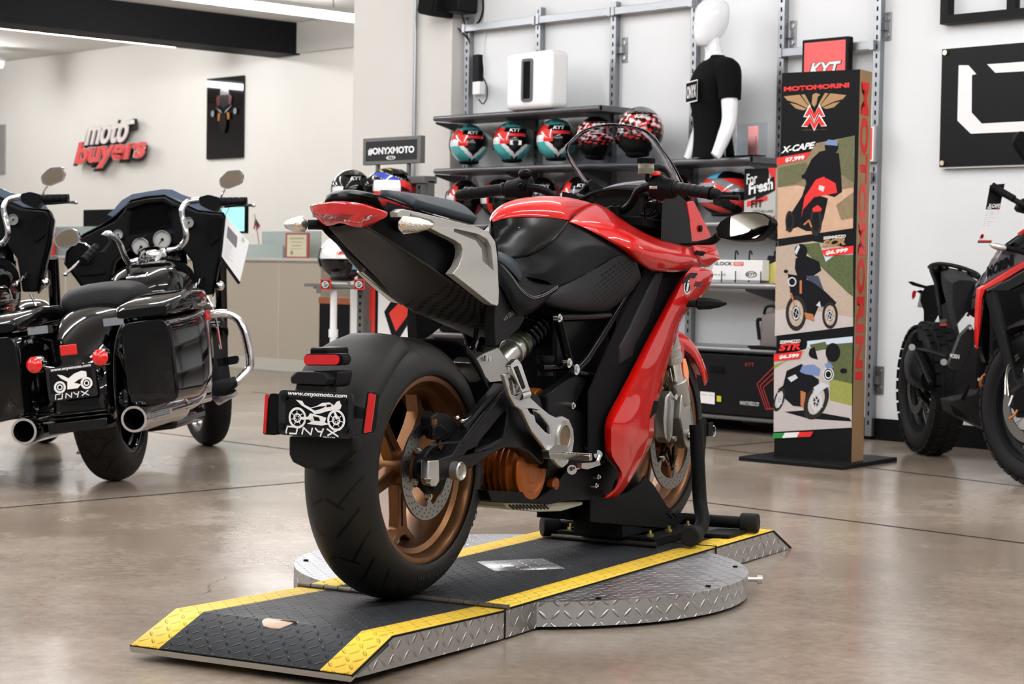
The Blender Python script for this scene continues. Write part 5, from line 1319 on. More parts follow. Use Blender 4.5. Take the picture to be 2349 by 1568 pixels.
bp_(MB().prism([B(a, b, .125) for a, b in [(752,520),(762,528),(780,546),(801,568),(830,598),(862,630),(929,700),(920,699),(878,668),(828,626),(798,592),(772,556)]], (0,.004,0)), 'tail_panel_underside', M_slv, G, bevel=.001)
# rear indicators
for s in (-1, 1):
    def I(px, py, y): q = B(px, py, -y); return V((q.x, q.y*-s, q.z)) if s == 1 else q
    q0, q1 = V((-.17,s*.105,.893)), V((-.195,s*.135,.893))
    it = bp_(MB().tube([V((-.13,s*.07,.885)), q0, q1], .012, n=10, k=2), 'indicator_stalk', M_dark, G)
    a, b = V((-.215,s*.13,.893)), V((-.19,s*.205,.893))
    ax = (b-a).normalized(); nx = V((ax.y*-s if False else -ax.y, ax.x, 0)); 
    secs = []
    for t_, w_, h_ in ((0,.010,.012),(.12,.014,.021),(.55,.013,.017),(.85,.010,.010),(1,.003,.003)):
        c_ = a+(b-a)*t_; secs.append([c_+nx*(w_*math.cos(k*PI/6))+V((0,0,h_*math.sin(k*PI/6))) for k in range(12)])
    bp_(MB().loft(secs), 'indicator_lens', M_clear, it, ang=50)
    for k in range(5): c_ = a+(b-a)*(.14+.15*k); bp_(MB().ball(c_+V((-.0125+.001*k,0,.0-.002)), .0032, 8, 6), 'amber_led', M_amb, it)
# pillion and rider seat
ps = [[(872,455,.07),(890,455,.04),(905,458,0),(925,464,-.05),(951,478,-.10)], [(940,466,.085),(960,464,.05),(985,468,0),(1005,478,-.06),(1030,500,-.112)], [(1010,476,.085),(1030,476,.05),(1048,482,0),(1068,496,-.06),(1085,515,-.112)]]
bp_(px_surf(ps, 4, 4, False), 'pillion_seat', M_seat, G, ang=60, solid=.02, off=1)
rs = [[(1120,600,0),(1138,600,-.03),(1148,600,-.06),(1156,604,-.10),(1150,616,-.128)],
      [(1165,604,0),(1176,606,-.04),(1184,610,-.075),(1190,622,-.11),(1176,640,-.137)],
      [(1190,600,0),(1205,618,-.04),(1210,630,-.08),(1212,648,-.12),(1196,662,-.146)],
      [(1215,615,0),(1225,625,-.04),(1232,640,-.09),(1236,655,-.13),(1220,680,-.157)],
      [(1240,620,-.03),(1250,630,-.06),(1262,640,-.10),(1272,650,-.14),(1279,656,-.157)]]
st = bp_(px_surf(rs, 4, 4), 'rider_seat', M_seatb, G, ang=60)
sk = [[(1140,596,-.12),(1152,606,-.128),(1176,634,-.137),(1194,660,-.146),(1220,679,-.157),(1250,673,-.159),(1280,655,-.157)], [(1141,620,-.13),(1150,630,-.134),(1168,655,-.142),(1184,688,-.15),(1212,706,-.156),(1246,690,-.155),(1280,662,-.153)], [(1143,650,-.132),(1152,660,-.134),(1168,690,-.14),(1184,716,-.142),(1208,722,-.14),(1240,702,-.14),(1278,668,-.14)]]
bp_(px_surf(sk, 4, 3), 'seat_skirt', M_satin, st, ang=60)
mb = MB()
for dy_ in (0, 4):
    mb.tube([B(a, b+dy_, y-.0015) for a, b, y in sk[0]], .0012, n=6)
mb.mirror(); bp_(mb, 'seat_piping', mat('stitch_grey', (96,96,98), .6), st)
gs_ = [[(1141,581,-.07),(1158,587,-.08),(1173,596,-.09),(1189,613,-.10),(1197,632,-.11)], [(1141,600,-.125),(1152,607,-.13),(1165,618,-.134),(1180,634,-.14),(1193,650,-.146)]]
mb = MB(); mb.surf([[B(*q)+V((-.002,-.002,.004)) for q in r] for r in gs_], 4, 2); mb.mirror(); bp_(mb, 'seat_lip', M_seat, st, ang=60, solid=.004)
cvr = [(1145,645),(1160,652),(1176,664),(1178,696),(1190,717),(1205,728),(1192,752),(1165,775),(1137,794),(1134,740),(1137,700)]
plate(cvr, -.128, .03, (), M_sat2, 'side_cover', .008, both=True)
q = Flat(B(1148,729,-.1290), B(1176,712,-.1290)-B(1148,729,-.1290), B(1152,738,-.1290)-B(1148,729,-.1290), step=.0002); q.n = V((0,-1,0))
q.text(0,'ZERO',.55,.0,1,1,bold=.02).rect(0,.40,.2,.47,1).rect(0,.28,.3,.34,1).rect(0,.16,.5,.22,1).build('cover_mark', [M_grey], G, frame=BIKE)

# ---- tank
def lerp_tab(tab, x):
    if x <= tab[0][0]: return V(tab[0][1:])
    for a, b in zip(tab, tab[1:]):
        if x <= b[0]: t = (x-a[0])/(b[0]-a[0]); return V(a[1:])*(1-t)+V(b[1:])*t
    return V(tab[-1][1:])
cl = cr([B(a, b, 0) for a, b in ((1128,503),(1137,490),(1159,471),(1192,458),(1225,451),(1262,449),(1300,453),(1335,460),(1364,468))], 5)
ce = [(q.x, q.z, 0) for q in cl]
eg = cr([B(*q) for q in ((1130,509,-.003),(1140,505,-.012),(1159,500,-.023),(1195,497,-.043),(1228,497,-.063),(1262,498,-.083),(1290,502,-.099),(1305,505,-.108))], 5)
fe = cr([B(*q) for q in ((1305,505,-.108),(1312,496,-.095),(1326,486,-.072),(1345,476,-.038),(1364,468,0))], 5)
N_ = 24; rows = []
edge = [V(q) for q in eg]+[V(q) for q in fe[1:]]
def resample(p, n):
    L = [0]
    for a, b in zip(p, p[1:]): L.append(L[-1]+(b-a).length)
    o = []
    for i in range(n):
        s = L[-1]*i/(n-1); j = max(k for k in range(len(L)) if L[k] <= s+1e-9); j = min(j, len(p)-2); o.append(p[j]+(p[j+1]-p[j])*((s-L[j])/max(1e-9, L[j+1]-L[j])))
    return o
ed = resample(edge, 26); cs = resample(cl, 26)
M_ = 9; rows = []
for i in range(M_):
    t = i/(M_-1); row = []
    for a, b in zip(cs, ed):
        # crown falling to the shoulder, then steep to the edge
        y = a.y+(b.y-a.y)*math.sin(t*PI/2)**.9; z = a.z+(b.z-a.z)*(1-math.cos(t*PI/2)**1.15); x = a.x+(b.x-a.x)*t**1.2
        row.append(V((x, y, z)))
    rows.append(row)
mb = MB(); mb.grid(rows, flip=True); mb.mirror(); cap = bp_(mb, 'tank_cover', M_pred, G, ang=60)
mb = MB(); mb.tube([q+V((0,.001,-.002)) for q in fe], .0022, n=6, k=1); mb.mirror(); bp_(mb, 'cover_seam', M_slot, cap)
pu = [[(1130,511,-.003),(1159,501,-.022),(1195,498,-.042),(1228,498,-.062),(1262,499,-.082),(1303,507,-.107)], [(1132,530,-.004),(1160,527,-.026),(1195,527,-.052),(1225,528,-.074),(1257,528,-.096),(1292,522,-.115)], [(1138,560,-.012),(1162,560,-.036),(1192,560,-.064),(1220,562,-.088),(1247,556,-.108),(1276,542,-.124)], [(1144,590,-.03),(1168,590,-.052),(1190,588,-.073),(1214,582,-.096),(1239,569,-.116),(1262,555,-.129)]]
bp_(px_surf(pu, 4, 4), 'tank_side', M_glk if 0 else mat('tank_black', (14,14,15), .22, coat=.25, coatr=.2), G, ang=60)
tb = [(1302,509,-.110),(1292,524,-.118),(1276,543,-.126),(1262,556,-.131),(1239,571,-.118),(1214,583,-.098),(1190,589,-.075),(1168,592,-.054)]
mb = MB(); mb.tube([B(*q) for q in tb], .0045, n=8); mb.mirror(); bp_(mb, 'side_trim', M_satin, G)
f = Flat(B(1179,518,-.037), B(1199,523,-.051)-B(1179,518,-.037), V((0,0,-.006)), step=.0012); f.n = V((-.5,-.86,0)).normalized()
f.p(0,[(0,1),(.12,.2),(.24,1)]).text(0,'PULL',.36,.1,1,1,bold=.02,shear=.3).build('pull_mark', [M_wht], cap, frame=BIKE)
sd = [[(1158,592,-.045),(1214,585,-.098),(1262,557,-.130),(1302,512,-.108),(1345,526,-.140),(1403,557,-.173),(1462,600,-.205)],
      [(1170,606,-.062),(1230,605,-.116),(1280,582,-.142),(1325,550,-.145),(1370,555,-.166),(1410,568,-.185),(1455,600,-.205)],
      [(1185,620,-.082),(1240,626,-.128),(1290,608,-.152),(1340,580,-.163),(1385,572,-.178),(1415,576,-.190),(1445,597,-.204)],
      [(1196,632,-.095),(1250,643,-.135),(1282,657,-.148),(1335,632,-.162),(1380,606,-.175),(1425,583,-.195),(1440,592,-.202)]]
bp_(px_surf(sd, 4, 4), 'body_side', mat('body_satin', (20,20,22), .36), G, ang=60)
c_ = B(1395,655,-.17)
ls = [[(1255,668,-.135),(1282,659,-.152),(1335,634,-.164),(1380,608,-.177),(1425,585,-.196),(1462,602,-.205)],
      [(1252,680,-.145),(1278,676,-.160),(1335,672,-.172),(1388,656,-.180),(1438,625,-.192),(1466,618,-.195)],
      [(1246,691,-.140),(1280,702,-.155),(1335,706,-.164),(1392,700,-.168),(1445,655,-.180),(1470,632,-.185)],
      [(1246,694,-.120),(1280,710,-.120),(1335,722,-.120),(1392,720,-.125),(1445,690,-.14),(1472,645,-.15)]]
bp_(px_surf(ls, 4, 4), 'lower_side_panel', dash_mat('hex_slots', (36,36,38), 0, 0, R(24), .021, .0125, (c_.x, c_.z+.01), (.115,.045)), G, ang=60)

# ---- red shoulder fairing
sf = [[(1366,467,0),(1380,473,-.03),(1400,484,-.06),(1421,500,-.09),(1439,512,-.11),(1462,526,-.13),(1494,542,-.155),(1523,553,-.17),(1553,561,-.18),(1586,568,-.186)],
      [(1345,477,-.038),(1368,484,-.074),(1392,497,-.107),(1415,512,-.134),(1436,525,-.155),(1462,538,-.178),(1494,553,-.190),(1523,563,-.197),(1555,572,-.202),(1590,578,-.20)],
      [(1322,491,-.080),(1350,500,-.112),(1380,511,-.143),(1408,523,-.169),(1432,535,-.189),(1462,548,-.213),(1494,563,-.219),(1525,574,-.222),(1556,583,-.220),(1596,590,-.21)],
      [(1308,506,-.107),(1335,516,-.134),(1366,530,-.160),(1398,547,-.183),(1424,560,-.200),(1455,575,-.222),(1490,588,-.225),(1523,597,-.225),(1556,603,-.220),(1600,600,-.205)],
      [(1304,509,-.108),(1330,519,-.128),(1368,537,-.154),(1403,557,-.174),(1432,577,-.192),(1460,598,-.203),(1490,618,-.205),(1523,622,-.205),(1556,622,-.202),(1606,612,-.19)]]
shf = bp_(px_surf(sf, 3, 3), 'shoulder_fairing', M_pred, G, ang=50, solid=.003)
nf = [[(1586,560,-.185),(1612,566,-.182),(1645,573,-.165)], [(1590,572,-.20),(1615,578,-.195),(1648,586,-.168)], [(1600,592,-.21),(1625,592,-.19),(1651,593,-.168)], [(1606,612,-.19),(1624,611,-.18),(1640,600,-.168)]]
bp_(px_surf(nf, 3, 3), 'nose_side', M_pred, G, ang=40, solid=.003)
# cockpit cowl: red outer face, black inner face
cw = [(1592,461),(1604,484),(1618,512),(1634,546),(1645,573),(1635,575),(1588,561),(1586,544),(1582,503),(1576,464)]
mb = MB(); mb.prism([B(a, b, -.172) for a, b in cw], (0,.006,0)); mb.mirror(); cwl = bp_(mb, 'cowl', M_pred, G, bevel=.002)
q = B(1606,524,-.174); mb = MB(); mb.cyl(q+V((0,-.004,0)), q+V((0,.002,0)), .010, n=16).cyl(q+V((0,-.006,0)), q+V((0,-.003,0)), .006, n=6); mb.mirror(); bp_(mb, 'cowl_bolt', M_dark, cwl)
inn = [[(1576,462,-.168),(1586,540,-.175),(1588,566,-.18)], [(1552,445,-.166),(1552,505,-.17),(1555,562,-.178)], [(1522,438,-.163),(1518,495,-.166),(1516,550,-.172)]]
mb = MB(); mb.surf([[B(*q)+V((0,0,0)) for q in r] for r in inn], 2, 2); mb.mirror(); bp_(mb, 'cockpit_inner', M_sat2, G, ang=40)
secs = []
for x, w_, z0, z1 in ((1.20,.10,.80,.99),(1.30,.12,.72,1.01),(1.42,.125,.70,1.0),(1.50,.10,.74,.93),(1.56,.06,.78,.86)):
    secs.append([V((x, w_*math.copysign(abs(math.cos(a))**.6, math.cos(a)), (z0+z1)/2+(z1-z0)/2*math.copysign(abs(math.sin(a))**.6, math.sin(a)))) for a in [2*PI*k/16 for k in range(16)]])
bp_(MB().loft(secs), 'headlight_housing', M_dark, G, ang=50)
q = B(1640,604,-.155); mb = MB(); mb.prism([B(a, b, -.150) for a, b in ((1640,600),(1630,612),(1622,618),(1632,622))], (0,.02,0)); mb.mirror(); bp_(mb, 'headlight_lens', mat('lamp_glass', (200,205,210), .06, .3, coat=1), G)
# black dash over the fairing edge
bp_(MB().prism([B(a, b, -.212) for a, b in ((1598,574),(1620,578),(1613,587),(1595,583))], (0,.003,0)), 'intake_slot', M_slot, G)

bp_(MB().prism([V(q) for q in ((1.27,-.15,.82),(1.27,.15,.82),(1.22,.15,1.0),(1.22,-.15,1.0))], (.02,0,0)), 'cockpit_back', M_sat2, G, bevel=.004)
# ---- long red side panel
lp = [[(1578,622,-.200),(1588,612,-.215),(1612,614,-.215),(1632,621,-.20)],
      [(1560,640,-.200),(1572,632,-.221),(1604,640,-.221),(1634,634,-.20)],
      [(1546,664,-.200),(1557,666,-.221),(1586,672,-.220),(1616,672,-.19)],
      [(1520,714,-.200),(1531,718,-.219),(1550,722,-.214),(1569,720,-.19)],
      [(1490,770,-.195),(1502,776,-.215),(1530,782,-.205),(1549,778,-.18)],
      [(1455,838,-.195),(1468,846,-.215),(1500,850,-.205),(1528,842,-.18)],
      [(1420,905,-.190),(1434,915,-.211),(1475,907,-.205),(1514,900,-.18)],
      [(1391,962,-.190),(1405,970,-.211),(1450,962,-.212),(1499,960,-.18)],
      [(1388,1000,-.190),(1402,1004,-.207),(1445,1000,-.208),(1499,992,-.175)],
      [(1392,1041,-.185),(1404,1044,-.200),(1442,1042,-.195),(1485,1034,-.165)],
      [(1419,1078,-.180),(1426,1083,-.186),(1444,1080,-.180),(1462,1074,-.158)],
      [(1412,1118,-.168),(1418,1116,-.170),(1428,1114,-.166),(1438,1112,-.154)],
      [(1386,1141,-.150),(1395,1141,-.150),(1405,1141,-.146),(1414,1139,-.140)]]
mb = MB(); mb.grid([[B(*q) for q in r] for r in [cr([V(q) for q in r], 2) for r in lp]]) 
rows = []
for r in lp:
    q = [B(*a) for a in r]; c3 = cr(q[1:], 4); rows.append([q[0]]+c3)
cols = [cr([r[j] for r in rows], 3) for j in range(len(rows[0]))]
mb = MB(); mb.grid([[c[i] for c in cols] for i in range(len(cols[0]))]); mb.mirror()
lpn = bp_(mb, 'side_fairing', M_pred, G, ang=28, solid=.004)
# badge, letters and black flash on it
bq = B(1577,656,-.222)
f = Flat(B(1568,640,-.2225), B(1592,641,-.2225)-B(1568,640,-.2225), B(1566,676,-.2225)-B(1568,640,-.2225), step=.0005); f.n = V((-.2,-.97,0)).normalized()
f.L = 2
bd = f.disc(0,.36,.5,.36,.46).disc(1,.36,.5,.24,.36).p(0,[(.30,.22),(.50,.22),(.40,.78),(.22,.78)]).build('round_badge', [M_chrome, M_blk], lpn, frame=BIKE)
f = Flat(B(1590,643,-.223), B(1620,646,-.218)-B(1590,643,-.223), B(1588,657,-.223)-B(1590,643,-.223), step=.0008); f.n = V((-.2,-.97,0)).normalized(); f.L = 2
f.text(0,'ZERO',.03,.1,.72,.95,bold=.03,shear=.15).text(0,'SR/S',.78,.5,1,.95,bold=.0).build('fairing_lettering', [M_blk], lpn, frame=BIKE)
f = Flat(B(1560,622,-.2235), B(1600,622,-.2235)-B(1560,622,-.2235), B(1560,662,-.2235)-B(1560,622,-.2235), step=.0005); f.n = V((0,-1,0)); f.L = 2
f.p(0,[(.55,.08),(1.0,.10),(.80,.42),(.55,.40),(.35,.62),(.08,.78),(.22,.40)]).build('black_flash', [M_blk], lpn, frame=BIKE)
# lower front edge in black and vent
plate([(1479,958),(1496,917),(1512,920),(1506,945),(1490,962)], -.19, .03, (), M_slot, 'fairing_vent', .002, lpn)
# front indicators
mb = MB(); s = -1
secs = []
for px, w_, h_ in ((1572,.008,.010),(1598,.009,.012),(1604,.017,.019),(1628,.018,.018),(1650,.012,.012),(1667,.002,.003)):
    c_ = B(px, 696, -.205-(px-1572)*.00115); secs.append([c_+V((w_*math.cos(k*PI/4+.39), 0, h_*math.sin(k*PI/4+.39))) for k in range(8)])
mb.loft(secs); mb.mirror(); bp_(mb, 'front_indicator', M_dark, G, ang=30)

# ---- bodywork underneath: battery, frame, motor
M_bat = mat('battery_black', (12,12,13), .4)
bt1 = bp_(MB().box((.60,-.112,.40), (1.12,.112,.72)), 'battery_case', M_bat, G, bevel=.01)
mb = MB()
for k in range(16): x = .66+k*.024; mb.box((x,-.130,.36-.004*k), (x+.006,.13,.50))
tag(bp_(mb, 'cooling_fins', M_bat, G), kind='stuff')
bp_(MB().box((.55,-.10,.20), (1.05,.10,.42)), 'motor_controller', M_bat, G, bevel=.01)
bp_(MB().prism([(1.02,-.09,.72),(1.12,-.09,.78),(1.22,-.09,.80),(1.14,-.09,.60),(1.10,-.09,.45),(.98,-.09,.45)], (0,.18,0)), 'front_spar', M_satin, G, bevel=.01)
plate([(1504,625),(1524,625),(1508,681),(1489,735),(1459,790),(1452,816),(1422,837),(1422,797),(1445,755)], -.178, .02, (), mat('spar_slate', (38,40,43), .4), 'frame_cover', .006, both=True)
plate([(1480,622),(1578,622),(1546,664),(1490,770),(1420,905),(1391,962),(1388,1040),(1350,1040),(1350,900),(1420,740)], -.172, .004, (), M_slot, 'inner_panel', 0, both=True)
def ftube(pts, r, y=-.135, name='frame_tube', m=None):
    mb = MB(); mb.tube([B(a, b, y) for a, b in pts], r, n=12, k=1); mb.mirror(); return bp_(mb, name, m or M_frm, G)
ftube([(1462,636),(1400,735),(1345,822),(1322,846)], .0125, -.150); ftube([(1282,728),(1300,727),(1395,724)], .012, -.145); ftube([(1280,730),(1290,770),(1303,822),(1306,838)], .0125, -.145)
ftube([(1404,722),(1406,800),(1407,868)], .011, -.14); ftube([(1320,852),(1360,863),(1407,875)], .010, -.15); ftube([(1240,842),(1300,840)], .011, -.13)
for a, r in (((1303,832),.013),((1320,847),.015),((1281,729),.011),((1207,903),.008),((1312,930),.009),((1377,985),.008),((1370,1093),.007),((1365,1113),.007)):
    q = B(*a, -.158); bp_(MB().cyl(q+V((0,-.004,0)), q+V((0,.01,0)), r, n=16).cyl(q+V((0,-.009,0)), q+V((0,-.003,0)), r*.62, n=6), 'frame_bolt', M_alub, G, ang=30)
plate([(1255,905),(1330,850),(1352,862),(1318,935),(1372,965),(1390,985),(1390,1060),(1310,1075),(1255,1075)], -.148, .03, (), M_satin, 'frame_casting', .006, both=True)
plate([(1318,868),(1348,858),(1372,868),(1378,960),(1340,958),(1318,930)], -.135, .02, (), M_bat, 'heat_sink', .002)
mb = MB()
for k in range(8): a = B(1328+k*7,862+k*1.5,-.14); b = B(1332+k*7,955,-.14); mb.bar(a, b, .004, .014, (0,1,0))
tag(bp_(mb, 'heat_sink_fins', M_frm, G), kind='stuff')
# orange finned motor
mc = B(1168,1076,-.05)
mb = MB(); mb.cyl((mc.x,-.115,mc.z), (mc.x,.12,mc.z), .080, n=40); mo = bp_(mb, 'motor', M_copper, G, bevel=.004)
mb = MB()
for k in range(12): y = -.090+k*.0175; mb.lathe([(0,.07),(0,.090),(.004,.090),(.004,.07)], (mc.x,y,mc.z), (0,1,0), 40)
bp_(mb, 'motor_fins', M_copper, mo)
bp_(MB().lathe([(0,0),(0,.03),(.004,.034),(.004,.055),(0,.056),(0,.070),(.006,.080),(.02,.080)], (mc.x,-.122,mc.z), (0,1,0), 40), 'motor_cover', M_copper, mo, bevel=.006)
q = B(1238,920,-.10); bp_(MB().cyl(q, q+V((0,.06,0)), .035, n=24), 'swingarm_boss', M_copper, G, bevel=.004)
q = B(1277,1110,-.12); bp_(MB().cyl(q, q+V((0,.04,0)), .019, n=24), 'lower_boss', M_copper, G, bevel=.004)
plate([(1118,1124),(1205,1128),(1232,1145),(1270,1118),(1300,1078),(1330,1068),(1390,1050),(1416,1078),(1402,1130),(1352,1146),(1300,1148),(1255,1157),(1148,1150),(1128,1148)], -.12, .24, (), M_satin, 'belly_pan', .01)
plate([(1155,1152),(1338,1150),(1336,1158),(1288,1172),(1240,1174),(1160,1163)], -.10, .20, (), mat('belly_grey', (176,174,160), .5, .2), 'belly_heat_sink', .003)
mb = MB()
for k in range(11): a = B(1168+k*8,1158,-.101); mb.bar(a, a+V((.025,0,-.012)), .003, .004)
tag(bp_(mb, 'belly_fins', M_dark, G), kind='stuff')
# reservoir and shock
s0, s1 = B(1132,846,-.055), B(1262,722,-.055); ax = (s1-s0); 
bp_(MB().cyl(s0-ax*.06, s0+ax*.42, .030, n=28).cyl(s0+ax*.3, s0+ax*.36, .036, n=28), 'shock_body', M_alu, G, bevel=.003)
bp_(MB().cyl(s0+ax*.40, s0+ax*.47, .037, n=28), 'preload_ring', mat('anodised_green', (96,104,84), .3, .9), G, bevel=.002)
e1 = ax.cross(V((0,1,0))).normalized(); e2 = ax.cross(e1).normalized(); pts = []
for i in range(7*16+1):
    w = 2*PI*i/16; pts.append(s0+ax*(.47+.48*i/(7*16))+e1*(.034*math.cos(w))+e2*(.034*math.sin(w)))
bp_(MB().tube(pts, .0062, n=10, k=1), 'shock_spring', M_glk, G, ang=60)
bp_(MB().cyl(s0+ax*.4, s0+ax, .014, n=16), 'shock_rod', M_dark, G); bp_(MB().cyl(s1-ax*.04, s1+ax*.06, .037, n=24), 'shock_top', M_dark, G, bevel=.004)
plate([(1078,832),(1110,808),(1145,795),(1172,830),(1168,872),(1120,878),(1096,850)], -.085, .06, (), M_alu, 'shock_linkage', .010)
q = B(1116,824,-.09); bp_(MB().cyl(q+V((0,0,-.004)), q+V((0,0,.01)), .014, n=16), 'linkage_cap', M_alub, G)
bp_(MB().tube([B(1082,800,-.08),B(1090,776,-.08),B(1094,752,-.08)], .006, n=8, k=1).tube([B(1100,804,-.07),B(1108,776,-.07)], .009, n=8, k=1), 'seat_strut', M_frm, G)
q = B(1251,850,-.11); bp_(MB().cyl(q+V((0,0,-.012)), q+V((0,0,.026)), .021, n=20).cyl(q+V((0,0,.026)), q+V((0,0,.040)), .024, n=20), 'rear_brake_reservoir', M_dark, G)
# footrest hanger
hg = [(1157,858),(1176,854),(1180,880),(1206,900),(1214,908),(1240,932),(1262,950),(1278,958),(1292,954),(1306,961),(1316,984),(1318,1010),(1314,1035),(1304,1062),(1291,1073),(1279,1064),(1262,1040),(1245,1018),(1221,988),(1208,960),(1198,940),(1183,930),(1170,905)]
hh = [(1224,941),(1240,950),(1262,976),(1265,998),(1252,990),(1230,966)]; hh2 = [(1167,868),(1176,866),(1180,895),(1183,905),(1176,902)]
han = plate(hg, -.192, .014, [hh, hh2], mat('hanger_silver', (196,196,196), .3, .8), 'footrest_hanger', .004)
mb = MB(); mb.prism([V((q.x,.178,q.z)) for q in (B(a,b,-.192) for a,b in hg)], (0,.014,0)); bp_(mb, 'footrest_hanger', M_alu, G, bevel=.004)
q = B(1294,1002,-.194); mb = MB(); mb.lathe([(0,0),(0,.030),(-.004,.031),(-.004,.041),(0,.043),(.008,.043)], q, (0,1,0), 36); bp_(mb, 'heel_plate', M_alu, han)
bp_(MB().cyl(q+V((0,-.001,0)), q+V((0,.003,0)), .030, n=32), 'heel_disc', mat('heel_bronze', (118,98,74), .4, .8), han)
bp_(MB().prism(rrect([B(a, b, -.205) for a, b in ((1170,838),(1186,822),(1196,834),(1218,900),(1212,912),(1202,908))], .006), (0,.014,0)), 'pillion_footrest', M_alub, han, bevel=.003)
bp_(MB().prism(rrect([B(a, b, -.2065) for a, b in ((1180,842),(1188,838),(1206,888),(1200,893))], .004), (0,.003,0)), 'footrest_slot', M_dark, han)
bp_(MB().cyl(B(1192,908,-.20), B(1210,903,-.20), .011, n=14), 'pillion_pivot', M_alub, han)
a, b = B(1262,1030,-.20), B(1290,1055,-.20)
bp_(MB().prism(rrect([B(x_, y_, -.205) for x_, y_ in ((1258,1032),(1272,1020),(1300,1020),(1305,1040),(1300,1056),(1262,1052))], .006), (0,.02,0)), 'footrest_knuckle', M_alub, han, bevel=.004)
fx = V((.50,-.20,.308)); fx = B(1296,1046,-.205)
pg = MB(); pg.bar(fx, fx+V((.0,-.075,0)), .016, .014); 
for k in range(9): c_ = fx+V((0,-.008-k*.008,.0075)); pg.box((c_.x-.008,c_.y-.0025,c_.z), (c_.x+.008,c_.y+.0025,c_.z+.004))
bp_(pg, 'rider_footrest', M_alub, han, bevel=.001)
bp_(MB().tube([B(1310,1075,-.17),B(1340,1068,-.18),B(1366,1062,-.185),B(1376,1044,-.19)], .006, n=8).prism(rrect([B(a_, b_, -.20) for a_, b_ in ((1334,1062),(1376,1058),(1378,1066),(1348,1076),(1334,1074))], .004), (0,.012,0)), 'brake_pedal', M_alub, han, bevel=.002)
bp_(MB().bar(B(1346,1028,-.16), B(1363,1008,-.16), .012, .01).bar(B(1363,1008,-.16), B(1372,1045,-.16), .010, .01).cyl(B(1372,1042,-.175), B(1372,1042,-.16), .012, n=14), 'pedal_link', M_alub, han)
bp_(MB().cyl(B(1312,1077,-.17), B(1312,1077,-.15), .013, n=16), 'pedal_pivot', M_alub, han)

# ---- fork, front mudguard
def Fk(z, y=-.10, d=0): return V((1.389-(z-.528)*.447+d, y, z))
for s in (-1, 1):
    y = .10*s
    fk = bp_(MB().cyl(Fk(.46,y), Fk(.74,y), .0215, n=24), 'fork_tube', M_chrome, G)
    bp_(MB().cyl(Fk(.53,y), Fk(.92,y), .0275, n=24).cyl(Fk(.53,y), Fk(.55,y), .030, n=24).cyl(Fk(.565,y), Fk(.575,y), .0295, n=24), 'fork_sleeve', M_slv, fk, bevel=.001)
    bp_(MB().cyl(Fk(.90,y), Fk(.965,y), .031, n=24).cyl(Fk(.965,y), Fk(.975,y), .024, n=24), 'fork_cap', M_satin, fk, bevel=.003)
    lo_ = [(1.435,.44),(1.395,.43),(1.385,.36),(1.405,.325),(1.43,.275),(1.455,.262),(1.485,.28),(1.492,.31),(1.475,.34),(1.462,.38),(1.455,.44)]
    mb = MB(); mb.prism([V((x+.01, y-.022, z)) for x, z in lo_], (0,.040,0)); mb.cyl(Fk(.40,y,.0), Fk(.475,y,0), .032, n=24)
    bp_(mb, 'fork_bottom', M_alu, fk, bevel=.006)
    mb = MB(); mb.lathe([(0,.008),(0,.016),(.004,.018),(.02,.018)] if s < 0 else [(0,.018),(.02,.018),(.02,0)], (1.465,y-.032 if s < 0 else y+.01,.305), (0,1,0), 24); bp_(mb, 'axle_clamp', M_alub, fk)
    cb = MB(); cb.prism([V((x, y*.9-.018*s*0-.02, z)) for x, z in ((1.33,.30),(1.315,.36),(1.325,.43),(1.36,.445),(1.385,.42),(1.375,.31),(1.35,.285))], (0,.04,0))
    cc_ = bp_(cb, 'front_caliper', M_alu, fk, bevel=.007, seg=3)
    bp_(MB().prism([V((x, y*.9-.0215, z)) for x, z in ((1.336,.31),(1.33,.42),(1.342,.43),(1.352,.40),(1.348,.365),(1.354,.33),(1.35,.30))], (0,.003,0)), 'caliper_rib', M_slvd, cc_, bevel=.001)
    for z in (.30,.425): bp_(MB().cyl((1.375,y*.9-.028,z), (1.375,y*.9,z), .009, n=12), 'caliper_bolt', M_alub, cc_)
tcl = MB(); tcl.prism([V(q) for q in ((1.10,-.13,.925),(1.20,-.15,.915),(1.24,-.12,.915),(1.17,-.03,.925),(1.17,.03,.925),(1.24,.12,.915),(1.20,.15,.915),(1.10,.13,.925),(1.08,0,.93))], (0,0,.03)); bp_(tcl, 'top_clamp', M_satin, G, bevel=.005)
# red mudguard hugging the front wheel
rows = []
for i in range(13):
    w = R(32+105*i/12); rows.append([FA+V((rr_*math.cos(w), y, rr_*math.sin(w))) for y, rr_ in ((-.078,.28-.01),(-.074,.312),(-.04,.330),(0,.334),(.04,.330),(.074,.312),(.078,.27))])
mb = MB(); mb.surf(rows, 2, 1); fm = bp_(mb, 'front_mudguard', M_pred, G, ang=50, solid=.004)
plate([(1548,776),(1564,782),(1570,800),(1570,828),(1582,890),(1573,938),(1562,870),(1556,815)], -.082, .005, (), M_pred, 'mudguard_side', .001, fm)
q4 = [B(a, b, -.088) for a, b in ((1567,822),(1573,822),(1580,850),(1580,886),(1574,886),(1568,855))]
bp_(MB().prism(rrect(q4, .003), (0,.006,0)), 'amber_reflector', mat('amber_lens', (255,128,10), .2, coat=1, emit=.0), fm, bevel=.001)

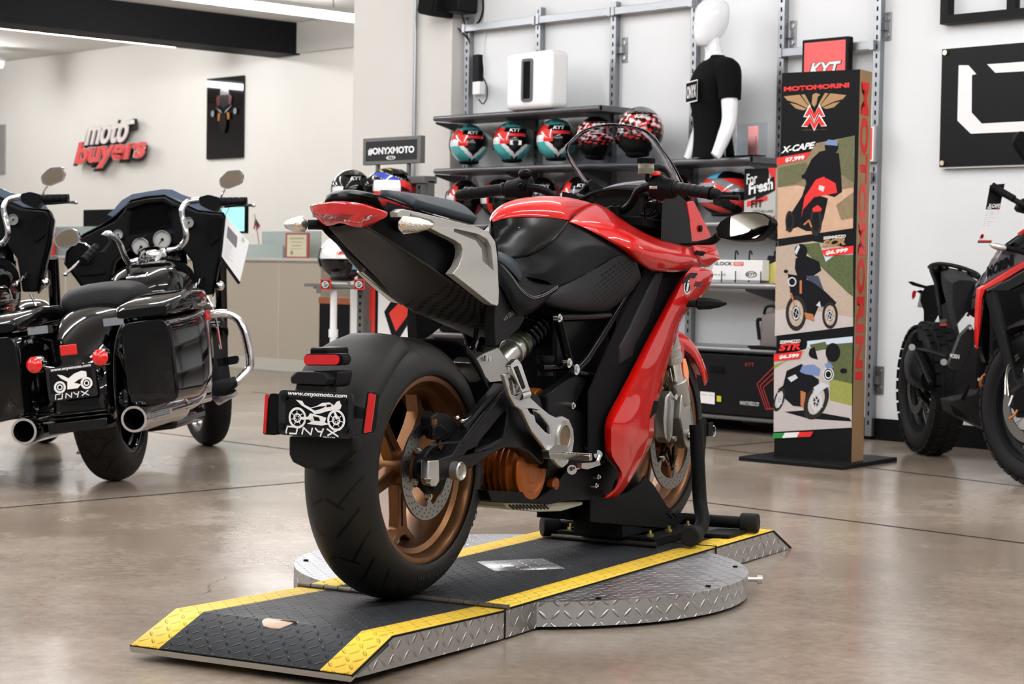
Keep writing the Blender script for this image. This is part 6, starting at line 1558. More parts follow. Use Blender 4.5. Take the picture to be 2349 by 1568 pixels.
# ---- handlebar and controls
hbp = [(1411,484,-.025),(1431,481,-.070),(1451,463,-.115),(1466,436,-.150),(1490,428,-.190),(1520,429,-.225),(1549,431,-.27),(1600,437,-.335)]
hb_ = bp_(MB().tube([V((1.075,0,.968))]+[B(*q) for q in hbp], .012, n=14, k=5).mirror(), 'handlebar', M_satin, G)
ax0, ax1 = B(1549,431,-.27), B(1633,443,-.392); d_ = ax1-ax0
for s in (1, -1):
    def m_(q): return q if s == 1 else V((q.x, -q.y, q.z))
    pr = [(0,.019),(.006,.021),(.012,.0175)]
    L_ = d_.length
    for k in range(5): pr += [(.012+L_*.17*k+.002,.0175),(.012+L_*.17*(k+1)-.002,.0175),(.012+L_*.17*(k+1),.0160)]
    pr += [(L_-.010,.019),(L_,.0185)]
    gp = bp_(MB().lathe(pr, m_(ax0), m_(d_) , 24), 'grip', M_dark, hb_, ang=25)
    bp_(MB().lathe([(0,.010),(.002,.0155),(.016,.0155),(.024,.011),(.027,0)], m_(ax1), m_(d_), 20), 'bar_end', M_dark, gp)
    mb = MB(); e = d_.normalized(); u_ = V((0,0,1)); w_ = e.cross(u_)
    secs = []
    for t_, r_, h_ in ((-.085,.018,.020),(-.078,.026,.034),(-.045,.027,.037),(-.035,.024,.030),(-.008,.026,.028),(.0,.022,.022)):
        c_ = ax0+e*t_; secs.append([m_(c_+w_*(r_*math.cos(a))+u_*(h_*math.sin(a)-.004)) for a in [2*PI*k/14 for k in range(14)]])
    sw = bp_(MB().loft(secs), 'switch_housing', M_satin, hb_, ang=40, bevel=.002)
    sgn = 1
    c_ = ax0+e*-.065
    if s == 1:
        bp_(MB().box((-.012,-.012,0), (.012,.012,.012), Matrix.Translation(m_(c_+V((-.012,0,.026))))), 'stop_switch', mat('switch_red', (226,52,40), .5), sw, bevel=.003)
        bp_(MB().box((-.010,-.012,0), (.006,.012,.009), Matrix.Translation(m_(c_+V((-.024,-.004,-.012))))), 'start_button', M_alu, sw, bevel=.002)
    else:
        bp_(MB().box((-.012,-.010,0), (.012,.010,.02), Matrix.Translation(m_(c_+V((-.022,0,-.012))))), 'switch_rocker', M_frm, sw, bevel=.004)
        bp_(MB().ball(m_(c_+V((-.01,0,.036))), (.018,.022,.014), 14, 8), 'switch_hood', M_satin, sw)
    lv = [m_(q) for q in (ax0+V((.055,.03,-.005)), ax0+V((.06,-.02,-.012)), ax0+V((.05,-.08,-.02)), ax0+V((.052,-.14,-.024)), ax0+V((.055,-.17,-.026)))]
    if s == 1: bp_(MB().tube(lv, [.010,.008,.006,.006,.008], n=10), 'brake_lever', M_dark, hb_)
rv = B(1482,388,-.19)
rb = bp_(MB().cyl(rv+V((0,0,-.014)), rv+V((0,0,.016)), .0225, n=24), 'fluid_reservoir', mat('reservoir_clear', (226,222,200), .08, trans=.85, ior=1.3), hb_, bevel=.002)
bp_(MB().cyl(rv+V((0,0,-.012)), rv+V((0,0,.002)), .019, n=20), 'brake_fluid', mat('fluid_yellow', (190,170,70), .2), rb)
mb = MB(); mb.cyl(rv+V((0,0,.016)), rv+V((0,0,.030)), .0235, n=28)
for k in range(20): w = 2*PI*k/20; mb.bar(rv+V((.0235*math.cos(w),.0235*math.sin(w),.017)), rv+V((.0235*math.cos(w),.0235*math.sin(w),.029)), .003, .003)
bp_(mb, 'reservoir_cap', M_satin, rb); bp_(MB().tube([rv+V((.01,.0,-.014)), rv+V((.02,0,-.032)), ax0+e*-.03+V((.02,0,.02))], .006, n=8), 'reservoir_bracket', M_dark, rb)
bp_(MB().tube([B(1510,398,-.2), B(1520,402,-.21), B(1530,412,-.22)], .007, n=8), 'mirror_boss', M_dark, hb_)
bp_(MB().tube([B(1497,455,-.18),B(1484,462,-.17),B(1480,478,-.16),B(1480,500,-.14)], .0035, n=8).tube([B(1508,458,-.18),B(1505,476,-.17),B(1486,494,-.14)], .003, n=8), 'brake_line', M_frm, hb_)
for y in (-.045,.045): bp_(MB().cyl((1.085,y,.935), (1.08,y,.985), .018, n=16).cyl((1.08,y-.0,.985), (1.08,y,.990), .008, n=6), 'riser', M_satin, hb_, bevel=.003)
# dash
dh = [[(1.20,.14,1.005),(1.19,.07,1.03),(1.19,0,1.038),(1.19,-.07,1.03),(1.20,-.14,1.005)],[(1.30,.15,1.00),(1.30,.07,1.04),(1.30,0,1.05),(1.30,-.07,1.04),(1.30,-.15,1.00)],[(1.42,.14,.99),(1.42,.07,1.01),(1.42,0,1.02),(1.42,-.07,1.01),(1.42,-.14,.99)]]
mb = MB(); mb.surf([[V(q) for q in r] for r in dh], 4, 4); dsh = bp_(mb, 'dash_hood', M_sat2, G, ang=60, solid=.008)
bp_(MB().prism([V(q) for q in ((1.205,.085,1.018),(1.205,-.085,1.018),(1.175,-.080,.95),(1.175,.080,.95))], (.02,0,0)), 'instrument', M_slot, dsh, bevel=.004)
bp_(MB().prism([V(q) for q in ((1.2035,.07,1.010),(1.2035,-.07,1.010),(1.1765,-.068,.957),(1.1765,.068,.957))], (-.0015,0,0)), 'instrument_screen', M_vdark, dsh)
mb = MB(); mb.prism([B(a, b, .165) for a, b in ((1322,442),(1352,410),(1372,426),(1400,440),(1350,452))], (0,-.01,0)); bp_(mb, 'screen_bracket', M_sat2, G, bevel=.003)
q = B(1348,434,.15); bp_(MB().cyl(q+V((-.006,0,0)), q+V((.004,0,0)), .010, n=14).cyl(q+V((-.008,0,0)), q+V((-.004,0,0)), .005, n=6), 'bracket_bolt', M_frm, G)
# windscreen
wsr = [[(1.155,.125,1.192),(1.145,.075,1.215),(1.135,0,1.224),(1.145,-.075,1.215),(1.155,-.125,1.192)],
       [(1.155,.158,1.150),(1.19,.10,1.185),(1.20,0,1.195),(1.19,-.10,1.185),(1.155,-.158,1.150)],
       [(1.23,.165,1.10),(1.28,.10,1.125),(1.30,0,1.135),(1.28,-.10,1.125),(1.23,-.165,1.10)],
       [(1.36,.155,1.02),(1.40,.09,1.05),(1.42,0,1.06),(1.40,-.09,1.05),(1.36,-.155,1.02)]]
M_scr = mat('screen_clear', (196,198,206), .01, trans=1, ior=1.25)
rows = [[V(q) for q in r] for r in wsr]
mb = MB(); mb.surf(rows, 6, 5); ws = bp_(mb, 'windscreen', M_scr, G, ang=70, solid=.003)
per = rows[0]+[rows[1][4], rows[2][4], rows[3][4]]; per2 = [rows[3][0], rows[2][0], rows[1][0]]+per
bp_(MB().tube(per2, .0011, n=8, k=5), 'screen_edge', mat('screen_edge', (120,124,140), .1, coat=1), ws)
# mirror
MN = V((-.94, .26, .16)).normalized(); MC = BK.at(1706, 519, x=1.25)
def Xm(px, py, x=1.25):
    d = BK.I.to_3x3() @ (fwd + rt*((px-W/2)/FPX) - up*((py-H/2)/FPX)); o = BK.I @ CAM
    return o+d*((MC+V((x-1.25,0,0))-o).dot(MN)/d.dot(MN))
mo_ = [(1642,523),(1652,508),(1668,497),(1686,490),(1706,486),(1736,486),(1754,490),(1768,500),(1771,510),(1764,524),(1752,537),(1736,548),(1712,551),(1690,551),(1665,548),(1648,543)]
mh = bp_(MB().prism([Xm(a, b) for a, b in mo_], MN*-.03), 'mirror', M_satin, G, bevel=.006, seg=3)
cx_, cy_ = 1706, 519
bp_(MB().prism([Xm(cx_+(a-cx_)*.94, cy_+(b-cy_)*.90, 1.2485) for a, b in mo_], MN*.001), 'mirror_glass', mat('mirror_glass', (170,165,158), .02, 1), mh)
bp_(MB().tube([Xm(1648,540,1.27), Xm(1634,552,1.27), B(1600,557,-.215), B(1556,558,-.17)], [.012,.012,.006,.006], n=10, k=3), 'mirror_arm', M_dark, mh)
# hub details
bp_(MB().cyl((0,-.16,.315), (0,.16,.315), .012, n=16), 'rear_axle', M_alub, G); bp_(MB().cyl((1.45,-.12,.30), (1.45,.12,.30), .012, n=16), 'front_axle', M_alub, G)

# ================================================================ wheel chock under the front wheel
K = thing('wheel_chock', 'black tubular wheel chock with round rubber feet holding the front wheel', 'wheel chock', M=BIKE @ Matrix.Translation((1.3,0,0)))
M_pow = mat('powder_black', (20,20,21), .5, bump=.6, bscale=500); M_foot = mat('rubber_foot', (38,38,39), .6)
def kp(mb, name, m, parent=K, **k): return mb.build(name, m, parent, frame=BIKE, **k)
zz_ = .034
def foot(a, b):
    a, b = V(a), V(b); d = (b-a).normalized(); kp(MB().cyl(a, a+d*.055, .030, n=28), 'rubber_foot', M_foot, bevel=.005, seg=3)
f1, f2, f3 = V((1.155,.215,zz_)), V((1.185,-.252,zz_+.003)), V((1.655,-.285,zz_+.002))
f3 = BK.at(1740,1200,z=zz_+.001)
kp(MB().tube([f1+V((.02,-.02,0)), V((1.26,.10,zz_)), V((1.30,.06,zz_))], .019, n=16, k=1), 'base_tube', M_pow); foot(f1, V((1.26,.10,zz_)))
up_ = [f2+V((.02,.0,0)), f2+V((.09,.012,.004)), f2+V((.14,.02,.03)), V((1.365,-.205,.12)), V((1.37,-.195,.22)), V((1.372,-.185,.345))]
kp(MB().tube(up_, .021, n=16, k=6), 'upright_tube', M_pow, ang=60); foot(f2, f2+V((.09,.012,.0)))
kp(MB().tube([f3+V((-.01,.02,0)), f3+V((-.03,.18,0)), f3+V((-.06,.40,0))], .019, n=16, k=1), 'base_tube', M_pow); foot(f3, f3+V((-.03,.18,0)))
kp(MB().prism([BK.at(a, b, y=-.19) for a, b in ((1600,1010),(1606,962),(1614,955),(1621,962),(1621,1000),(1612,1110),(1604,1120))], (0,.006,0)), 'upright_plate', M_pow, bevel=.001)
q = BK.at(1628,984,y=-.19); kp(MB().box((q.x-.02,-.195,q.z-.02), (q.x+.015,-.185,q.z+.02)), 'pin_lug', M_pow)
q = BK.at(1637,988,y=-.19); kp(MB().tube([q+V((.014*math.cos(w),0,.016*math.sin(w))) for w in [2*PI*k/12 for k in range(12)]], .0018, n=6, k=2, closed=True).bar(BK.at(1624,988,y=-.19), BK.at(1637,988,y=-.19), .005, .005), 'pin_ring', M_chrome)
ck = [(1355,1135),(1400,1141),(1440,1130),(1470,1108),(1480,1091),(1500,1112),(1530,1160),(1545,1176),(1574,1176),(1578,1183),(1552,1206),(1542,1212),(1355,1196)]
ch = [[(1524,1175),(1530,1176),(1543,1188),(1540,1190),(1532,1186)],[(1541,1176),(1546,1178),(1553,1186),(1550,1187)],[(1553,1177),(1556,1178),(1560,1183),(1558,1183)]]
kp(MB().prism([BK.at(a, b, y=-.085) for a, b in ck], (0,.006,0), [[BK.at(a, b, y=-.085) for a, b in h] for h in ch]), 'cradle_plate', M_pow)
kp(MB().prism([V((q.x,.079,q.z)) for q in (BK.at(a, b, y=-.085) for a, b in ck)], (0,.006,0)), 'cradle_plate', M_pow)
kp(MB().prism([(1.10,-.079,.030),(1.36,-.079,.030),(1.24,-.079,.042),(1.18,-.079,.075),(1.13,-.079,.15),(1.09,-.079,.15)], (0,.158,0)), 'cradle_ramp', M_pow)
kp(MB().box((1.15,-.16,.004), (1.50,-.10,.028)).box((1.15,.10,.004), (1.50,.16,.028)).box((1.15,-.10,.004), (1.20,.10,.028)).box((1.45,-.10,.004),(1.50,.10,.028)).box((1.20,-.10,.004),(1.45,.10,.010)), 'base_frame', M_pow, bevel=.002)
kp(MB().cyl((1.14,-.17,.010), (1.14,.17,.010), .008, n=12), 'base_hinge', mat('hinge_dark', (50,44,38), .5, .6), bevel=0)
for a in ((1.18,.13),(1.40,.13),(1.18,-.13),(1.31,-.13),(1.45,-.13)): kp(MB().cyl((*a,.028), (*a,.036), .011, n=6).cyl((*a,.036), (*a,.046), .005, n=10), 'base_bolt', mat('zinc_bolt', (190,170,110), .3, .9))
# remote lying on the deck
qs = [BK.at(a, b, z=.006) for a, b in ((1612,1203),(1655,1202),(1702,1219),(1672,1222),(1640,1222))]
qs = [V((1.42,-.185,.0045)), V((1.56,-.185,.0045)), V((1.58,-.27,.0045)), V((1.44,-.27,.0045))]
tr = MB().prism(qs, (0,0,.012)); o_ = tag(tr.build('plastic_tray', M_dark, None, frame=BIKE, bevel=.003), 'small flat black plastic box lying on the ramp beside the wheel chock', 'box')
# ================================================================ black touring motorcycle on the left
c0 = P(272,1101, z=0); c1 = P(491,1018, z=0); hd = math.atan2(c1.y-c0.y, c1.x-c0.x)
BGM = Matrix.Translation(c0) @ Matrix.Rotation(hd, 4, 'Z') @ Matrix.Rotation(R(-7.5), 4, 'X')
BG = Frame(BGM)
def b(px, py, x): return BG.at(px, py, x=x)
TB = thing('touring_motorcycle', 'black touring motorcycle with saddlebags and two round red lights, wholly in view on the left', 'motorcycle', M=BGM)
def tb(mb, name, m, parent=TB, **k): return mb.build(name, m, parent, frame=BGM, **k)
M_pblk = mat('paint_gloss_black', (9,9,10), .06, coat=1)
M_fas = mat('fascia_black', (24,24,26), .42, spec=.35)
M_gauge = mat('gauge_face', (176,176,172), .4)
M_shield = mat('shield_tint', (92,106,128), .12, alpha=.86, coat=.3)
M_leath = mat('bike_seat_leather', (34,34,35), .5, bump=.2, bscale=400)
tm2 = tread_mat('touring_tread', .325, .085, 22, 0, .325, 1)
wheel('rear_tyre', (0,0,.325), .325, .088, .215, .075, TB, tm2, M_pblk, 5, bb=tb, a0=.3)
FW = BGM @ Matrix.Translation((1.63,0,.33)) @ Matrix.Rotation(R(27), 4, 'Z')
def fb(mb, name, m, parent=TB, **k): return mb.build(name, m, parent, frame=FW, **k)
_, rmf = wheel('front_tyre', (0,0,0), .33, .066, .245, .055, TB, mat('tyre_front_plain', (28,28,29), .55), mat('front_rim_grey', (120,120,124), .2, 1), 7, bb=fb, a0=.2)
rows = []
for i in range(11):
    w = R(20+120*i/10); rows.append([V((rr_*math.cos(w), y, rr_*math.sin(w))) for y, rr_ in ((-.09,.27),(-.085,.345),(-.04,.365),(0,.368),(.04,.365),(.085,.345),(.09,.27))])
fb(MB().surf(rows, 2, 1), 'front_fender', M_pblk, ang=60, solid=.004)
for s in (-1, 1): fb(MB().cyl((.0,.10*s,0), (-.22,.10*s,.55), .028, n=18), 'fork_leg', M_pblk)
for s in (-1, 1): fb(MB().lathe([(0,.08),(0,.145),(.005,.145),(.005,.08)], (0,.075*s,0), (0,1,0), 40), 'brake_disc', M_disc, rmf)
# rear fender
rows = []
for i in range(19):
    w = R(50+140*i/18); r = .388; wd = .115
    rows.append([V((rr_*math.cos(w), y, .325+rr_*math.sin(w))) for y, rr_ in ((-wd,r-.10),(-wd,r-.03),(-wd+.012,r-.012),(-wd*.6,r-.001),(0,r+.006),(wd*.6,r-.001),(wd-.012,r-.012),(wd,r-.03),(wd,r-.10))])
fd = tb(MB().surf(rows, 2, 1), 'rear_fender', M_pblk, ang=60, solid=.004)
tb(MB().box((-.455,-.115,.235), (-.33,.115,.275)).box((-.45,-.112,.285), (-.36,.112,.292)).box((-.448,-.112,.300), (-.36,.112,.306)), 'fender_tip', M_pblk, fd, bevel=.006)
# saddlebags
def bag(s):
    secs = []
    for x, y0, y1, z0, z1 in ((-.44,.205,.39,.325,.625),(-.43,.20,.40,.305,.63),(-.1,.195,.415,.30,.64),(.10,.19,.41,.34,.65),(.26,.19,.39,.42,.655),(.33,.20,.36,.48,.655)):
        q = []
        cy, cz, hy, hz = (y0+y1)/2, (z0+z1)/2, (y1-y0)/2, (z1-z0)/2
        for k in range(24):
            a = 2*PI*k/24; q.append(V((x, s*(cy+hy*math.copysign(abs(math.cos(a))**.32, math.cos(a))), cz+hz*math.copysign(abs(math.sin(a))**.32, math.sin(a)))))
        secs.append(q)
    bd = tb(MB().loft(secs), 'saddlebag', M_pblk, ang=40, bevel=.004)
    secs = []
    for x, y0, y1, z0, z1 in ((-.455,.20,.395,.64,.672),(-.43,.19,.41,.637,.69),(-.1,.185,.42,.65,.735),(.12,.185,.415,.66,.735),(.30,.19,.38,.665,.70),(.36,.21,.34,.66,.675)):
        q = []; cy, cz, hy, hz = (y0+y1)/2, (z0+z1)/2, (y1-y0)/2, (z1-z0)/2
        for k in range(24):
            a = 2*PI*k/24; q.append(V((x, s*(cy+hy*math.copysign(abs(math.cos(a))**.4, math.cos(a))), cz+hz*math.copysign(abs(math.sin(a))**.4, math.sin(a)))))
        secs.append(q)
    tb(MB().loft(secs), 'bag_lid', M_pblk, bd, ang=40)
    tb(MB().box((-.14,s*.413-.006,.655), (-.06,s*.413+.006,.70)), 'bag_latch', M_pblk, bd, bevel=.003)
    tb(MB().prism([(.05,s*.418,.60),(.13,s*.418,.60),(.13,s*.418,.64),(.05,s*.418,.64)], (0,s*.008,0)), 'side_marker', M_rlens, bd, bevel=.002)
    tb(MB().cyl((-.30,s*.18,.60), (-.30,s*.20,.60), .02, n=14).box((-.33,s*.12-.01 if s > 0 else s*.18-.01,.62), (-.27,s*.18+.01 if s > 0 else s*.12+.01,.65)), 'bag_mount', M_chrome, bd)
bag(-1); bag(1)
for s in (-1, 1):
    yy = .215*s
    ex = tb(MB().lathe([(0,.041),(0,.050),(.01,.052),(.10,.052),(.60,.050),(.62,.054),(.66,.054),(.70,.040),(.70,0)], (-.46,yy-.006,.258), (1,0,.0), 36), 'exhaust', M_chrome, ang=40)
    tb(MB().lathe([(.001,.043),(.18,.043),(.18,0)], (-.459,yy-.006,.258), (1,0,0), 30), 'exhaust_bore', M_slot, ex)
    tb(MB().cyl((-.28,yy,.31), (-.28,yy,.335), .008, n=10).box((-.295,yy-.02,.328), (-.265,yy+.02,.334)), 'exhaust_clamp', M_chrome, ex)
tb(MB().cyl((-.10,-.265,.258), (.25,-.265,.262), .012, n=10), 'exhaust_shield', M_chrome)
# rear lights
lb = tb(MB().prism([V((-.435,y,z)) for y, z in ((-.105,.505),(-.03,.478),(.03,.478),(.105,.495),(.105,.478),(.03,.455),(-.03,.455),(-.105,.485))], (.03,0,0)), 'light_bar', M_chrome, bevel=.005)
for s in (-1, 1):
    l_ = tb(MB().lathe([(-.05,0),(-.05,.026),(-.03,.033),(0,.035)], (-.44,.128*s,.505), (1,0,0), 24), 'lamp_shell', M_chrome, lb)
    tb(MB().lathe([(-.016,0),(-.013,.015),(-.004,.027),(.0,.031)], (-.490,.128*s,.505), (1,0,0), 24), 'red_lens', mat('bright_red_lens', (214,16,16), .08, coat=1, emit=.05), lb)
tb(MB().box((-.452,-.030,.527), (-.442,.034,.566)), 'red_reflector', mat('reflector_red', (206,28,24), .3, coat=.6), lb, bevel=.002)
f = Flat((-.468,.092,.482), (0,-.184,.004), (0,0,-.122), step=.0004); f.n = V((-1,0,0))
plc = [V((-.466,.095,.486)), V((-.466,-.095,.490)), V((-.466,-.095,.362)), V((-.466,.095,.358))]
lp_ = tb(MB().prism(rrect(plc, .012), (.008,0,0)), 'licence_plate', MATS['plate_frame'], bevel=.002)
f.rect(0,.05,.12,.95,.76).text(1,'www.onyxmoto.com',.10,.0,.95,.11,bold=.03,shear=.2)
f.p(1,[(.22,.20),(.33,.24),(.45,.36),(.58,.24),(.74,.18),(.84,.22),(.84,.38),(.66,.44),(.56,.52),(.70,.60),(.62,.70),(.40,.70),(.42,.46),(.30,.34)])
for cx_, cy_ in ((.25,.60),(.82,.58)): f.ring(1,cx_,cy_,.125,.35); f.ring(1,cx_,cy_,.06,.4)
f.line(1,[(.14,.96),(.13,.94),(.15,.81),(.24,.81)],.02).line(1,[(.18,.96),(.27,.96),(.29,.81)],.02).line(1,[(.35,.96),(.37,.81),(.47,.96),(.49,.81)],.02).line(1,[(.53,.81),(.57,.88),(.62,.88),(.64,.81)],.02).line(1,[(.62,.88),(.60,.98)],.02).line(1,[(.69,.81),(.84,.96)],.02).line(1,[(.84,.81),(.70,.95)],.02)
f.build('plate_print', [MATS['plate_black'], M_wht], lp_, frame=BGM)
# seat, tank
def blob(secs, n=24, p=.7):
    o = []
    for x, w_, z0, z1 in secs:
        o.append([V((x, w_*math.copysign(abs(math.cos(2*PI*k/n))**p, math.cos(2*PI*k/n)), (z0+z1)/2+(z1-z0)/2*math.copysign(abs(math.sin(2*PI*k/n))**p, math.sin(2*PI*k/n)))) for k in range(n)])
    return o
tb(MB().loft(blob([(-.05,.09,.69,.73),(-.02,.14,.675,.775),(.08,.165,.66,.800),(.22,.17,.64,.80),(.34,.17,.62,.74),(.46,.155,.61,.715),(.60,.12,.62,.74),(.70,.05,.64,.72)]), kv=3), 'seat', M_leath, ang=60)
tb(MB().ball((-.03,0,.705), .016, 12, 8), 'seat_knob', M_chrome)
tk = tb(MB().loft(blob([(.58,.05,.66,.76),(.62,.13,.62,.81),(.75,.175,.60,.875),(.92,.185,.60,.90),(1.05,.16,.62,.89),(1.12,.08,.66,.84)]), kv=3), 'fuel_tank', M_pblk, ang=60)
tb(MB().prism([V((x,y,z)) for x, y, z in ((.63,.045,.815),(.92,.055,.905),(1.0,.045,.915),(1.0,-.045,.915),(.92,-.055,.905),(.63,-.045,.815))], (0,0,.012)), 'tank_console', M_chrome, tk, bevel=.004)
tb(MB().prism([V((x,y,z+.0122)) for x, y, z in ((.67,.024,.828),(.86,.034,.888),(.86,-.034,.888),(.67,-.024,.828))], (0,0,.002)), 'console_panel', M_slot, tk)
mb = MB()
for y in (-.012,0,.012): mb.bar((.68,y,.847),(.85,y,.900),.003,.003)
tb(mb, 'console_trim', M_chrome, tk)
tb(MB().lathe([(0,.066),(.012,.066),(.03,.058),(.042,.03),(.044,0)], (.95,0,.918), (-.2,0,1), 32), 'filler_cap', M_chrome, tk)
bdg = MB(); bdg.tube([V((.86+.022*k,-.187-.001*math.sin(k),.745+.006*k+.008*math.sin(k*2.1))) for k in range(12)], .0045, n=6, k=3); tb(bdg, 'tank_badge', M_chrome, tk)
# engine
en = tb(MB().box((.42,-.13,.20), (1.0,.13,.58)), 'engine_block', M_pblk, bevel=.03)
mb = MB()
for k in range(9): mb.box((.55,-.20,.36+k*.022), (.95,-.10,.371+k*.022))
tag(tb(mb, 'engine_fins', M_pblk, en), kind='stuff')
tb(MB().lathe([(0,.085),(.02,.085),(.035,.06),(.035,0)], (.66,-.13,.30), (0,-1,0), 30).cyl((.45,-.18,.27), (.9,-.18,.27), .035, n=20).cyl((.85,-.2,.30), (1.02,-.16,.46), .028, n=18), 'engine_cover', M_chrome, en, ang=40)
tb(MB().tube([V((.25,-.215,.262)), V((.55,-.215,.27)), V((.80,-.19,.33)), V((.98,-.15,.50))], .030, n=18), 'header_pipe', M_chrome, en)
# fairing
def bx_(pts, x): return [b(a, c_, x) for a, c_ in pts]
fo = [(195,667),(175,635),(152,604),(156,580),(191,543),(232,522),(263,508),(285,482),(293,467),(334,455),(375,451),(412,470),(449,486),(509,491),(515,507),(507,565),(494,617),(483,676),(452,676),(440,600),(410,560),(300,565),(262,600),(250,660)]
fr_ = tb(MB().prism(bx_(fo, 1.10), (.05,0,0)), 'fairing_fascia', M_fas, bevel=.010, seg=3)
outer = [b(a, c_, 1.12) for a, c_ in [(197,670),(172,636),(148,605),(153,577),(190,538),(232,516),(262,496),(286,474),(300,458),(336,450),(378,447),(418,466),(455,482),(513,488),(520,507),(512,567),(499,620),(488,680)]]
ctr = V((1.5, .02, .98)); secs = [[q for q in outer]]
for k, xx in ((.90,1.28),(.66,1.45),(.38,1.56)): secs.append([V((xx, ctr.y+(q.y-ctr.y)*k, ctr.z+(q.z-ctr.z)*k)) for q in outer])
secs.append([V((1.60, ctr.y+(q.y-ctr.y)*.1, ctr.z+(q.z-ctr.z)*.1)) for q in outer])
tb(MB().grid(secs), 'fairing_shell', M_pblk, fr_, ang=60, solid=.006)
def fpart(pts, x, dx, name, m, bev=.003): return tb(MB().prism(bx_(pts, x), (dx,0,0)), name, m, fr_, bevel=bev)
fpart([(292,486),(390,470),(394,519),(292,538)], 1.092, .01, 'screen_bezel', M_satin); fpart([(296,490),(387,474),(390,516),(296,533)], 1.088, .004, 'screen', M_vdark)
fpart([(287,472),(300,463),(336,456),(377,453),(400,470),(398,476),(372,463),(334,466),(290,482)], 1.04, .06, 'visor_lip', M_satin, .008)
def gauge(px, py, r, name='gauge'):
    c_ = b(px, py, 1.075); g_ = tb(MB().lathe([(0,r*.86),(-.012,r*.9),(-.012,r),(.02,r*1.05)], c_, (1,0,0), 32), name, M_chrome, fr_, ang=50)
    tb(MB().lathe([(-.002,0),(-.002,r*.88)], c_, (1,0,0), 32), 'dial', M_gauge, g_, ang=180); tb(MB().bar(c_+V((-.006,0,0)), c_+V((-.006,r*.5,-r*.5)), .003, .002).cyl(c_+V((-.008,0,0)), c_+V((-.003,0,0)), r*.16, n=12), 'needle', M_dark, g_)
gauge(324,566,.042); gauge(373,549,.042); gauge(272,538,.023,'small_gauge'); gauge(434,510,.025,'small_gauge')
fpart([(296,575),(298,552),(345,530),(385,522),(398,535),(396,556),(362,566),(330,585)], 1.09, .02, 'gauge_pod', M_satin, .01)
for c4_ in ([(162,600),(160,575),(185,552),(213,556),(214,588),(205,606),(165,604)], [(473,505),(506,497),(512,500),(508,545),(482,563),(474,540)]): fpart(c4_, 1.085, .01, 'speaker_grille', MATS['speaker_grille'], .004)
fpart([(178,622),(240,620),(238,628),(183,632)], 1.09, .01, 'lower_rib', M_fas, .004)
fpart([(246,492),(261,480),(279,459),(303,445),(344,438),(375,433.5),(395,434.5),(416,445),(436,452),(462,456),(500,470),(512,490),(449,486),(412,474),(375,455),(334,459),(293,471),(263,500)], 1.15, .008, 'windshield', M_shield, .002)
# handlebar
M_ctl = mat('control_black', (20,20,22), .35, spec=.35)
hb2_ = tb(MB().tube([b(371,576,.98), b(405,570,.96), b(424,553,.95), b(427,533,.94), b(419,502,.95), b(417,482,.95), b(428,465,.96), b(452,459,.96), b(475,459,.96)], .014, n=14, k=5), 'handlebar', M_chrome, ang=60)
tb(MB().tube([b(345,590,.96), b(300,600,.93), b(288,592,.90), b(273,555,.84), b(258,540,.80), b(246,536,.78), b(232,548,.74)], .014, n=14, k=5), 'handlebar', M_chrome, ang=60)
tb(MB().box((.92,-.07,.90), (1.0,.05,.95)), 'bar_clamp', M_chrome, hb2_, bevel=.01)
def grip2(p0, p1, r=.019):
    p0, p1 = V(p0), V(p1); L = (p1-p0).length; pr = [(0,0),(0,r)]
    for k in range(4): pr += [(L*(.24*k+.02),r),(L*(.24*k+.22),r),(L*(.24*k+.23),r*.82),(L*(.24*k+.25),r*.82)]
    return tb(MB().lathe(pr+[(L,r*1.05),(L,0)], p0, p1-p0, 20), 'grip', M_dark, hb2_, ang=40)
grip2(b(505,462,.96), b(566,461,.96)); grip2(b(222,566,.70), b(190,599,.62))
tb(MB().loft(blob([(0,.030,-.035,.032),(.03,.032,-.045,.036),(.06,.022,-.03,.026)]), T=None) if 0 else MB().prism(rrect([b(*q, .93) for q in ((456,452),(478,446),(503,453),(506,470),(494,486),(478,480),(458,470))], .01), (.05,0,0)), 'control_housing', M_ctl, hb2_, bevel=.006)
tb(MB().prism(rrect([b(*q, .70) for q in ((226,536),(246,542),(248,556),(232,576),(214,578),(206,566))], .01), (.06,0,0)), 'control_housing', M_ctl, hb2_, bevel=.006)
tb(MB().tube([b(500,473,.99), b(520,473,1.0), b(560,470,1.0), b(580,471,.99)], .007, n=8).ball(b(582,471,.99), .009, 10, 8), 'brake_lever', M_chrome, hb2_)
tb(MB().tube([b(218,575,.74), b(196,588,.70), b(165,616,.66), b(152,627,.64)], .007, n=8).ball(b(150,629,.64), .010, 10, 8), 'clutch_lever', M_chrome, hb2_)
def mir(pts, x, stem, m1=M_chrome):
    q = bx_(pts, x); mr = tb(MB().prism(rrect(q, .012), (.022,0,0)), 'mirror', m1, bevel=.006)
    c_ = sum((v for v in q), V())/len(q); tb(MB().prism(rrect([c_+(v-c_)*.88+V((-.0015,0,0)) for v in q], .010), (.002,0,0)), 'mirror_glass', mat('mirror_dull', (118,106,92), .25, .4), mr)
    tb(MB().tube([b(*s_, x+.01) for s_ in stem], .005, n=8, k=3), 'mirror_stem', m1, mr)
mir([(502,410),(522,391),(552,389),(559,404),(553,421),(520,434),(505,428)], .95, [(517,433),(510,444),(505,456)])
mir([(122,546),(142,528),(164,523),(178,530),(184,548),(176,562),(138,571),(126,562)], .74, [(182,556),(196,560),(206,566)])
tb(MB().tube([b(384,735,.60), b(430,729,.75), b(470,723,.92), b(513,718,1.0), b(543,730,1.02), b(560,759,1.02), b(572,812,1.02), b(572,842,1.02), b(557,862,1.0), b(540,875,.98), b(500,888,.92)], .019, n=16, k=6), 'crash_bar', M_chrome, ang=60)
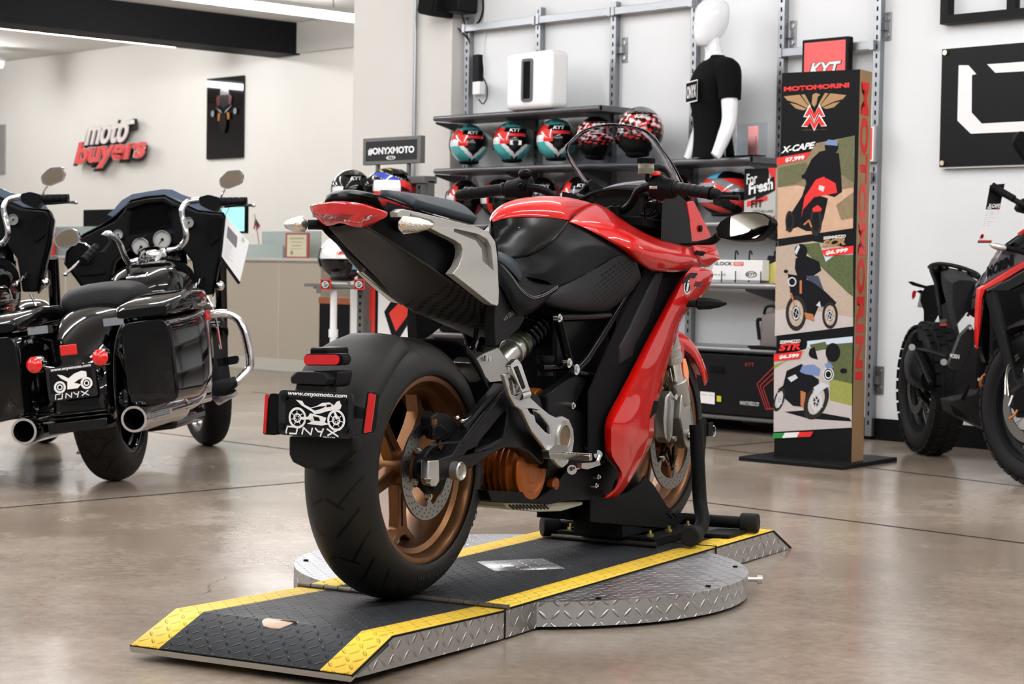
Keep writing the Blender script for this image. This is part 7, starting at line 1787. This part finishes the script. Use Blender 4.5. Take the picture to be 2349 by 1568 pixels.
tb(MB().tube([b(450,690,.98), b(438,720,.98), b(430,760,.98)], .008, n=8).tube([b(476,680,1.0),b(492,720,1.0),b(506,800,1.0)], .006, n=8), 'cowl_strut', M_chrome)
fbp = tb(MB().prism(rrect([b(490,884,.55), b(540,872,.55), b(546,884,.45), b(520,908,.45), b(486,908,.5)], .01), (0,0,.018)), 'footboard', M_dark, bevel=.005)
tb(MB().prism(rrect([b(483,905,.5)+V((0,0,-.012)), b(540,890,.5)+V((0,0,-.012)), b(546,898,.5)+V((0,0,-.012)), b(500,924,.5)+V((0,0,-.012))], .01), (0,0,.010)), 'footboard_trim', M_chrome, fbp, bevel=.003)
pgx = .75; tb(MB().prism(rrect(bx_([(496,822),(543,815),(546,822),(543,834),(500,841)], pgx), .008), (.03,0,0)), 'highway_peg', M_dark, bevel=.006)
mb = MB()
for k in range(3): mb.bar(b(514+4*k,821,pgx-.002), b(515+4*k,838,pgx-.002), .004, .003)
tb(mb, 'peg_ribs', M_chrome)
tb(MB().ball(b(504,655,1.12), .023, 16, 12).cyl(b(504,655,1.12), b(486,657,1.14), .007, n=8), 'turn_signal', M_chrome)
tb(MB().tube([b(187,990,.25), b(186,1010,.25), b(186,1036,.25)], .012, n=10, k=2).ball(b(186,1037,.25), (.03,.02,.008), 12, 8), 'kickstand', M_chrome)
tb(MB().box((.40,-.16,.16), (.95,.16,.22)).box((.1,-.1,.24), (.5,.1,.34)), 'frame_rail', M_pblk, bevel=.02)
tb(MB().box((1.02,-.16,.30), (1.10,.16,.62)).prism([V(q) for q in ((1.05,-.10,.60),(1.2,-.10,.75),(1.2,-.10,1.0),(1.05,-.10,.9))], (0,.2,0)), 'frame_downtube', M_pblk, bevel=.02)
# price sheets hanging from the right bar
t = thing('price_sheet', 'white price sheets in a black-edged holder hanging from the right handlebar of the touring motorcycle', 'price sheet', tuple(BGM @ b(545,560,1.0)))
sh_ = [BGM @ b(*q, 1.0) for q in ((516,494),(571,557),(549,650),(506,590))]
d3 = (BGM.to_3x3() @ V((.012,0,0)))
MB().prism(sh_, d3).build('sheet', M_wht, t)
MB().bar(sh_[0]+(sh_[0]-CAM).normalized()*-.004, sh_[3]+(sh_[3]-CAM).normalized()*-.004, .008, .008).bar(sh_[3], sh_[2], .006, .014).build('binding', M_dark, t)
MB().tube([sh_[0], BGM @ b(524,480,1.0), BGM @ b(526,470,1.0), BGM @ b(516,468,1.0)], .0015, n=6).build('string', M_dark, t)
f = Flat(sh_[0], sh_[1]-sh_[0], sh_[3]-sh_[0], step=.0015); f.n = (CAM-sh_[0]).normalized()
f.rect(0,.15,.15,.55,.42).rect(1,.72,.02,.82,.12)
for k in range(7): f.rect(1,.12,.50+k*.06,.12+.4*(.7+.3*math.sin(k*3)),.515+k*.06)
f.build('sheet_print', [M_grey, mat('print_pale', (190,190,196), .5)], t)
# the neighbour
q1 = P(165, 1101, z=0)
sft = rt.copy(); sft.z = 0; sft.normalize()
M2 = Matrix.Translation(sft*-.80+V((.0,.0,0))) @ BGM
TB2 = copy_tree(TB, M2, label='second black touring motorcycle at the left edge, only its mirror, grip and fairing side showing')

# ================================================================ black and red adventure motorcycle on the right
c0 = P(2130,1042, z=0); c1 = P(2385,1116, z=0); hd = math.atan2(c1.y-c0.y, c1.x-c0.x); WBA = (c1-c0).length
ADM = Matrix.Translation(c0) @ Matrix.Rotation(hd, 4, 'Z')
AD = Frame(ADM)
def a_x(px, py, x): return AD.at(px, py, x=x)
TA = thing('adventure_motorcycle', 'black, grey and red adventure motorcycle with wire wheels, cut by the right photo edge', 'motorcycle', M=ADM)
def ta(mb, name, m, parent=TA, **k): return mb.build(name, m, parent, frame=ADM, **k)
def spoked(c, R0, hw, rr0, nm, knob, ta=ta):
    c = V(c)
    ty_ = tyre(c, R0, hw, rr0, mat('knobbly_rubber', (32,32,33), .6), TA, ta, nm); rm_ = rim(c, rr0, hw*.72, mat('rim_black', (24,25,27), .35), ty_, ta)
    mb = MB()
    for k in range(knob):
        w = 2*PI*k/knob; e = V((math.cos(w),0,math.sin(w))); g = V((-math.sin(w),0,math.cos(w)))
        for y0, y1, r_ in ((-.95,-.55,R0-.018),(-.48,-.06,R0-.003),(.06,.48,R0-.003),(.55,.95,R0-.018)):
            off_ = (.5 if y0 in (-.48,.55) else 0)*2*PI/knob*R0; p = c+e*r_+g*off_; s_ = .36*2*PI*R0/knob
            vs = [p+g*(-s_)+V((0,y0*hw,0))-e*.006, p+g*s_+V((0,y0*hw,0))-e*.006, p+g*s_+V((0,y1*hw,0))-e*.006, p+g*(-s_)+V((0,y1*hw,0))-e*.006]
            mb.prism(vs, e*.012)
    tag(ta(mb, 'tread_block', MATS['knobbly_rubber'], ty_), kind='stuff')
    ta(MB().lathe([(-.06,0),(-.06,.04),(-.04,.05),(.04,.05),(.06,.04),(.06,0)], c, (0,1,0), 28), 'hub', mat('hub_black', (26,27,29), .35, .4), rm_)
    mb = MB()
    for k in range(28):
        w = 2*PI*k/28; s_ = -1 if k % 2 else 1; w2 = w+(.35 if (k//2) % 2 else -.35)
        mb.cyl(c+V((.045*math.cos(w2),s_*.045,.045*math.sin(w2))), c+V(((rr0-.03)*math.cos(w),s_*.012,(rr0-.03)*math.sin(w))), .0022, n=6)
    tag(ta(mb, 'wire_spokes', M_alub, rm_), kind='stuff')
    return rm_
FWA = ADM @ Matrix.Translation((WBA,0,.335)) @ Matrix.Rotation(R(22), 4, 'Z')
def tf(mb, name, m, parent=TA, **k): return mb.build(name, m, parent, frame=FWA, **k)
rr_r = spoked((0,0,.325), .325, .078, .215, 'rear_tyre', 34); rr_f = spoked((0,0,0), .335, .058, .242, 'front_tyre', 40, tf)
def sdisc(c, r0, r1, par, ta=ta):
    ta(MB().lathe([(0,r1),(0,r0),(-.005,r0),(-.005,r1)], c, (0,1,0), 48), 'brake_disc', disc_m(V(c), r0, r1), par)
sdisc((0,-.07,.325), .125, .085, rr_r); sdisc((0,-.072,0), .15, .105, rr_f, tf); sdisc((0,.072,0), .15, .105, rr_f, tf)
def ap(pts, x, dx, name, m, parent=TA, bev=.006, mirror=False):
    mb = MB(); mb.prism([a_x(u_, v_, x) for u_, v_ in pts], (dx,0,0))
    return ta(mb, name, m, parent, bevel=bev)
M_adg = mat('tank_grey', (82,80,84), .25, .5, coat=.6); M_adr = mat('stripe_red', (216,30,26), .3, coat=.6)
# tail and seat
seat_ = ta(MB().loft([[a_x(u_, v_, x) for u_, v_ in q] for x, q in (
    (.02,[(2157,622),(2175,616),(2190,617),(2200,622),(2196,650),(2180,668),(2165,664),(2158,645)]),
    (.25,[(2160,625),(2180,618),(2210,622),(2224,632),(2218,680),(2196,710),(2172,700),(2163,665)]),
    (.50,[(2170,640),(2190,630),(2225,636),(2243,645),(2236,690),(2212,724),(2186,756),(2174,700)]),
    (.62,[(2185,650),(2200,642),(2228,643),(2243,650),(2236,690),(2212,720),(2195,740),(2185,700)]))]), 'seat', mat('adv_seat', (44,44,47), .6, bump=.2, bscale=300), ang=50)
ap([(2130,612),(2135,607),(2162,606),(2158,618),(2163,650),(2178,690),(2194,764),(2190,776),(2179,782),(2158,757),(2154,735),(2147,690),(2141,648),(2131,622)], .05, .05, 'tail_panel', M_pblk)
ap([(2155,742),(2170,740),(2172,746),(2157,749)], .099, .004, 'tail_stripe', M_adr, bev=0); ap([(2154,733),(2171,731),(2171,738),(2155,741)], .099, .004, 'tail_badge', M_adg, bev=0)
ap([(2216,724),(2236,694),(2238,702),(2220,726)], .58, .01, 'seat_stripe', M_adr, bev=0)
mb = MB(); rk = [(2132,612),(2140,607),(2162,605),(2200,612),(2238,626),(2248,636)]
mb.tube([a_x(u_, v_, .02+.1*i) for i, (u_, v_) in enumerate(rk)], .010, n=10, k=3); mb.tube([a_x(u_+6, v_+12, .02+.1*i) for i, (u_, v_) in enumerate(rk[1:])], .008, n=10, k=3)
for i, (u_, v_) in enumerate(((2170,608),(2200,614),(2222,622))): mb.bar(a_x(u_, v_, .15+.1*i), a_x(u_+6, v_+14, .15+.1*i), .02, .012)
ta(mb, 'luggage_rack', M_dark)
ap([(2132,612),(2143,606),(2160,606),(2164,616),(2154,620),(2143,614),(2134,620)], .0, .05, 'grab_handle', M_alu)
# plate carrier, indicator, reflector
pc = ap([(2112,672),(2124,655),(2142,652),(2148,700),(2154,716),(2140,742),(2128,740),(2118,738),(2118,712),(2110,690)], -.22, .02, 'plate_carrier', M_dark)
ap([(2103,704),(2110,672),(2116,680),(2120,706)], -.25, .006, 'licence_plate', M_wht, pc, bev=.001); ap([(2124,700),(2128,680),(2146,676),(2149,708),(2132,715)], -.225, .004, 'plate_back', M_grey, pc, bev=.001)
ap([(2108,738),(2116,735),(2142,744),(2142,752),(2137,764),(2102,748)], -.25, .03, 'plate_lamp', M_dark, pc)
ap([(2081,646),(2090,645),(2104,650),(2126,656),(2124,662),(2106,658),(2092,654)], -.20, .02, 'rear_indicator', M_dark, pc)
ap([(2092,670),(2096,665),(2101,668),(2099,680),(2093,687),(2091,680)], -.22, .01, 'red_reflector', M_rlens, pc, bev=.002); ap([(2100,668),(2112,664),(2120,670),(2112,674)], -.21, .01, 'reflector_arm', M_dark, pc)
# rear guard, silencer, footrest hanger
ap([(2085,775),(2091,762),(2102,758),(2103,768),(2104,780),(2110,778),(2114,785),(2112,800),(2092,800),(2085,790)], .20, .03, 'pillion_footrest', M_dark)
sil = ta(MB().loft([[a_x(cx_+rx*math.cos(a), cy_+ry*math.sin(a), x) for a in [2*PI*k/20 for k in range(20)]] for x, cx_, cy_, rx, ry in ((-.30,2086,838,10,26),(-.28,2090,840,17,42),(-.05,2096,838,22,46),(.2,2112,850,24,42),(.34,2128,872,16,24))]), 'silencer', M_satin, ang=50)
ap([(2088,865),(2090,845),(2102,836),(2112,838),(2120,852),(2132,876),(2137,884),(2128,884),(2120,874)], -.02, .01, 'heat_shield', mat('shield_steel', (120,126,134), .3, .8), sil)
ap([(2075,882),(2090,868),(2122,876),(2122,882),(2138,888),(2138,892),(2100,886),(2086,886),(2084,902),(2072,902)], -.25, .02, 'silencer_end', M_dark, sil); ap([(2075,882),(2082,880),(2081,890),(2075,893)], -.252, .003, 'silencer_mark', M_grey, sil, bev=0)
ap([(2097,885),(2106,888),(2141,928),(2140,936),(2128,930),(2112,914)], .15, .02, 'swingarm', M_dark)
ta(MB().tube([a_x(2105,800,.25), a_x(2135,806,.35), a_x(2172,818,.45)], .011, n=10, k=3).tube([a_x(2102,806,.25), a_x(2114,830,.3), a_x(2130,870,.4), a_x(2136,880,.45)], .011, n=10, k=3), 'subframe', M_dark)
ta(MB().cyl(a_x(2092,796,.20), a_x(2092,796,.24), .016, n=12).cyl(a_x(2165,830,.40), a_x(2165,830,.44), .016, n=12), 'subframe_bolt', M_screw)
# engine, bash plate, pipes
eng = ta(MB().box((.62,-.10,.34), (.95,.12,.62)), 'engine_block', M_satin, bevel=.03)
for px, py, r, m_ in ((2212,800,.055,M_satin),(2216,862,.045,M_dark),(2198,850,.035,M_satin)): ta(MB().lathe([(0,r*1.0),(.02,r),(.03,r*.7),(.03,0)], a_x(px, py, .62)+V((0,.02,0)), (.45,-.9,0), 26), 'engine_cover', m_, eng, ang=40)
ap([(2178,814),(2196,768),(2222,742),(2232,760),(2226,790),(2204,846),(2184,848),(2170,836)], .95, .03, 'crankcase_cover', mat('case_grey', (40,41,44), .35, .5), eng)
f = Flat(a_x(2179,810,.985), a_x(2201,813,.985)-a_x(2179,810,.985), a_x(2179,822,.985)-a_x(2179,810,.985), step=.001); f.n = V((1,0,0)); f.n = (ADM.inverted().to_3x3() @ (CAM-ADM @ f.O)).normalized()
f.L = 4; f.text(0,'MORINI',0,0,1,.85,bold=.02,shear=.1).build('case_lettering', [M_wht], eng, frame=ADM)
ap([(2155,913),(2162,940),(2187,954),(2243,981),(2249,980),(2248,896),(2229,866),(2212,900),(2190,905)], .80, .14, 'bash_plate', mat('bash_black', (38,38,38), .5), bev=.01)
ap([(2203,914),(2212,918),(2226,884),(2222,882)], .937, .005, 'plate_slot', M_slot, bev=0); ap([(2178,926),(2200,940),(2222,962),(2190,952)], .937, .005, 'plate_shadow_gap', M_slot, bev=0)
ta(MB().tube([a_x(2300,836,1.10), a_x(2276,858,1.12), a_x(2260,868,1.12), a_x(2257,885,1.10), a_x(2268,905,1.05), a_x(2290,920,1.0)], .020, n=14, k=6), 'header_pipe', M_copper, ang=60)
for px, py in ((2273,812),(2240,793),(2226,752),(2286,770),(2246,870)): ta(MB().cyl(a_x(px, py, .98), a_x(px, py, 1.0), .008, n=10), 'engine_bolt', M_screw, eng)
rad = ta(MB().box((1.08,-.10,.50), (1.12,.20,.82)), 'radiator', M_slot)
# fairing
ap([(2244,655),(2250,640),(2272,597),(2288,572),(2310,562),(2400,575),(2400,565),(2349,594),(2300,622)], .95, .06, 'tank_shroud', M_adg)
ap([(2239,662),(2300,624),(2349,594),(2400,566),(2400,582),(2349,610),(2300,640),(2253,664),(2247,682),(2243,740),(2236,800),(2234,745),(2237,690)], .99, .04, 'red_stripe', M_adr, bev=.003)
ap([(2253,665),(2300,641),(2349,611),(2400,583),(2400,600),(2349,650),(2312,670),(2268,692),(2262,688)], 1.0, .05, 'lower_shroud', M_pblk)
ap([(2247,684),(2262,690),(2270,694),(2268,740),(2262,800),(2252,830),(2242,800),(2240,770)], .99, .05, 'side_shroud', M_pblk)
ap([(2268,694),(2312,670),(2349,652),(2400,620),(2400,760),(2349,780),(2300,800),(2272,790)], 1.06, .03, 'radiator_guard', M_slot)
f = Flat(a_x(2261,636,.945), a_x(2330,588,.945)-a_x(2261,636,.945), a_x(2264,640,.945)-a_x(2261,618,.945), step=.001); f.n = (ADM.inverted().to_3x3() @ (CAM-ADM @ f.O)).normalized(); f.L = 3
f.O = a_x(2262,612,1.012); f.u = a_x(2326,582,1.012)-f.O; f.w = a_x(2264,638,1.012)-f.O
f.text(0,'MORINI',0,0,1,1,bold=.05,shear=.15).build('shroud_lettering', [M_blk], TA, frame=ADM)
ta(MB().loft(blob([(.62,.05,.70,.80),(.75,.08,.68,.86),(.90,.09,.68,.92)]), kv=2), 'fuel_tank', M_pblk, ang=60)
ap([(2300,562),(2349,528),(2400,520),(2400,563),(2330,572)], 1.02, .05, 'front_cowl', M_pblk)
ap([(2334,534),(2349,524),(2380,510),(2380,540),(2340,552)], 1.01, .01, 'cowl_red', M_adr, bev=.001)
# bars, mirror, indicator
hb3 = ta(MB().tube([a_x(2278,428,.88), a_x(2300,440,.90), a_x(2330,460,.95), a_x(2360,476,1.0), a_x(2395,500,1.05), V((1.10,.0,1.02)), V((1.08,.06,1.06)), V((.98,.25,1.16)), V((.92,.42,1.19))], .013, n=12, k=3), 'handlebar', M_dark)
ta(MB().cyl(a_x(2274,426,.878), a_x(2284,432,.887), .019, n=16), 'bar_end', M_dark, hb3, bevel=.003); ta(MB().cyl(a_x(2284,432,.887), a_x(2326,456,.945), .0165, n=16), 'grip', M_dark, hb3)
ap([(2324,478),(2332,464),(2345,454),(2360,456),(2362,486),(2345,490),(2330,486)], .93, .04, 'control_housing', M_dark, hb3)
mr3 = ap([(2318,326),(2326,310),(2336,300),(2352,306),(2365,330),(2368,372),(2352,378),(2340,364),(2324,342)], .98, .03, 'mirror', M_satin, bev=.01)
ta(MB().tube([a_x(2352,372,.99), a_x(2362,420,.99), a_x(2362,478,1.0)], .006, n=8), 'mirror_stem', M_dark, mr3)
ic = ta(MB().loft([[a_x(cx_, cy_, 1.15)+V((0,.0,0))+V((.014*k_*math.cos(a),0,.016*k_*math.sin(a))) for a in [2*PI*k/12 for k in range(12)]] for cx_, cy_, k_ in ((2269,561,.15),(2276,563,.7),(2290,566,1),(2304,568,.8),(2310,569,.5))]), 'front_indicator', M_clear, ang=50)
ta(MB().tube([a_x(2306,568,1.15), a_x(2340,576,1.12), a_x(2365,584,1.1)], .012, n=10, k=2), 'indicator_arm', M_dark, ic)
# fork and front brake
for s in (-1, 1):
    fk_ = tf(MB().cyl((-.01,.095*s,-.02), (-.22,.095*s,.47), .026, n=20), 'fork_leg', M_base); tf(MB().prism([V((x,.095*s-.02,z)) for x, z in ((.03,-.035),(-.03,-.045),(-.09,.065),(-.05,.125),(.0,.085))], (0,.04,0)), 'fork_bottom', M_dark, fk_, bevel=.006)
cal2 = ap([(2316,895),(2334,880),(2349,885),(2349,935),(2330,945),(2314,930)], WBA+.02, .05, 'front_caliper', M_dark); ap([(2312,931),(2316,928),(2324,907),(2320,906)], WBA+.09, .003, 'caliper_mark', M_wht, cal2, bev=0)
ta(MB().tube([a_x(2349,802,WBA-.1), a_x(2318,830,WBA-.05), a_x(2308,860,WBA+.05), a_x(2306,905,WBA+.10)], .004, n=8).tube([a_x(2352,806,WBA-.1), a_x(2322,836,WBA-.05), a_x(2310,862,WBA+.05), a_x(2313,908,WBA+.10)], .004, n=8), 'brake_hose', M_alu)
ta(MB().tube([a_x(2314,960,WBA+.1), a_x(2326,952,WBA+.1), a_x(2334,940,WBA+.1)], .005, n=8), 'sensor_pipe', M_copper)
rows = []
for i in range(9):
    w = R(40+90*i/8); rows.append([V((rr_*math.cos(w), y, rr_*math.sin(w))) for y, rr_ in ((-.085,.345),(-.04,.372),(0,.378),(.04,.372),(.085,.345))])
tf(MB().surf(rows, 2, 1), 'front_mudguard', M_sat2, ang=60, solid=.004)
# hanging tag
tg = [ADM @ a_x(*q, .87) for q in ((2271,424),(2305,421),(2293,480),(2276,556),(2242,557),(2261,480))]
t = thing('price_tag', 'long black and white price tag hanging from the right handlebar of the adventure motorcycle', 'price tag', tuple(tg[3]))
vd = (tg[0]-CAM).normalized()
MB().prism([tg[0],tg[1],tg[2],tg[5]], vd*.003).build('tag_head', M_blk, t); MB().prism([tg[5],tg[2],tg[3],tg[4]], vd*.003).build('tag_body', M_wht, t)
f = Flat(tg[5], tg[2]-tg[5], tg[4]-tg[5], step=.0012); f.n = -vd
f.text(2,'X-CAPE',.1,-.17,.98,-.05,bold=.05,shear=.2).rect(0,.10,-.05,.4,-.02).rect(1,.7,-.05,.98,-.02).rect(3,0,.92,1,1.0).rect(1,.06,.935,.98,.965).disc(1,.22,.80,.13,.075).disc(3,.22,.80,.08,.05)
for k in range(8): f.rect(4,.08,.06+k*.06,.25,.075+k*.06).rect(4,.36,.06+k*.06,.36+.4*(.6+.4*math.sin(k*2.7)),.075+k*.06)
f.build('tag_print', [M_wht, M_red, M_wht, M_blk, MATS['print_pale']], t)
